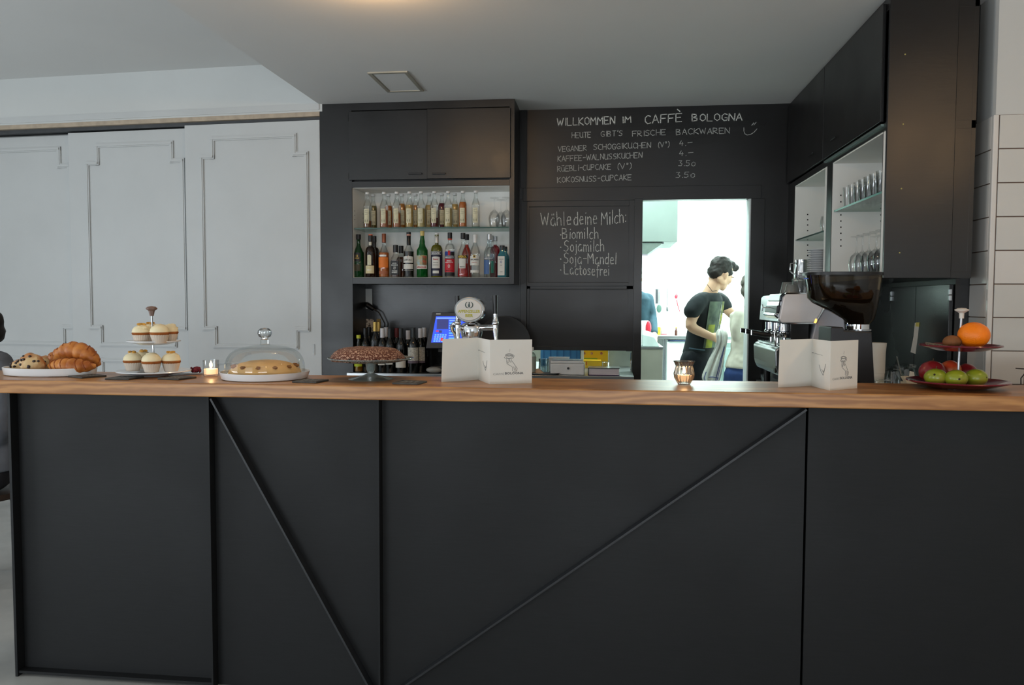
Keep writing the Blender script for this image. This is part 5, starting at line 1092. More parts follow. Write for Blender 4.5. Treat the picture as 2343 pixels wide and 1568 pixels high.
roll_(73, 2.83, zb+.036, .042, 'round chocolate chip roll at the left of the white tray', 3); roll_(44, 2.90, zb+.022, .028, 'smaller chocolate chip roll at the far left of the tray', 5)
roll_(104, 2.92, zb+.030, .034, 'browner chocolate chip roll behind the round one', 9)

# --- cupcake stand
sx_, sy_ = onY(352, 800, 2.90).x, 2.90
cs = thing('cupcake_stand', 'two-tier white ceramic cupcake stand with a brown finial knob', 'cake stand', (sx_, sy_, CT))
zp1 = CT+.022; zp2 = onY(352, 786, 2.90).z
def plate(r, z, nm, mm, par, dep=.012, th=.004, cx=0, cy=0):
    return MB().lathe((cx, cy, z), [(0, 0), (r*.55, 0), (r*.62, .002), (r, dep), (r*1.003, dep+.002), (r*.99, dep+th), (r*.62, .002+th), (0, th)], 48).build(nm, mm, par, local=True)
plate(.136, .006, 'lower_plate', WHITEC, cs); plate(.098, zp2-CT-.004, 'upper_plate', WHITEC, cs)
MB().lathe((0, 0, 0), [(.05, 0), (.052, .001), (.05, .008), (.045, .008)], 30).build('foot_ring', WHITEC, cs, local=True)
zt_ = onY(346, 702, 2.90).z-CT
MB().tube([(0, 0, .01), (-.004, 0, zt_*.6), (-.006, 0, zt_-.03)], .0035, 10).build('rod', DCHROME, cs, local=True)
MB().lathe((-.006, 0, zt_-.036), [(0, 0), (.007, 0), (.008, .006), (.011, .020), (.019, .026), (.020, .030), (.014, .036), (0, .038)], 12, pleat=.05).build('finial', mat('brown_knob', (120, 96, 86), .5, var=.15), cs, local=True)
ICE = mat('cream_icing', (240, 226, 186), .6, var=.06, scale=20, bump=.3, bscale=30); CASE = mat('paper_case', (206, 192, 176), .8, var=.06); SPONGE = mat('sponge', (150, 84, 30), .8, var=.2, scale=40); NUT = mat('walnut_piece', (214, 158, 66), .6, var=.25, scale=40)
cc0 = [None]
def cupcake(px, Y, z, lb_, topping=True, grp='cupcakes on the two-tier stand', s=1.0, tx=0):
    t = thing('cupcake', lb_, 'cupcake', (onY(px, 800, Y).x, Y, z), random.uniform(0, 3), grp)
    MB().lathe((0, 0, 0), [(0, 0), (.0225*s, 0), (.0230*s, .001), (.0315*s, .031*s), (.0305*s, .031*s), (.022*s, .003)], 44, pleat=.022).build('paper_case', CASE, t, local=True)
    MB().lathe((0, 0, 0), [(.028*s, .026*s), (.0315*s, .031*s), (.0345*s, .036*s), (.0325*s, .040*s), (0, .040*s)], 24).build('cake', SPONGE, t, local=True)
    MB().lathe((0, 0, 0), [(.031*s, .037*s), (.0335*s, .042*s), (.0315*s, .051*s), (.025*s, .060*s), (.014*s, .066*s), (0, .068*s)], 24).ball((.004, -.003, .052*s), (.026*s, .024*s, .018*s), 16, 9, .25, 30, px).build('icing', ICE, t, local=True)
    if topping:
        for k in range(3): a_ = k*2.1; MB().ball((.009*math.cos(a_), .009*math.sin(a_), .071*s), (.010, .007, .005), 8, 6, .3, 30, k).build('walnut_piece', NUT, t, local=True)
    return t
cupcake(324, 2.86, zp2+.004, 'cupcake at the left of the upper tier'); cupcake(366, 2.845, zp2+.004, 'smooth-iced cupcake at the front of the upper tier', False, s=1.05); cupcake(388, 2.915, zp2+.006, 'cupcake at the right back of the upper tier', False); cupcake(346, 2.955, zp2+.006, 'cupcake with orange topping at the back of the upper tier')
cupcake(303, 2.86, zp1, 'cupcake with greenish icing at the left of the lower tier', s=1.02); cupcake(346, 2.815, zp1, 'plain-iced cupcake at the front centre of the lower tier', False, s=1.05); cupcake(391, 2.86, zp1, 'cupcake with walnut topping at the right of the lower tier', s=1.03); cupcake(327, 2.955, zp1, 'cupcake with yellow topping at the back of the lower tier')

# --- coasters
SLATE = mat('slate_coaster', (84, 80, 74), .6, col2=(52, 50, 47), scale=30); SLT = mat('coaster_print', (170, 166, 156), .7)
def coaster(p, lb_):
    P = [BT(*q) for q in p]; c = sum(P, Vector())/4; e = (P[1]-P[0]); ang = math.atan2(e.y, e.x)
    t = thing('coaster', lb_, 'coaster', (c.x, c.y, CT), ang, 'square slate coasters along the bar')
    BX('slab', SLATE, -.048, .048, -.048, .048, 0, .0065, None).parent = t; o = COL.objects[-1] if False else t.children[0]
    b = o.modifiers.new('bevel', 'BEVEL'); b.width = .0015; b.segments = 2
    for k in range(4): text_on(MB(), ['Kaffee Bar', 'Bologna', 'Kuchen', 'Bar'][k] if False else '= = = = ='[:5+k], (-.03, .022-.014*k, .0066), (.06, 0, 0), (0, .004, 0), (0, 0, .0002)).build('print_line', SLT, t, local=True)
coaster(((155, 864), (196, 868), (243, 862), (205, 858)), 'slate coaster beside the pastry tray, leftmost of the row')
coaster(((243, 871), (300, 872), (330, 864), (268, 862)), 'slate coaster between the pastry tray and the cupcake stand')
coaster(((358, 870), (430, 873), (449, 864), (385, 862)), 'slate coaster in front of the lower cupcake plate')
coaster(((668, 878), (732, 880), (753, 871), (690, 868)), 'slate coaster at the right of the glass dome plate')
coaster(((898, 882), (962, 884), (979, 874), (912, 871)), 'slate coaster between the glass cake stand and the left menu')

# --- tealights
FLAME = mat('flame', (255, 210, 130), .5, emit=(255, 214, 150), estr=22)
def flame(t, z, h=.022, x=0):
    MB().lathe((x, 0, z), [(0, 0), (h*.16, h*.15), (h*.2, h*.35), (h*.12, h*.7), (0, h)], 10).build('flame', FLAME, t, local=True)
    MB().tube([(x, 0, z-.004), (x, 0, z+.003)], .0008, 6).build('wick', BLKPL, t, local=True)
    point('candle_light', (t.location.x+x, t.location.y, t.location.z+z+h*.5), .35, (1.0, .55, .22), .006)
WAX = mat('candle_wax', (232, 214, 196), .5, sss=.4, emit=(255, 200, 140), estr=1.1)  # glow of the flame in the wax is put in as emission
yc = 2.90; t1 = thing('tealight_holder', 'small straight clear glass tealight holder with a lit candle left of the glass dome', 'candle', (onY(482, 800, yc).x, yc, CT))
MB().lathe((0, 0, 0), [(0, .0), (.026, 0), (.029, .004), (.030, .064), (.0285, .064), (.0272, .010), (0, .009)], 28).build('glass_cup', CLEAR, t1, local=True)
MB().lathe((0, 0, .010), [(0, 0), (.0255, 0), (.0258, .020), (0, .021)], 24).build('wax', WAX, t1, local=True); flame(t1, .033, .028)
yc = 2.87; t2 = thing('tealight_holder', 'ribbed bulbous glass tealight holder with a lit candle in front of the kitchen door', 'candle', (onY(1566, 800, yc).x, yc, CT))
RG = thin_glass('ribbed_glass', (.86, .84, .82), .3, .05)
MB().lathe((0, 0, 0), [(0, 0), (.020, 0), (.022, .004), (.034, .024), (.036, .040), (.031, .058), (.029, .066), (.035, .080), (.038, .083), (.036, .084), (.033, .080), (.027, .066), (.029, .058), (.0335, .040), (.0315, .026), (.020, .008), (0, .008)], 40, pleat=.03).build('glass_cup', RG, t2, local=True)
MB().lathe((0, 0, .012), [(0, 0), (.020, 0), (.026, .022), (0, .023)], 24).build('wax', WAX, t2, local=True); flame(t2, .038, .028)
# rose bud on a glass dish
yc = 2.99; rx_ = onY(448, 850, yc).x
o = lathe_glass('glass_dish', 'shallow clear glass dish behind the left tealight', (rx_-.01, yc-.005, CT), [(0, 0), (.035, 0), (.05, .006), (.049, .008), (.034, .003), (0, .003)], 'dishes', 24, cat='dish'); del o['group']
t = thing('dried_rose', 'dried dark red rose head in the glass dish left of the tealight', 'flower', (rx_, yc, CT+.0035)); RS = mat('rose_petal', (104, 26, 44), .7, var=.25, scale=40)
MB().ball((0, 0, .014), (.013, .012, .012), 10, 7, .3, 30, 2).build('rose_heart', RS, t, local=True)
for k in range(9): a_ = k*.7+.2; MB().ball((.017*math.cos(a_), .013*math.sin(a_), .010+.004*(k % 3)), (.010, .004, .008), 8, 6, .4, 30, k, Matrix.Rotation(a_+PI/2, 3, 'Z')).build('petal', RS, t, local=True)

# --- domed cake
dy = 2.865; dx = onY(606, 800, dy).x
dp = thing('cake_plate', 'white low-rimmed ceramic plate under the glass dome', 'plate', (dx, dy, CT))
MB().lathe((0, 0, 0), [(0, 0), (.150, 0), (.156, .003), (.164, .026), (.1645, .028), (.161, .028), (.153, .006), (0, .006)], 56).build('plate_body', WHITEC, dp, local=True)
ck = thing('walnut_cake', 'round coffee cake with caramel icing and walnut halves under the dome', 'cake', (dx, dy, CT+.006))
CAR = mat('caramel_icing', (222, 176, 112), .5, var=.1, scale=14, bump=.35, bscale=35)
MB().lathe((0, 0, 0), [(0, 0), (.124, 0), (.130, .006), (.131, .014), (.127, .018)], 40).build('sponge', mat('dark_sponge', (96, 50, 24), .8, var=.25, scale=40, bump=.5), ck, local=True)
loft(MB(), [(0, 0, .012, .133, .131), (0, 0, .018, .133, .131), (0, 0, .029, .127, .125), (0, 0, .042, .113, .111), (0, 0, .053, .09, .09), (0, 0, .061, .055, .055), (0, 0, .064, .02, .02)], 44).build('icing', CAR, ck, local=True)
for k in range(12):
    a_ = 2*PI*k/12+.2; c = Vector((.115*math.cos(a_), .113*math.sin(a_), .042)); MB().ball(c, (.012, .008, .006), 10, 7, .4, 40, k, Matrix.Rotation(a_, 3, 'Z')).build('walnut_half', mat('walnut_half', (150, 98, 48), .6, var=.3, scale=50), ck, local=True)
dm_ = thing('glass_dome', 'clear glass cake dome with a round knob over the walnut cake', 'dome', (dx, dy, CT+.0062))
zk = onY(606, 778, dy).z-(CT+.0062)
DP = [(.144, 0), (.1455, .002), (.1458, .030), (.1445, .050), (.139, .070), (.127, .089), (.106, .104), (.078, .113), (.045, .118), (.022, .120), (.0165, .124), (.016, zk)]
MB().lathe((0, 0, 0), DP, 56).build('dome_shell', DOMEG, dm_, local=True)
MB().lathe((0, 0, 0), [(.1425, 0), (.1475, 0), (.1475, .004), (.1425, .004), (.1425, 0)], 56).build('dome_rim', CLEAR, dm_, local=True)
KG = thin_glass('knob_glass', (.86, .88, .88), .45)
MB().lathe((0, 0, zk), [(.016, 0), (.0125, .004), (.0125, .008), (.022, .013), (.026, .024), (.024, .036), (.014, .044), (0, .046)], 28).build('knob', KG, dm_, local=True)

# --- chocolate cake on glass pedestal
gy = 2.88; gx = onY(848, 800, gy).x
gs_ = thing('glass_cake_stand', 'clear pedestal glass cake stand with a scalloped rim', 'cake stand', (gx, gy, CT))
zpl = onY(848, 826, gy).z-CT
SG = thin_glass('stand_glass', (.93, .96, .95), .34, .04, opacity=.28, body=(190, 205, 200))
MB().lathe((0, 0, 0), [(0, 0), (.082, 0), (.083, .003), (.066, .008), (.030, .016), (.012, .024), (.012, .030), (.016, .036), (.019, zpl-.012), (.024, zpl-.004), (0, zpl-.003)], 40).build('pedestal', SG, gs_, local=True)
MB().lathe((0, 0, zpl), [(0, -.004), (.10, -.004), (.150, .006), (.158, .010), (.157, .013), (.149, .011), (.10, .001), (0, .001)], 72, pleat=.006).build('glass_plate', SG, gs_, local=True)
cc = thing('chocolate_cake', 'flat round chocolate cake dusted with sugar on the glass stand', 'cake', (gx-.012, gy, CT+zpl+.0015))
CHK = mat('chocolate_crust', (88, 42, 26), .7, col2=(196, 160, 136), scale=190, lo=.50, hi=.62, bump=.6, bscale=60)
mb = MB(); loft(mb, [(0, 0, 0, .118, .116), (0, 0, .006, .124, .122), (0, 0, .016, .122, .120), (0, 0, .028, .112, .110), (0, 0, .038, .098, .096), (0, 0, .043, .080, .078), (0, 0, .044, .05, .05), (0, 0, .042, .02, .02)], 48)
mb.v = [Vector((v.x*(1.14-2.2*v.z), v.y*(1.14-2.2*v.z), v.z*1.12))*(1+.035*noise.noise(v*35)) for v in mb.v]; mb.build('cake_body', CHK, cc, local=True)
for k in range(9): a_ = 2*PI*k/9+.35; MB().ball((.130*math.cos(a_), .128*math.sin(a_), .008), (.012, .012, .009), 10, 7, .3, 30, k).build('cherry_piece', mat('dark_cherry', (44, 12, 14), .35, var=.2), cc, local=True)

# --- folded menus
INKM = mat('menu_ink', (112, 112, 112), .8); INKL = mat('menu_ink_light', (150, 150, 146), .8)
def menu(pb, hts, lb_):
    """pb: four photo base points (left edge, valley, ridge, right edge)"""
    B = [BT(*q) for q in pb]; c = (B[1]+B[2])/2
    t = thing('folded_menu', lb_, 'menu', (c.x, c.y, CT), 0, 'folded paper menus standing on the bar')
    H_ = hts; up_ = Vector((0, 0, 1))
    T = [b+up_*H_ for b in B]
    T[0] += Vector((.004, .004, -.001))
    th = .0008
    for i in range(3):
        a, b, c1, d = B[i], B[i+1], T[i+1], T[i]; n_ = (b-a).cross(up_).normalized()
        m = MB(); N = 6; vs = []; fs = []
        for k in range(N+1):
            u = k/N; bow = .0022*math.sin(PI*u)*(1 if i != 1 else .6)
            for (p, q) in ((a, b), (d, c1)):
                w_ = p+(q-p)*u+n_*bow; vs += [w_+n_*th/2, w_-n_*th/2]
        for k in range(N):
            o_ = 4*k; p_ = 4*(k+1)
            fs += [(o_, p_, p_+2, o_+2), (o_+1, o_+3, p_+3, p_+1), (o_, o_+1, p_+1, p_), (o_+2, p_+2, p_+3, o_+3)]
        fs += [(0, 2, 3, 1), (4*N, 4*N+1, 4*N+3, 4*N+2)]
        m.add(vs, fs, True).build('menu_page', PAPER, t)
    # printing on the right page: emblem of a hand holding a cup, and the cafe name
    a, b = B[2], B[3]; e = (b-a); L_ = e.length; e = e.normalized(); n_ = e.cross(up_).normalized()
    if n_.y > 0: n_ = -n_
    def pg(u, v, k=.0026): return a+e*(u*L_)+up_*(v*H_)+n_*k
    text_on(MB(), 'CAFFÉ', pg(.07, .205), e*L_*.26, up_*H_*.055, n_*.0002, -.012).build('menu_lettering', INKL, t)
    text_on(MB(), 'BOLOGNA', pg(.35, .212), e*L_*.44, up_*H_*.052, n_*.0002, .03).build('menu_lettering', INKM, t)
    def ln(mb, pts, w_=.0007, k=.0027, org=None):
        f = org or pg
        mb.tube([f(u, v, k) for u, v in pts], w_, 5)
    m = MB(); el = lambda cu, cv, ru, rv, a0=0, a1=360: [(cu+ru*math.cos(R(x)), cv+rv*math.sin(R(x))) for x in range(a0, a1+1, 20)]
    ln(m, el(.445, .655, .085, .028)); ln(m, el(.445, .655, .06, .016)); ln(m, el(.445, .60, .11, .030, 160, 380)); ln(m, [(.36, .655), (.375, .61), (.41, .585), (.48, .585), (.515, .61), (.53, .655)]); ln(m, el(.54, .63, .025, .022))
    m.build('cup_drawing', INKM, t)
    m = MB(); ln(m, [(.385, .575), (.40, .50), (.42, .465), (.44, .50), (.435, .57)]); ln(m, [(.455, .57), (.47, .50), (.49, .48), (.50, .53), (.50, .57)]); ln(m, [(.39, .53), (.395, .46), (.44, .43), (.50, .40), (.53, .37)]); ln(m, [(.51, .52), (.56, .46), (.60, .40), (.64, .35)])
    ln(m, [(.53, .37), (.525, .30), (.56, .27), (.63, .29), (.64, .35)]); ln(m, [(.56, .39), (.57, .30)]); ln(m, [(.60, .37), (.61, .29)])
    ln(m, [(.46, .72), (.45, .745), (.47, .765), (.46, .785)], .0004)
    m.build('hand_drawing', INKM, t)
    a2, b2 = B[1], B[2]; e2 = (b2-a2); L2 = e2.length; e2 = e2.normalized(); n2 = e2.cross(up_).normalized()
    if n2.y > 0: n2 = -n2
    def pg2(u, v, k=.0022): return a2+e2*(u*L2)+up_*(v*H_)+n2*k
    m = MB(); ln(m, [(.05, .71), (.12, .71)], .0012, .0022, pg2); ln(m, [(.18, .705), (.4, .695), (.62, .685)], .0005, .0022, pg2); ln(m, [(.45, .48), (.55, .36), (.68, .28), (.72, .35), (.80, .52)], .0006, .0022, pg2); ln(m, [(.60, .40), (.68, .34), (.74, .40)], .0006, .0022, pg2)
    m.build('menu_print', INKM, t)
    return t
menu(((1010, 874.5), (1095, 869), (1121, 879.5), (1217, 877)), .1575, 'folded white menu with cup emblem standing in front of the beer tap')
menu(((1780, 887), (1856, 883), (1898, 894), (1961, 888.5)), .1655, 'folded white menu with cup emblem standing in front of the coffee grinder')

# --- fruit stand
fy = 2.88; fx = onY(2193, 800, fy).x
fs_ = thing('fruit_stand', 'two-tier dark red fruit stand with white knob at the bar\'s right end', 'fruit stand', (fx, fy, CT))
zu = onY(2200, 800, fy).z-CT
plate(.160, .004, 'lower_plate', REDC, fs_, .020, .005); plate(.130*.98, zu-.004, 'upper_plate', REDC, fs_, .016, .005, cx=.006)
MB().lathe((0, 0, 0), [(.055, 0), (.057, 0), (.057, .005), (.055, .005)], 30).build('foot_ring', REDC, fs_, local=True)
ztop = onY(2197, 706, fy).z-CT
MB().tube([(0, 0, .006), (.006, 0, ztop-.03)], .0038, 12).build('rod', mat('white_metal_rod', (190, 192, 196), .3, .5), fs_, local=True)
MB().lathe((.0065, 0, ztop-.034), [(0, 0), (.0075, 0), (.008, .018), (.011, .020), (.022, .027), (.0225, .030), (.012, .035), (0, .036)], 18, pleat=.02).build('finial', mat('white_knob', (206, 200, 190), .4), fs_, local=True)
def fruit(nm, cat, px, Y, z, r, mm, lb_, grp, sq=(1, 1, 1), stem=True, calyx=None, amp=.03, seed=1):
    t = thing(nm, lb_, cat, (onY(px, 800, Y).x, Y, z), 0, grp)
    MB().ball((0, 0, r*sq[2]), (r*sq[0], r*sq[1], r*sq[2]), 26, 16, amp, 18, seed).build('skin', mm, t, local=True)
    if calyx: MB().ball(calyx, (.0035, .002, .0035), 8, 5).build('calyx', mat('calyx_brown', (50, 40, 24), .8), t, local=True)
    if stem: MB().tube([(0, 0, 2*r*sq[2]-.006), (.002, 0, 2*r*sq[2]+.008)], .0014, 6).build('stem', mat('stem_brown', (84, 62, 36), .8), t, local=True)
    return t
ORG = mat('orange_peel', (246, 128, 10), .38, var=.08, scale=10, bump=.5, bscale=240); GAP = mat('green_apple', (134, 144, 34), .3, col2=(150, 104, 56), scale=7, lo=.5, hi=.75, coat=.2); RAP = mat('red_apple', (120, 22, 32), .28, col2=(160, 46, 40), scale=7, coat=.3); YAP = mat('red_yellow_apple', (196, 70, 40), .3, col2=(220, 160, 70), scale=5, lo=.45, hi=.6, coat=.2)
zu_ = CT+zu+.003
fruit('orange', 'orange', 2227, 2.86, zu_+.003, .0480, ORG, 'large bright orange on the upper tier', 'fruit', (1.04, 1.0, .92), False, (.018, -.028, .070), .01)
fruit('kiwi', 'kiwi', 2178, 2.86, zu_+.002, .026, mat('kiwi_skin', (128, 78, 40), .75, col2=(98, 66, 34), scale=30, bump=.4, bscale=120), 'brown kiwi left of the orange on the upper tier', 'fruit', (1.15, .95, .85), False)
t = thing('pattern_napkin', 'dark patterned folded cloth at the left of the upper tier', 'napkin', (onY(2150, 800, 2.87).x, 2.87, zu_+.004))
MB().prism([(-.046, -.025, .006), (.018, -.03, 0), (.03, .02, 0), (-.036, .03, .010)], (0, 0, .007)).build('cloth', mat('speckled_cloth', (60, 54, 48), .8, col2=(150, 142, 124), scale=90, lo=.45, hi=.6), t, local=True)
zl_ = CT+.0105
fruit('apple', 'apple', 2143, 2.84, zl_, .0350, GAP, 'green apple at the left front of the lower tier', 'fruit', (1.05, .98, .86), True, (-.016, -.030, .042), seed=4)
fruit('apple', 'apple', 2190, 2.81, zl_+.001, .0345, GAP, 'green apple at the front centre of the lower tier', 'fruit', (1.04, .98, .84), False, (-.004, -.034, .030), seed=7)
fruit('apple', 'apple', 2235, 2.84, zl_, .0345, GAP, 'green-yellow apple at the right front of the lower tier', 'fruit', (1.06, .98, .88), False, (.021, -.026, .034), seed=9)
fruit('apple', 'apple', 2135, 2.925, zl_+.003, .041, RAP, 'dark red apple behind the left green one', 'fruit', (1.1, 1, .95), True, seed=12)
fruit('apple', 'apple', 2176, 2.945, zl_+.003, .037, YAP, 'red and yellow apple behind the centre of the lower tier', 'fruit', (1, 1, 1.06), False, seed=15); fruit('apple', 'apple', 2214, 2.945, zl_+.003, .034, RAP, 'small red apple behind the rod of the fruit stand', 'fruit', (1, 1, 1), False, seed=18)
# dark wire hook at the far right edge behind the bar
t = tag(MB().tube([onY(2336, 880, 3.2), onY(2336, 866, 3.2), onY(2346, 853, 3.2), onY(2362, 848, 3.2), onY(2380, 846, 3.2)], .0022, 8).tube([onY(2324, 843, 3.2), onY(2350, 845, 3.2)], .002).build('wire_basket_rim', BLKPL), 'black wire handle behind the bar at the right edge', 'basket')

# ================================================================== KITCHEN
KH = 7.3
hd = thing('extractor_hood', 'big pale steel extractor hood hanging at the upper left of the kitchen', 'hood', (Pt(1500, 560, KH).x-.3, KH+.4, 2.0))
a, b = Pt(1466, 440, KH), Pt(1550, 553, KH)
BX('hood_box', GALV, -.9, b.x, KH, KH+.9, b.z, KZ-.01, hd, bevel=.003)
c1, c2, c3 = Pt(1519, 555, KH+.02), Pt(1480, 582, KH+.02), Pt(1466, 584, KH+.02)
m = MB(); m.prism([(-.85, KH+.02, c1.z), (c1.x, KH+.02, c1.z), (c2.x, KH+.02, c2.z), (-.85, KH+.02, c2.z)], (0, .85, 0)); m.build('hood_skirt', mat('skirt_steel', (120, 132, 126), .5, .6, var=.1), hd)
BX('skirt_lip', CHROME, -.86, c2.x+.008, KH+.01, KH+.87, c2.z-.014, c2.z, hd)
MB().ball(Pt(1517, 556, KH), (.008, .008, .01), 8, 6).build('bolt', DARKG, hd)
BK = 8.92
kw = thing('kitchen_worktop', 'steel kitchen worktop along the back wall of the kitchen', 'worktop', (.9, BK, 0)); zk_ = Pt(1540, 769, BK).z
BX('worktop_slab', STEEL, -.6, 2.6, BK, KY1-.003, zk_-.035, zk_, kw, bevel=.003)
for px0, px1 in ((1517, 1520), (1521, 1524)): BX('frame_post', STEEL, Pt(px0, 800, BK).x, Pt(px1, 800, BK).x, BK+.01, BK+.06, 0, zk_-.035, kw)
a, b = Pt(1526, 780, BK), Pt(1572, 800, BK); fr_k = thing('under_counter_fridge', 'white under-counter fridge below the kitchen worktop', 'fridge', ((a.x+b.x)/2, BK+.05, 0))
BX('fridge_body', WHITEK, a.x+.003, b.x+.1, BK+.04, BK+.55, .05, zk_-.045, fr_k); BX('fridge_door', mat('fridge_white', (216, 226, 224), .3), a.x, b.x+.1, BK+.005, BK+.038, .06, a.z-.01, fr_k, bevel=.005); BX('handle', CHROME, a.x+.01, b.x, BK-.008, BK+.004, a.z-.004, a.z+.008, fr_k)
# left island with prep trays
IY = 7.3; zi = Pt(1490, 794, IY).z; a, b = Pt(1466, 794, IY), Pt(1515.5, 870, IY)
isl = thing('prep_island', 'steel prep counter with a grey-brown front in the left of the kitchen doorway', 'counter', (.1, IY, 0))
BX('front_panel', mat('prep_steel', (140, 136, 126), .5, .35, var=.12, scale=2), -.9, b.x, IY, IY+.02, .02, zi-.02, isl, bevel=.003); BX('prep_top', STEEL, -.9, b.x+.004, IY-.006, IY+.6, zi-.02, zi, isl); BX('side_panel', STEEL, b.x-.02, b.x, IY+.02, IY+.59, .02, zi-.02, isl)
t = thing('food_tray', 'white rimmed food container on the prep counter', 'container', (Pt(1497, 793, IY+.15).x, IY+.2, zi)); q = t.location
m = MB(); x0, x1 = Pt(1479, 0, IY+.1).x, Pt(1514, 0, IY+.1).x; ym = IY+.06
m.prism([(x0, ym, zi+.001), (x1+.02, ym, zi+.001), (x1-.03, ym, zi+.085), (x0, ym, zi+.11)], (0, .22, 0)); m.build('container_body', mat('container_white', (196, 208, 206), .4), t, bevel=.004)
m = MB(); m.prism([(x0, ym+.05, zi+.105), (x1-.05, ym+.05, zi+.085), (x1-.05, ym+.05, zi+.125), (x0, ym+.05, zi+.15)], (0, .1, 0)); m.build('container_lid', WHITEK, t, bevel=.003)
a = Pt(1485, 753, IY+.3); tag(MB().ball((a.x, IY+.42, zi+.155), (.028, .03, .07), 12, 8, .15, 20).build('red_bag', mat('red_bag', (224, 44, 66), .4)), 'red bag behind the food container in the kitchen', 'bag')
tag(BX('box', WHITEK, Pt(1476, 0, IY+.4).x, Pt(1489, 0, IY+.4).x, IY+.39, IY+.45, zi+.001, zi+.095), 'plain white box under the red bag on the prep counter', 'box')
WYK = KY1-.02
# rail with utensils
rl = thing('utensil_rail', 'thin steel utensil rail on the back wall of the kitchen', 'rail', tuple(Pt(1490, 661, WYK))); a, b = Pt(1440, 661, WYK-.04), Pt(1536, 662, WYK-.04)
MB().tube([a, b], .008).build('bar', DCHROME, rl)
for px in (1478, 1505, 1534): p = Pt(px, 661, WYK-.04); MB().tube([p, p+Vector((0, .055, 0))], .006).build('bracket', DCHROME, rl)
def uten(nm, px, y0, y1, yb, head, mm, lb_, w_=.004):
    p0, p1, p2 = Pt(px, y0, WYK-.045), Pt(px, y1, WYK-.045), Pt(px, yb, WYK-.045)
    t = thing(nm, lb_, nm.replace('_', ' '), tuple(p0)); MB().tube([p0, p1], w_).build('handle', mm, t)
    if head: MB().ball((p1+p2)/2, (head, .008, abs(p1.z-p2.z)/2), 14, 8).build('blade', mm, t)
    return t
uten('spatula', 1503, 662, 695, 713, 0, DARKG, 'long dark turner hanging leftmost on the utensil rail', .016); uten('ladle', 1508, 662, 697, 716, .030, mat('ladle_green', (70, 96, 88), .5), 'dark ladle with oval head hanging second on the rail')
uten('skewer', 1515, 662, 712, 712, 0, DCHROME, 'thin steel skewer hanging on the rail beside the ladle', .003); uten('whisk', 1527, 659, 700, 714, .016, DCHROME, 'slim steel whisk hanging at the right of the rail', .006)
uten('scoop', 1547, 672, 674, 684, .018, mat('red_plastic', (216, 50, 66), .4), 'small red scoop hanging right of the rail', .005)
tag(MB().tube([Pt(1548, 686, WYK-.03), Pt(1551, 700, WYK-.03), Pt(1555, 713, WYK-.03)], .005).build('hanging_string', mat('red_plastic', (216, 50, 66), .4)), 'thin red cord hanging below the red scoop', 'cord')
t = thing('strainer', 'round steel strainer hanging by the red scoop', 'strainer', tuple(Pt(1558, 685, WYK-.04))); MB().ball(Pt(1558, 685, WYK-.04), (.035, .012, .035), 16, 9).build('bowl', mat('pale_steel', (196, 206, 202), .4, .4), t); MB().tube([Pt(1552, 679, WYK-.04), Pt(1548, 672, WYK-.04)], .004).build('handle', DCHROME, t)
def onbench(px, w_, h, nm, mm, lb_, cat, Y=9.25, d=.1, pre=0):
    x = Pt(px, 760, Y).x; return tag(BX(nm, mm, x-w_/2, x+w_/2, Y, Y+d, zk_+.001, zk_+.001+h, bevel=.003), lb_, cat)
onbench(1508, .03, .085, 'food_packet', mat('packet_yellow', (240, 206, 40), .4), 'yellow food packet on the kitchen worktop', 'packet'); onbench(1519.5, .06, .075, 'food_box', WHITEK, 'white food box next to the yellow packet', 'box'); 
xq = Pt(1519.5, 760, 9.25).x; BX('red_stripe', mat('red_plastic', (216, 50, 66), .4), xq-.031, xq+.031, 9.248, 9.25, zk_+.001, zk_+.010, bpy.data.objects['food_box'])
t = thing('sauce_bottle', 'small brown sauce bottle on the kitchen worktop', 'bottle', (Pt(1547, 760, 9.1).x, 9.1, zk_)); MB().lathe((0, 0, 0), [(0, 0), (.015, 0), (.015, .05), (.007, .065), (.007, .08), (0, .08)], 12).build('bottle_body', mat('brown_bottle', (70, 34, 26), .3), t, local=True); MB().lathe((0, 0, .08), [(0, 0), (.009, 0), (.009, .012), (0, .012)], 10).build('cap', mat('packet_yellow', (240, 206, 40), .4), t, local=True)
t = thing('steel_pan', 'grey sloping pan lid leaning on the kitchen worktop', 'pan', (Pt(1528, 745, 9.3).x, 9.4, zk_)); m = MB(); m.prism([Pt(1508, 748, 9.4), Pt(1538, 733, 9.4), Pt(1527, 732, 9.4), Pt(1512, 741, 9.4)], (0, .02, 0)); m.build('lid', mat('pale_steel', (196, 206, 202), .4, .4), t); m = MB(); m.lathe((0, .05, 0), [(0, 0), (.09, 0), (.1, .08), (.095, .08), (0, .01)], 20); m.build('pan_body', mat('pale_steel', (196, 206, 202), .4, .4), t, local=True)
BX('switch_plate', WHITEK, .9, .96, KY1-.01, KY1-.001, 1.2, 1.3, None); tag(bpy.data.objects['switch_plate'], 'white switch plate on the bright kitchen back wall', 'switch')
# right grey unit
RYK = 7.6; m = MB(); m.prism([Pt(1655, 783, RYK), Pt(1674, 787, RYK), Pt(1672, 842, RYK), Pt(1650, 832, RYK)], (0, .02, 0)); t = thing('dishwasher', 'pale grey kitchen unit behind the person in the white shirt', 'appliance', (Pt(1680, 800, RYK).x+.2, RYK+.3, 0)); 
a = Pt(1652, 784, RYK); BX('unit_body', mat('unit_grey', (150, 172, 168), .5, .2), a.x, a.x+.55, RYK, RYK+.6, .3, a.z, t, bevel=.004); BX('unit_base', mat('unit_dark', (110, 118, 106), .6), a.x+.01, a.x+.54, RYK+.02, RYK+.58, 0, .3, t); BX('door_panel', mat('unit_grey2', (166, 188, 184), .4, .2), a.x+.02, a.x+.53, RYK-.015, RYK, .34, a.z-.05, t, bevel=.003)
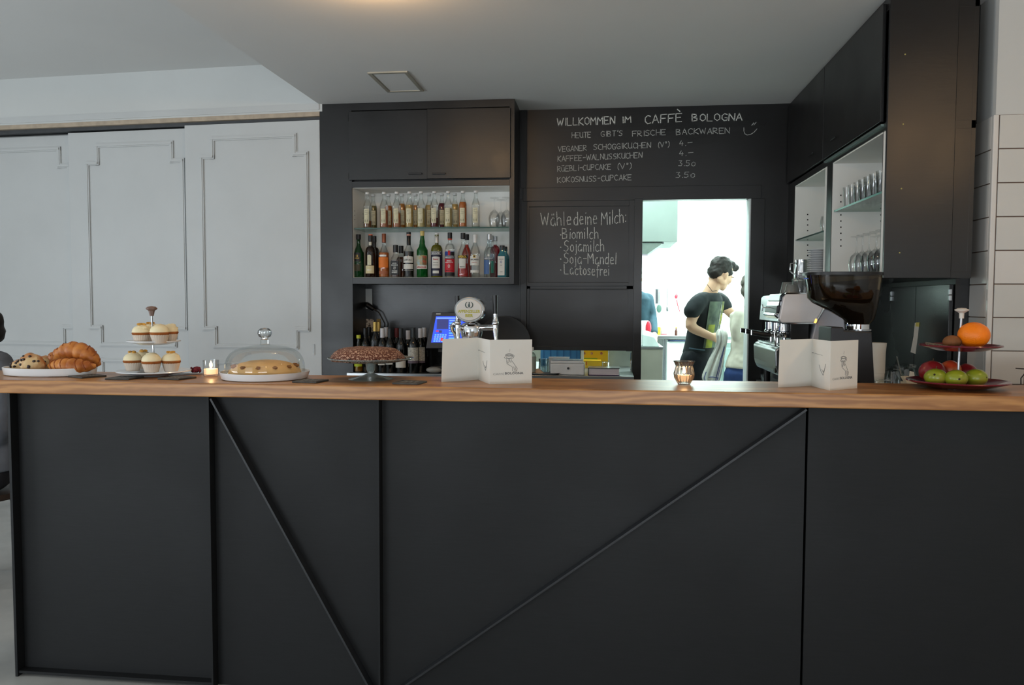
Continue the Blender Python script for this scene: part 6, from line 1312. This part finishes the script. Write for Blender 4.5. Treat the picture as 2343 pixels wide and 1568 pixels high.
# ceiling light fittings of the kitchen
for x, y in ((.4, 7.3), (1.3, 7.3), (.9, 8.6)):
    t = thing('tube_light', 'bright tube light fitting on the kitchen ceiling at %s' % ({(.4, 7.3): 'the front left', (1.3, 7.3): 'the front right', (.9, 8.6): 'the back'}[(x, y)]), 'light', (x, y, KZ)); BX('housing', WHITEK, x-.6, x+.6, y-.06, y+.06, KZ-.022, KZ-.001, t); MB().tube([(x-.57, y, KZ-.026), (x+.57, y, KZ-.026)], .006).build('tube', mat('tube_glow', (255, 255, 255), .4, emit=(230, 255, 250), estr=6), t)

# ================================================================== PEOPLE
SKIN = mat('skin', (206, 168, 140), .5, var=.05, scale=10, sss=.12); SKIN2 = mat('skin_rosy', (190, 120, 106), .5, var=.06, sss=.1)
HAIR = mat('dark_brown_hair', (26, 20, 17), .6, var=.4, scale=50, bump=.6, bscale=70)
def limb(mb, pts, rs, seg=14):
    P, Q = [], []
    for i in range(len(pts)-1):
        a, b = Vector(pts[i]), Vector(pts[i+1]); n = max(2, int((b-a).length/.03))
        for k in range(n): P.append(a+(b-a)*k/n); Q.append(rs[i]+(rs[i+1]-rs[i])*k/n)
    P.append(Vector(pts[-1])); Q.append(rs[-1])
    # round the polyline a little at the joints
    for it in range(3): P = [P[0]]+[(P[i-1]+P[i]*2+P[i+1])/4 for i in range(1, len(P)-1)]+[P[-1]]
    mb.tube(P, Q, seg); mb.ball(P[0], Q[0], 14, 10); mb.ball(P[-1], Q[-1], 14, 10); return mb
def torso(mb, secs, s_, f_, seg=28):
    """secs: (centre, half width along s_, half depth along f_)"""
    vs = []; fs = []; s_, f_ = Vector(s_).normalized(), Vector(f_).normalized()
    for c, hw, hd_ in secs:
        for i in range(seg):
            a = 2*PI*i/seg; q = 1/(abs(math.cos(a))**2.5+abs(math.sin(a))**2.5)**(1/2.5)
            vs.append(Vector(c)+s_*hw*q*math.cos(a)+f_*hd_*q*math.sin(a))
    for k in range(len(secs)-1):
        for i in range(seg): fs.append((k*seg+i, k*seg+(i+1) % seg, (k+1)*seg+(i+1) % seg, (k+1)*seg+i))
    fs += [tuple(range(seg-1, -1, -1)), tuple((len(secs)-1)*seg+i for i in range(seg))]
    return mb.add(vs, fs, True)
def remesh(o, vox=.009, sm_=6, it=.5, disp=None):
    r = o.modifiers.new('remesh', 'REMESH'); r.mode = 'VOXEL'; r.voxel_size = vox; r.use_smooth_shade = True
    s_ = o.modifiers.new('smooth', 'SMOOTH'); s_.factor = it; s_.iterations = sm_
    if disp:
        tx = bpy.data.textures.new('fold', 'CLOUDS'); tx.noise_scale = disp[0]; d = o.modifiers.new('folds', 'DISPLACE'); d.texture = tx; d.strength = disp[1]; d.mid_level = .5; d.texture_coords = 'LOCAL'
    return o
def HM(c, f_, up_=(0, 0, 1)):
    """head frame: local x = face forward, z = crown"""
    f_ = Vector(f_).normalized(); l_ = Vector(up_).cross(f_).normalized(); u_ = f_.cross(l_)
    return Matrix(((f_.x, l_.x, u_.x, c[0]), (f_.y, l_.y, u_.y, c[1]), (f_.z, l_.z, u_.z, c[2]), (0, 0, 0, 1)))
def head_parts(mb, M, s=1.0):
    R3 = M.to_3x3()
    def e(c, r, rot=None): mb.ball(M @ (Vector(c)*s), Vector(r)*s, 20, 14, rot=R3)
    e((-.012, 0, .035), (.096, .076, .092)); e((.02, 0, -.02), (.074, .064, .082)); e((.045, 0, -.075), (.045, .044, .034)); e((.068, 0, -.092), (.022, .022, .018))
    e((.088, 0, .018), (.014, .048, .012)); e((.094, 0, -.018), (.012, .011, .028)); e((.104, 0, -.034), (.013, .012, .010)); e((.084, 0, -.062), (.012, .022, .006)); e((.081, 0, -.073), (.012, .019, .006))
    for k in (-1, 1): e((.064, k*.040, -.022), (.026, .020, .024)); e((-.004, k*.077, -.012), (.018, .008, .031)); e((-.010, k*.084, -.004), (.010, .006, .020)); e((-.01, k*.05, -.055), (.05, .02, .03))
def eyes(M, par, s=1.0):
    for k in (-1, 1):
        MB().ball(M @ (Vector((.086, k*.031, 0))*s), .0105*s, 10, 8).build('eye', mat('eye_white', (220, 216, 210), .2), par); MB().ball(M @ (Vector((.0945, k*.031, 0))*s), .0048*s, 8, 6).build('iris', mat('iris_dark', (40, 28, 20), .2), par)
        MB().tube([M @ (Vector((.097, k*.018, .019))*s), M @ (Vector((.096, k*.034, .024))*s), M @ (Vector((.086, k*.052, .018))*s)], .004*s, 6).build('eyebrow', HAIR, par)
def hand_parts(mb, M, s=1.0, curl=.9, side=1):
    """palm at origin, fingers along +x, palm facing -z, thumb at +y*side"""
    R3 = M.to_3x3()
    mb.ball(M @ (Vector((.045, 0, 0))*s), Vector((.050, .040, .016))*s, 16, 10, rot=R3)
    for k, (y, L) in enumerate(((.028, .068), (.010, .076), (-.009, .070), (-.027, .056))):
        y *= side; p = Vector((.078, y, 0)); a_ = curl*.35; P = [p]; 
        for j, fr_ in enumerate((.45, .32, .23)):
            p = p+Vector((math.cos(a_), 0, -math.sin(a_)))*L*fr_; P.append(p); a_ += curl*.65
        limb(mb, [M @ (q*s) for q in P], [x*s for x in (.0095, .009, .0085, .0075)], 8)
    limb(mb, [M @ (Vector(q)*s) for q in ((.015, .030*side, -.002), (.040, .052*side, -.014), (.062, .056*side, -.028), (.078, .050*side, -.040))], [x*s for x in (.014, .012, .0105, .009)], 8)

# --- young man in the printed black T-shirt
MY = 6.40
def Q(px, py, dy=0): return onY(px, py, MY+dy)
man = thing('person', 'young man in printed black T-shirt holding a tea towel in the kitchen doorway', 'person', (Q(1600, 820).x, MY, 0))
ft = Vector((.88, -.45, 0)).normalized(); st = Vector((-ft.y, ft.x, 0))
hf = Vector((.74, .50, -.42)); hc = Q(1649.5, 628, .02)
HMm = HM(hc, hf, (.25, .1, 1))
body = MB(); head_parts(body, HMm, 1.0)
limb(body, [Q(1638, 644, .01), Q(1628, 662, .01), Q(1620, 682, .02)], [.050, .054, .066])
torso(body, [(Q(1622, 680, 0), .07, .055), (Q(1616, 700, 0), .11, .065), (Q(1610, 740, 0), .11, .065), (Q(1604, 790, 0), .11, .065), (Q(1600, 815, 0), .11, .07)], st, ft)
RS_, RE_, RW_ = Q(1600, 690, -.17), Q(1574, 747, -.22), Q(1628, 771, -.21)
limb(body, [Q(1604, 694, -.12), Q(1596, 706, -.17), RE_, RW_], [.030, .040, .042, .029]); LS_, LE_, LW_ = Q(1643, 688, .17), Q(1674, 718, .22), Q(1708, 744, .10)
limb(body, [Q(1638, 690, .12), Q(1650, 696, .18), LE_, LW_], [.030, .038, .040, .028])
def frame_at(o, x, z):
    x = Vector(x).normalized(); y = Vector(z).cross(x).normalized(); z = x.cross(y)
    return Matrix(((x.x, y.x, z.x, o[0]), (x.y, y.y, z.y, o[1]), (x.z, y.z, z.z, o[2]), (0, 0, 0, 1)))
hand_parts(body, frame_at(RW_, (.9, .05, -.28), (-.1, -.9, .5)), .95, 1.3, 1); hand_parts(body, frame_at(LW_, LW_-LE_, (0, 0, 1)), .95, .5, -1)
hipc = Q(1598, 815)
for k, off in ((1, .09), (-1, -.09)):
    h = hipc+st*off; limb(body, [h-Vector((0, 0, .1)), Vector((h.x+.02, h.y, .52)), Vector((h.x-.01, h.y, .09))], [.085, .055, .04])
    limb(body, [(h.x-.03, h.y, .05), (h.x+.13, h.y-.05, .035)], [.042, .032])
remesh(body.build('body', SKIN, man), .0075, 4); eyes(HMm, man)
MB().tube([Q(1618, 651, -.045), Q(1624, 659, -.052), Q(1630, 667, -.05), Q(1640, 665, -.03)], .0022).build('necklace', BLKPL, man)
# T-shirt
ts = MB(); torso(ts, [(Q(1624, 671, 0), .088, .070), (Q(1622, 676, 0), .125, .082), (Q(1619, 686, 0), .165, .098), (Q(1616, 705, 0), .178, .108), (Q(1612, 735, 0), .168, .108), (Q(1608, 765, 0), .162, .108), (Q(1603, 790, 0), .165, .112), (Q(1600, 806, 0), .170, .116)], st, ft)
limb(ts, [Q(1612, 684, -.09), Q(1602, 687, -.15), Q(1592, 700, -.18), Q(1584, 712, -.20)], [.056, .066, .068, .064]); limb(ts, [Q(1632, 682, .09), Q(1641, 684, .14), Q(1652, 692, .19), Q(1659, 701, .21)], [.054, .064, .064, .058])
SH = mat('tshirt_black', (22, 30, 34), .85, var=.25, scale=6, bump=.3, bscale=20)
shirt = remesh(ts.build('tshirt', SH, man), .009, 4, .5, (.12, .012))
# print on the chest: a thin patch following the torso front
pr = MB(); N = 12; MM = 18; vs = []; fs = []
for j in range(MM+1):
    v = j/MM; py = 690+v*104; pxc = 1619-(py-686)*.155; hw = .182-.012*v; hd_ = .113-.0*v+.004
    for i in range(N+1):
        a_ = R(68+74*i/N); q = 1/(abs(math.cos(a_))**2.5+abs(math.sin(a_))**2.5)**(1/2.5)
        vs.append(Q(pxc, py)+st*hw*q*math.cos(a_)+ft*hd_*q*math.sin(a_))
for j in range(MM):
    for i in range(N): k = j*(N+1)+i; fs.append((k, k+1, k+N+2, k+N+1))
pr.add(vs, fs, True); pr.build('shirt_print', mat('print_green_grey', (96, 112, 96), .8, col2=(52, 66, 62), scale=9), shirt)
def sub(i0, i1, j0, j1, nm, mm):
    m = MB(); V = []; F = []
    for j in range(j0, j1+1):
        for i in range(i0, i1+1): V.append(vs[j*(N+1)+i]+ft*.003+st*-.001)
    w_ = i1-i0+1
    for j in range(j1-j0):
        for i in range(i1-i0): k = j*w_+i; F.append((k, k+1, k+w_+1, k+w_))
    m.add(V, F, True).build(nm, mm, shirt)
YP = mat('print_yellow', (150, 160, 52), .8, col2=(96, 110, 66), scale=14)
sub(7, 11, 9, 18, 'print_patch', YP); sub(0, 3, 0, 9, 'print_patch', mat('print_ochre', (150, 150, 50), .8, col2=(70, 80, 50), scale=20)); sub(3, 4, 1, 17, 'print_strip', mat('print_white', (170, 176, 170), .8, col2=(60, 66, 62), scale=40))
# jeans
jn = MB(); torso(jn, [(Q(1602, 797, 0), .158, .108), (Q(1600, 808, 0), .168, .116), (Q(1598, 825, 0), .176, .130), (Q(1598, 845, 0), .172, .124)], st, ft)
for off in (.088, -.088):
    h = hipc+st*off; limb(jn, [h-Vector((0, 0, .01)), Vector((h.x+.02, h.y, .52)), Vector((h.x-.01, h.y, .13))], [.098, .072, .058])
JEAN = mat('dark_jeans', (24, 30, 38), .8, var=.3, scale=8, bump=.4, bscale=30); jo = remesh(jn.build('jeans', JEAN, man), .010, 3, .5, (.10, .010))
m = MB(); m.tube([Q(1577, 797, -.15), Q(1590, 799, -.2), Q(1606, 801, -.18), Q(1622, 802, -.1)], .005); m.build('belt_edge', mat('belt_blue', (50, 76, 92), .6), man)
for k in (1, -1):
    h = hipc+st*.088*k; sh_ = MB(); limb(sh_, [(h.x-.035, h.y, .045), (h.x+.08, h.y-.04, .04), (h.x+.16, h.y-.06, .03)], [.048, .045, .034]); remesh(sh_.build('shoe', mat('shoe_dark', (30, 30, 32), .6), man), .010, 3)
# hair
hr = MB(); R3 = HMm.to_3x3()
def he(c, r): hr.ball(HMm @ Vector(c), Vector(r), 22, 16, .10, 34, len(hr.v), R3)
he((-.026, 0, .052), (.096, .084, .088)); he((-.06, 0, -.002), (.055, .070, .062)); he((.03, 0, .098), (.068, .068, .042)); he((.078, 0, .105), (.044, .056, .030)); he((.100, 0, .100), (.030, .040, .022)); he((.0, .068, .03), (.050, .016, .036)); he((.0, -.068, .03), (.050, .016, .036))
remesh(hr.build('hair', HAIR, man), .007, 2, .5, (.03, .012))
# tea towel in his hand
tw = thing('tea_towel', 'white tea towel with blue stripes hanging from the young man\'s hand', 'towel', tuple(Q(1640, 780, -.26)))
TL = [(752, 1646, 1656), (756, 1640, 1662), (766, 1637, 1667), (780, 1641, 1665), (792, 1637, 1662), (805, 1631, 1660), (820, 1622, 1657), (835, 1616, 1655), (850, 1609, 1652), (864, 1604, 1649), (874, 1610, 1645)]
vs = []; fs = []; NC = 26
for j, (py, xl, xr) in enumerate(TL):
    for i in range(NC+1):
        u = i/NC; amp = .004+.009*min(1, j/4); dy_ = -.265+.05*math.exp(-((j-2)/1.6)**2)*-1+amp*math.sin(u*16+j*.25)+.012*math.sin(u*6)
        vs.append(Q(xl+(xr-xl)*u, py+1.2*math.sin(u*9), dy_))
for j in range(len(TL)-1):
    for i in range(NC): k = j*(NC+1)+i; fs.append((k, k+1, k+NC+2, k+NC+1))
m = MB(); m.add(vs, fs, True); tc2 = m.build('towel_cloth', mat('towel_cloth', (228, 232, 226), .9, var=.06, scale=40, bump=.3), tw); so = tc2.modifiers.new('solid', 'SOLIDIFY'); so.thickness = .004; so.offset = 0; sb = tc2.modifiers.new('sub', 'SUBSURF'); sb.levels = 1; sb.render_levels = 1
def tstr(i, j0, j1, nm='blue_stripe'):
    m = MB(); m.tube([vs[j*(NC+1)+i]+Vector((0, -.004, 0)) for j in range(j0, j1+1)], .0028, 6); m.build(nm, mat('towel_blue', (58, 80, 150), .9), tw)
tstr(20, 4, 10); tstr(22, 4, 10); tstr(4, 8, 10, 'blue_stripe')
m = MB(); m.tube([vs[9*(NC+1)+i]+Vector((0, -.004, .0)) for i in range(10, 24)], .003, 6); m.build('blue_stripe', mat('towel_blue', (58, 80, 150), .9), tw)

# --- person in the cream shirt, seen from behind at the right jamb
CY = 6.08
def C_(px, py, dy=0): return onY(px, py, CY+dy)
p2 = thing('person', 'person in cream shirt and blue jeans, back turned, at the doorway\'s right edge', 'person', (C_(1720, 850).x, CY, 0))
f2 = Vector((.35, .94, 0)); s2 = Vector((-f2.y, f2.x, 0))
H2 = HM(C_(1727, 664, 0), (.75, .62, -.12)); body = MB(); head_parts(body, H2, .98); limb(body, [C_(1722, 680), C_(1719, 695), C_(1719, 712)], [.050, .052, .06])
torso(body, [(C_(1720, 714), .06, .05), (C_(1720, 730), .10, .06), (C_(1720, 780), .10, .065), (C_(1713, 840), .10, .07), (C_(1711, 860), .10, .07)], s2, f2)
a1_, a2_, a3_ = C_(1694, 722, -.05), C_(1690, 778, -.03), C_(1706, 802, .22)
limb(body, [a1_, a2_, a3_], [.032, .030, .026]); hand_parts(body, frame_at(a3_, a3_-a2_, (0, 0, 1)), .9, .6, 1)
b1_, b2_, b3_ = C_(1750, 722, .08), C_(1754, 778, .12), C_(1738, 800, .34); limb(body, [b1_, b2_, b3_], [.032, .030, .026]); hand_parts(body, frame_at(b3_, b3_-b2_, (0, 0, 1)), .9, .6, -1)
h2c = C_(1711, 858)
for k in (1, -1):
    h = h2c+s2*.085*k; limb(body, [h-Vector((0, 0, .1)), Vector((h.x, h.y, .48)), Vector((h.x, h.y, .09))], [.07, .05, .038]); limb(body, [(h.x, h.y, .05), (h.x+.04, h.y+.13, .035)], [.04, .03])
remesh(body.build('body', SKIN2, p2), .008, 4); eyes(H2, p2, .98)
cs_ = MB(); torso(cs_, [(C_(1719, 703), .07, .055), (C_(1720, 710), .12, .075), (C_(1721, 720), .160, .095), (C_(1722, 745), .165, .11), (C_(1721, 775), .152, .11), (C_(1719, 800), .150, .115), (C_(1714, 825), .160, .125), (C_(1711, 843), .165, .13)], s2, f2)
limb(cs_, [C_(1696, 722, -.04), C_(1690, 750, -.04), a2_, a3_], [.058, .054, .050, .036]); limb(cs_, [C_(1748, 722, .07), b2_, b3_], [.056, .048, .036])
remesh(cs_.build('shirt', mat('cream_shirt', (214, 212, 196), .85, var=.03, bump=.2, bscale=25), p2), .009, 3, .5, (.09, .016))
jn = MB(); torso(jn, [(C_(1711, 838), .150, .112), (C_(1711, 855), .172, .13), (C_(1711, 880), .172, .128)], s2, f2)
for k in (1, -1): h = h2c+s2*.086*k; limb(jn, [h-Vector((0, 0, .05)), Vector((h.x, h.y, .48)), Vector((h.x, h.y, .12))], [.094, .068, .055])
remesh(jn.build('jeans', mat('blue_jeans', (40, 66, 120), .8, var=.2, scale=10, bump=.3), p2), .010, 3)
for k in (1, -1): h = h2c+s2*.086*k; sh_ = MB(); limb(sh_, [(h.x-.01, h.y-.03, .045), (h.x+.05, h.y+.15, .032)], [.046, .036]); remesh(sh_.build('shoe', mat('shoe_dark', (30, 30, 32), .6), p2), .010, 3)
hr = MB(); R3 = H2.to_3x3()
for c, r in (((-.028, 0, .048), (.092, .083, .086)), ((-.058, 0, -.01), (.054, .070, .060)), ((.03, 0, .09), (.06, .066, .036)), ((.0, .068, .025), (.05, .015, .036)), ((.0, -.068, .025), (.05, .015, .036))): hr.ball(H2 @ Vector(c), Vector(r), 22, 16, .08, 30, 4, R3)
remesh(hr.build('hair', mat('grey_brown_hair', (96, 92, 84), .7, var=.3, scale=50), p2), .007, 2, .5, (.03, .008))

# --- cook in the dark sweater further back at the left jamb
DY = 8.45
def D_(px, py, dy=0): return onY(px, py, DY+dy)
p3 = thing('person', 'cook in a dark teal sweater and white apron at the left side of the doorway', 'person', (D_(1450, 800).x, DY, 0))
f3 = Vector((-.25, -.97, 0)); s3 = Vector((-f3.y, f3.x, 0)); H3 = HM(D_(1450.5, 639), (-.3, -.95, -.2)); body = MB(); head_parts(body, H3, 1.0); limb(body, [D_(1451, 652), D_(1451, 664), D_(1451, 676)], [.052, .055, .06])
torso(body, [(D_(1451, 674), .07, .05), (D_(1451, 690), .11, .06), (D_(1451, 730), .11, .07), (D_(1451, 775), .11, .07)], s3, f3)
h3c = D_(1451, 785)
for k in (1, -1):
    sh1 = D_(1451+k*33, 684); el1 = D_(1451+k*42, 728, -.02); wr1 = D_(1451+k*46, 764, -.20)
    limb(body, [sh1, el1, wr1], [.034, .032, .028]); hand_parts(body, frame_at(wr1, (0, -.8, -.5), (0, -.3, 1)), .95, .6, -k)
    h = h3c+Vector((.09*k, 0, 0)); limb(body, [h, Vector((h.x, h.y, .5)), Vector((h.x, h.y, .09))], [.085, .055, .04]); limb(body, [(h.x, h.y, .05), (h.x, h.y-.14, .035)], [.042, .032])
remesh(body.build('body', SKIN, p3), .009, 4); eyes(H3, p3)
sw_ = MB(); torso(sw_, [(D_(1451, 667), .085, .066), (D_(1451, 674), .14, .085), (D_(1451, 684), .175, .10), (D_(1451, 715), .165, .11), (D_(1451, 750), .155, .11), (D_(1451, 785), .165, .12)], s3, f3)
for k in (1, -1): limb(sw_, [D_(1451+k*31, 684), D_(1451+k*41, 728, -.02), D_(1451+k*46, 760, -.18)], [.062, .054, .040])
remesh(sw_.build('sweater', mat('teal_sweater', (40, 66, 78), .9, var=.12, bump=.3), p3), .010, 3, .5, (.1, .012))
tr3 = MB(); torso(tr3, [(D_(1451, 778), .158, .115), (D_(1451, 800), .172, .125), (D_(1451, 815), .168, .12)], s3, f3)
for k in (1, -1): h = h3c+Vector((.088*k, 0, 0)); limb(tr3, [h-Vector((0, 0, .08)), Vector((h.x, h.y, .5)), Vector((h.x, h.y, .12))], [.094, .07, .056])
remesh(tr3.build('trousers', JEAN, p3), .011, 3)
ap = MB(); N_ = 14; V = []; F = []
for j, py in enumerate((733, 745, 760, 775, 790, 810, 840)):
    for i in range(N_+1): a_ = R(28+124*i/N_); c = D_(1451, py); V.append(c+s3*.185*math.cos(a_)+f3*(.135+.01*j/3)*math.sin(a_))
for j in range(6):
    for i in range(N_): k = j*(N_+1)+i; F.append((k, k+1, k+N_+2, k+N_+1))
ap.add(V, F, True); ao = ap.build('apron', WHITEK, p3); so = ao.modifiers.new('solid', 'SOLIDIFY'); so.thickness = .004
for k in (1, -1): h = h3c+Vector((.088*k, 0, 0)); sh_ = MB(); limb(sh_, [(h.x, h.y+.03, .045), (h.x, h.y-.16, .034)], [.048, .038]); remesh(sh_.build('shoe', mat('shoe_dark', (30, 30, 32), .6), p3), .011, 3)
hr = MB(); R3 = H3.to_3x3()
for c, r in (((-.024, 0, .05), (.092, .081, .082)), ((-.05, 0, 0), (.056, .070, .06)), ((.03, 0, .09), (.058, .064, .03))): hr.ball(H3 @ Vector(c), Vector(r), 20, 14, .06, 30, 4, R3)
remesh(hr.build('hair', mat('light_grey_hair', (140, 140, 132), .7, var=.2), p3), .009, 2)

# --- customer on a stool beyond the left end of the bar
LY = 3.62
def L_(px, py, dy=0): return onY(px, py, LY+dy)
p4 = thing('person', 'seated customer in grey top, cut off by the left edge of the picture', 'person', (L_(-40, 1000).x, LY, 0))
f4 = Vector((-.55, -.83, 0)); s4 = Vector((-f4.y, f4.x, 0)); H4 = HM(L_(-47, 764), (-.75, -.55, -.25)); body = MB(); head_parts(body, H4, 1.0); limb(body, [L_(-42, 785), L_(-34, 805), L_(-27, 830)], [.052, .056, .065])
torso(body, [(L_(-27, 822), .07, .05), (L_(-27, 860), .11, .06), (L_(-27, 950), .11, .07), (L_(-29, 1060), .12, .08)], s4, f4)
seat_z = .46
h4c = L_(-32, 1085)
for k in (1, -1):
    sa = L_(-27, 850)+s4*.165*k; ea = L_(-27, 970)+s4*.24*k+f4*.03; wa_ = L_(-27, 1030)+s4*.13*k+f4*.24
    if k == 1: wa_ = L_(-4, 1030, .02)
    limb(body, [sa, ea, wa_], [.034, .032, .028]); hand_parts(body, frame_at(wa_, (f4+Vector((.3, 0, -.2))), (0, 0, 1)), .95, .8, -k)
    hh = Vector((h4c.x, h4c.y, seat_z+.10))+s4*.09*k; kn = hh+f4*.40+s4*.05*k; kn.z = .50; an = Vector((kn.x, kn.y, .09))+f4*-.02
    limb(body, [hh, kn, an], [.08, .055, .04]); limb(body, [an+Vector((0, 0, -.045)), an+f4*.13+Vector((0, 0, -.055))], [.04, .032])
remesh(body.build('body', SKIN2, p4), .009, 4); eyes(H4, p4)
t4 = MB(); torso(t4, [(L_(-28, 806), .085, .075), (L_(-27, 816), .12, .09), (L_(-27, 834), .17, .10), (L_(-27, 865), .185, .115), (L_(-27, 950), .165, .12), (L_(-29, 1070), .18, .14)], s4, f4)
for k in (1, -1):
    sa = L_(-27, 850)+s4*.16*k; ea = L_(-27, 970)+s4*.24*k+f4*.03; wa_ = L_(-27, 1030)+s4*.13*k+f4*.24
    if k == 1: wa_ = L_(-4, 1025, .02)
    limb(t4, [sa, ea, ea+(wa_-ea)*.85], [.064, .056, .042])
remesh(t4.build('jumper', mat('grey_jumper', (98, 102, 110), .9, var=.15, bump=.4), p4), .010, 3, .5, (.12, .014))
q4 = MB(); hh0 = Vector((h4c.x, h4c.y, seat_z+.11)); q4.ball(hh0, (.175, .15, .10), 20, 12)
for k in (1, -1):
    hh = Vector((h4c.x, h4c.y, seat_z+.10))+s4*.09*k; kn = hh+f4*.40+s4*.05*k; kn.z = .50; an = Vector((kn.x, kn.y, .13))+f4*-.02; limb(q4, [hh, kn, an], [.092, .070, .055])
remesh(q4.build('trousers', mat('black_trousers', (22, 22, 28), .85, var=.2), p4), .010, 3)
for k in (1, -1):
    hh = Vector((h4c.x, h4c.y, seat_z+.10))+s4*.09*k; kn = hh+f4*.40+s4*.05*k; an = Vector((kn.x, kn.y, .045))+f4*-.03; sh_ = MB(); limb(sh_, [an, an+f4*.16+Vector((0, 0, -.01))], [.046, .036]); remesh(sh_.build('shoe', mat('shoe_dark', (30, 30, 32), .6), p4), .010, 3)
hr = MB(); R3 = H4.to_3x3()
for c, r in (((-.026, 0, .05), (.095, .084, .086)), ((-.058, 0, -.005), (.054, .070, .062)), ((.03, 0, .092), (.06, .066, .036)), ((.0, .068, .025), (.05, .015, .036)), ((.0, -.068, .025), (.05, .015, .036))): hr.ball(H4 @ Vector(c), Vector(r), 22, 16, .08, 30, 4, R3)
remesh(hr.build('hair', HAIR, p4), .008, 2, .5, (.03, .008))
stl = thing('stool', 'dark wooden stool under the seated customer at the left edge', 'stool', (h4c.x, h4c.y, 0))
SW_ = mat('stool_wood', (48, 34, 26), .5, var=.2); MB().lathe((0, 0, seat_z-.03), [(0, 0), (.165, 0), (.17, .008), (.165, .03), (0, .028)], 28).build('seat', SW_, stl, local=True)
for k in range(4): a_ = PI/4+k*PI/2; MB().tube([(.11*math.cos(a_), .11*math.sin(a_), seat_z-.028), (.17*math.cos(a_), .17*math.sin(a_), 0)], [.017, .013], 10).build('leg', SW_, stl, local=True)

# ================================================================== BARE BULBS (just outside the frame)
BG = mat('bulb_glow', (255, 190, 110), .4, emit=(255, 186, 110), estr=12)
for (x, y, z, e), lb_ in list(zip(BULBS, ('warm bulb in a short ceiling socket over the bar near the pastry stand', 'bare warm bulb hanging right of the bar near the tiled pier', 'bare warm bulb hanging left of the camera', 'bare warm bulb hanging right of the camera', 'bare warm bulb hanging over the left of the guest room')))[1:]:
    top = CZ if x > -1.965 else 3.045
    t = thing('pendant_bulb', lb_, 'lamp', (x, y, top), 0, 'bare bulbs'); MB().tube([(0, 0, 0), (0, 0, min(-.004, z+.09-top))], .003).build('cord', BLKPL, t, local=True)
    MB().lathe((0, 0, z+.055-top), [(0, 0), (.016, 0), (.017, .035), (0, .04)], 14).build('socket', BLKPL, t, local=True)
    MB().lathe((0, 0, z-.05-top), [(0, 0), (.012, .002), (.027, .02), (.030, .04), (.024, .065), (.013, .09), (.012, .106), (0, .106)], 18).build('bulb', thin_glass('bulb_glass', (1, .96, .88), .1), t, local=True)
    MB().tube([(0, 0, z-.02-top), (.004, 0, z+.01-top), (0, 0, z+.03-top)], .003, 6).build('filament', BG, t, local=True)
t = thing('ceiling_lamp', 'flush warm ceiling lamp above the bar, only its glow in the picture', 'lamp', (BULBS[0][0], BULBS[0][1], CZ))
MB().lathe((0, 0, 0), [(0, -.001), (.05, -.001), (.05, -.02), (.03, -.026), (0, -.026)], 24).build('ceiling_rose', WHITEP, t, local=True)
MB().ball((0, 0, -.075), (.028, .028, .035), 16, 10).build('bulb', thin_glass('bulb_glass', (1, .96, .88), .1), t, local=True); MB().ball((0, 0, -.075), .006, 8, 6).build('filament', BG, t, local=True)
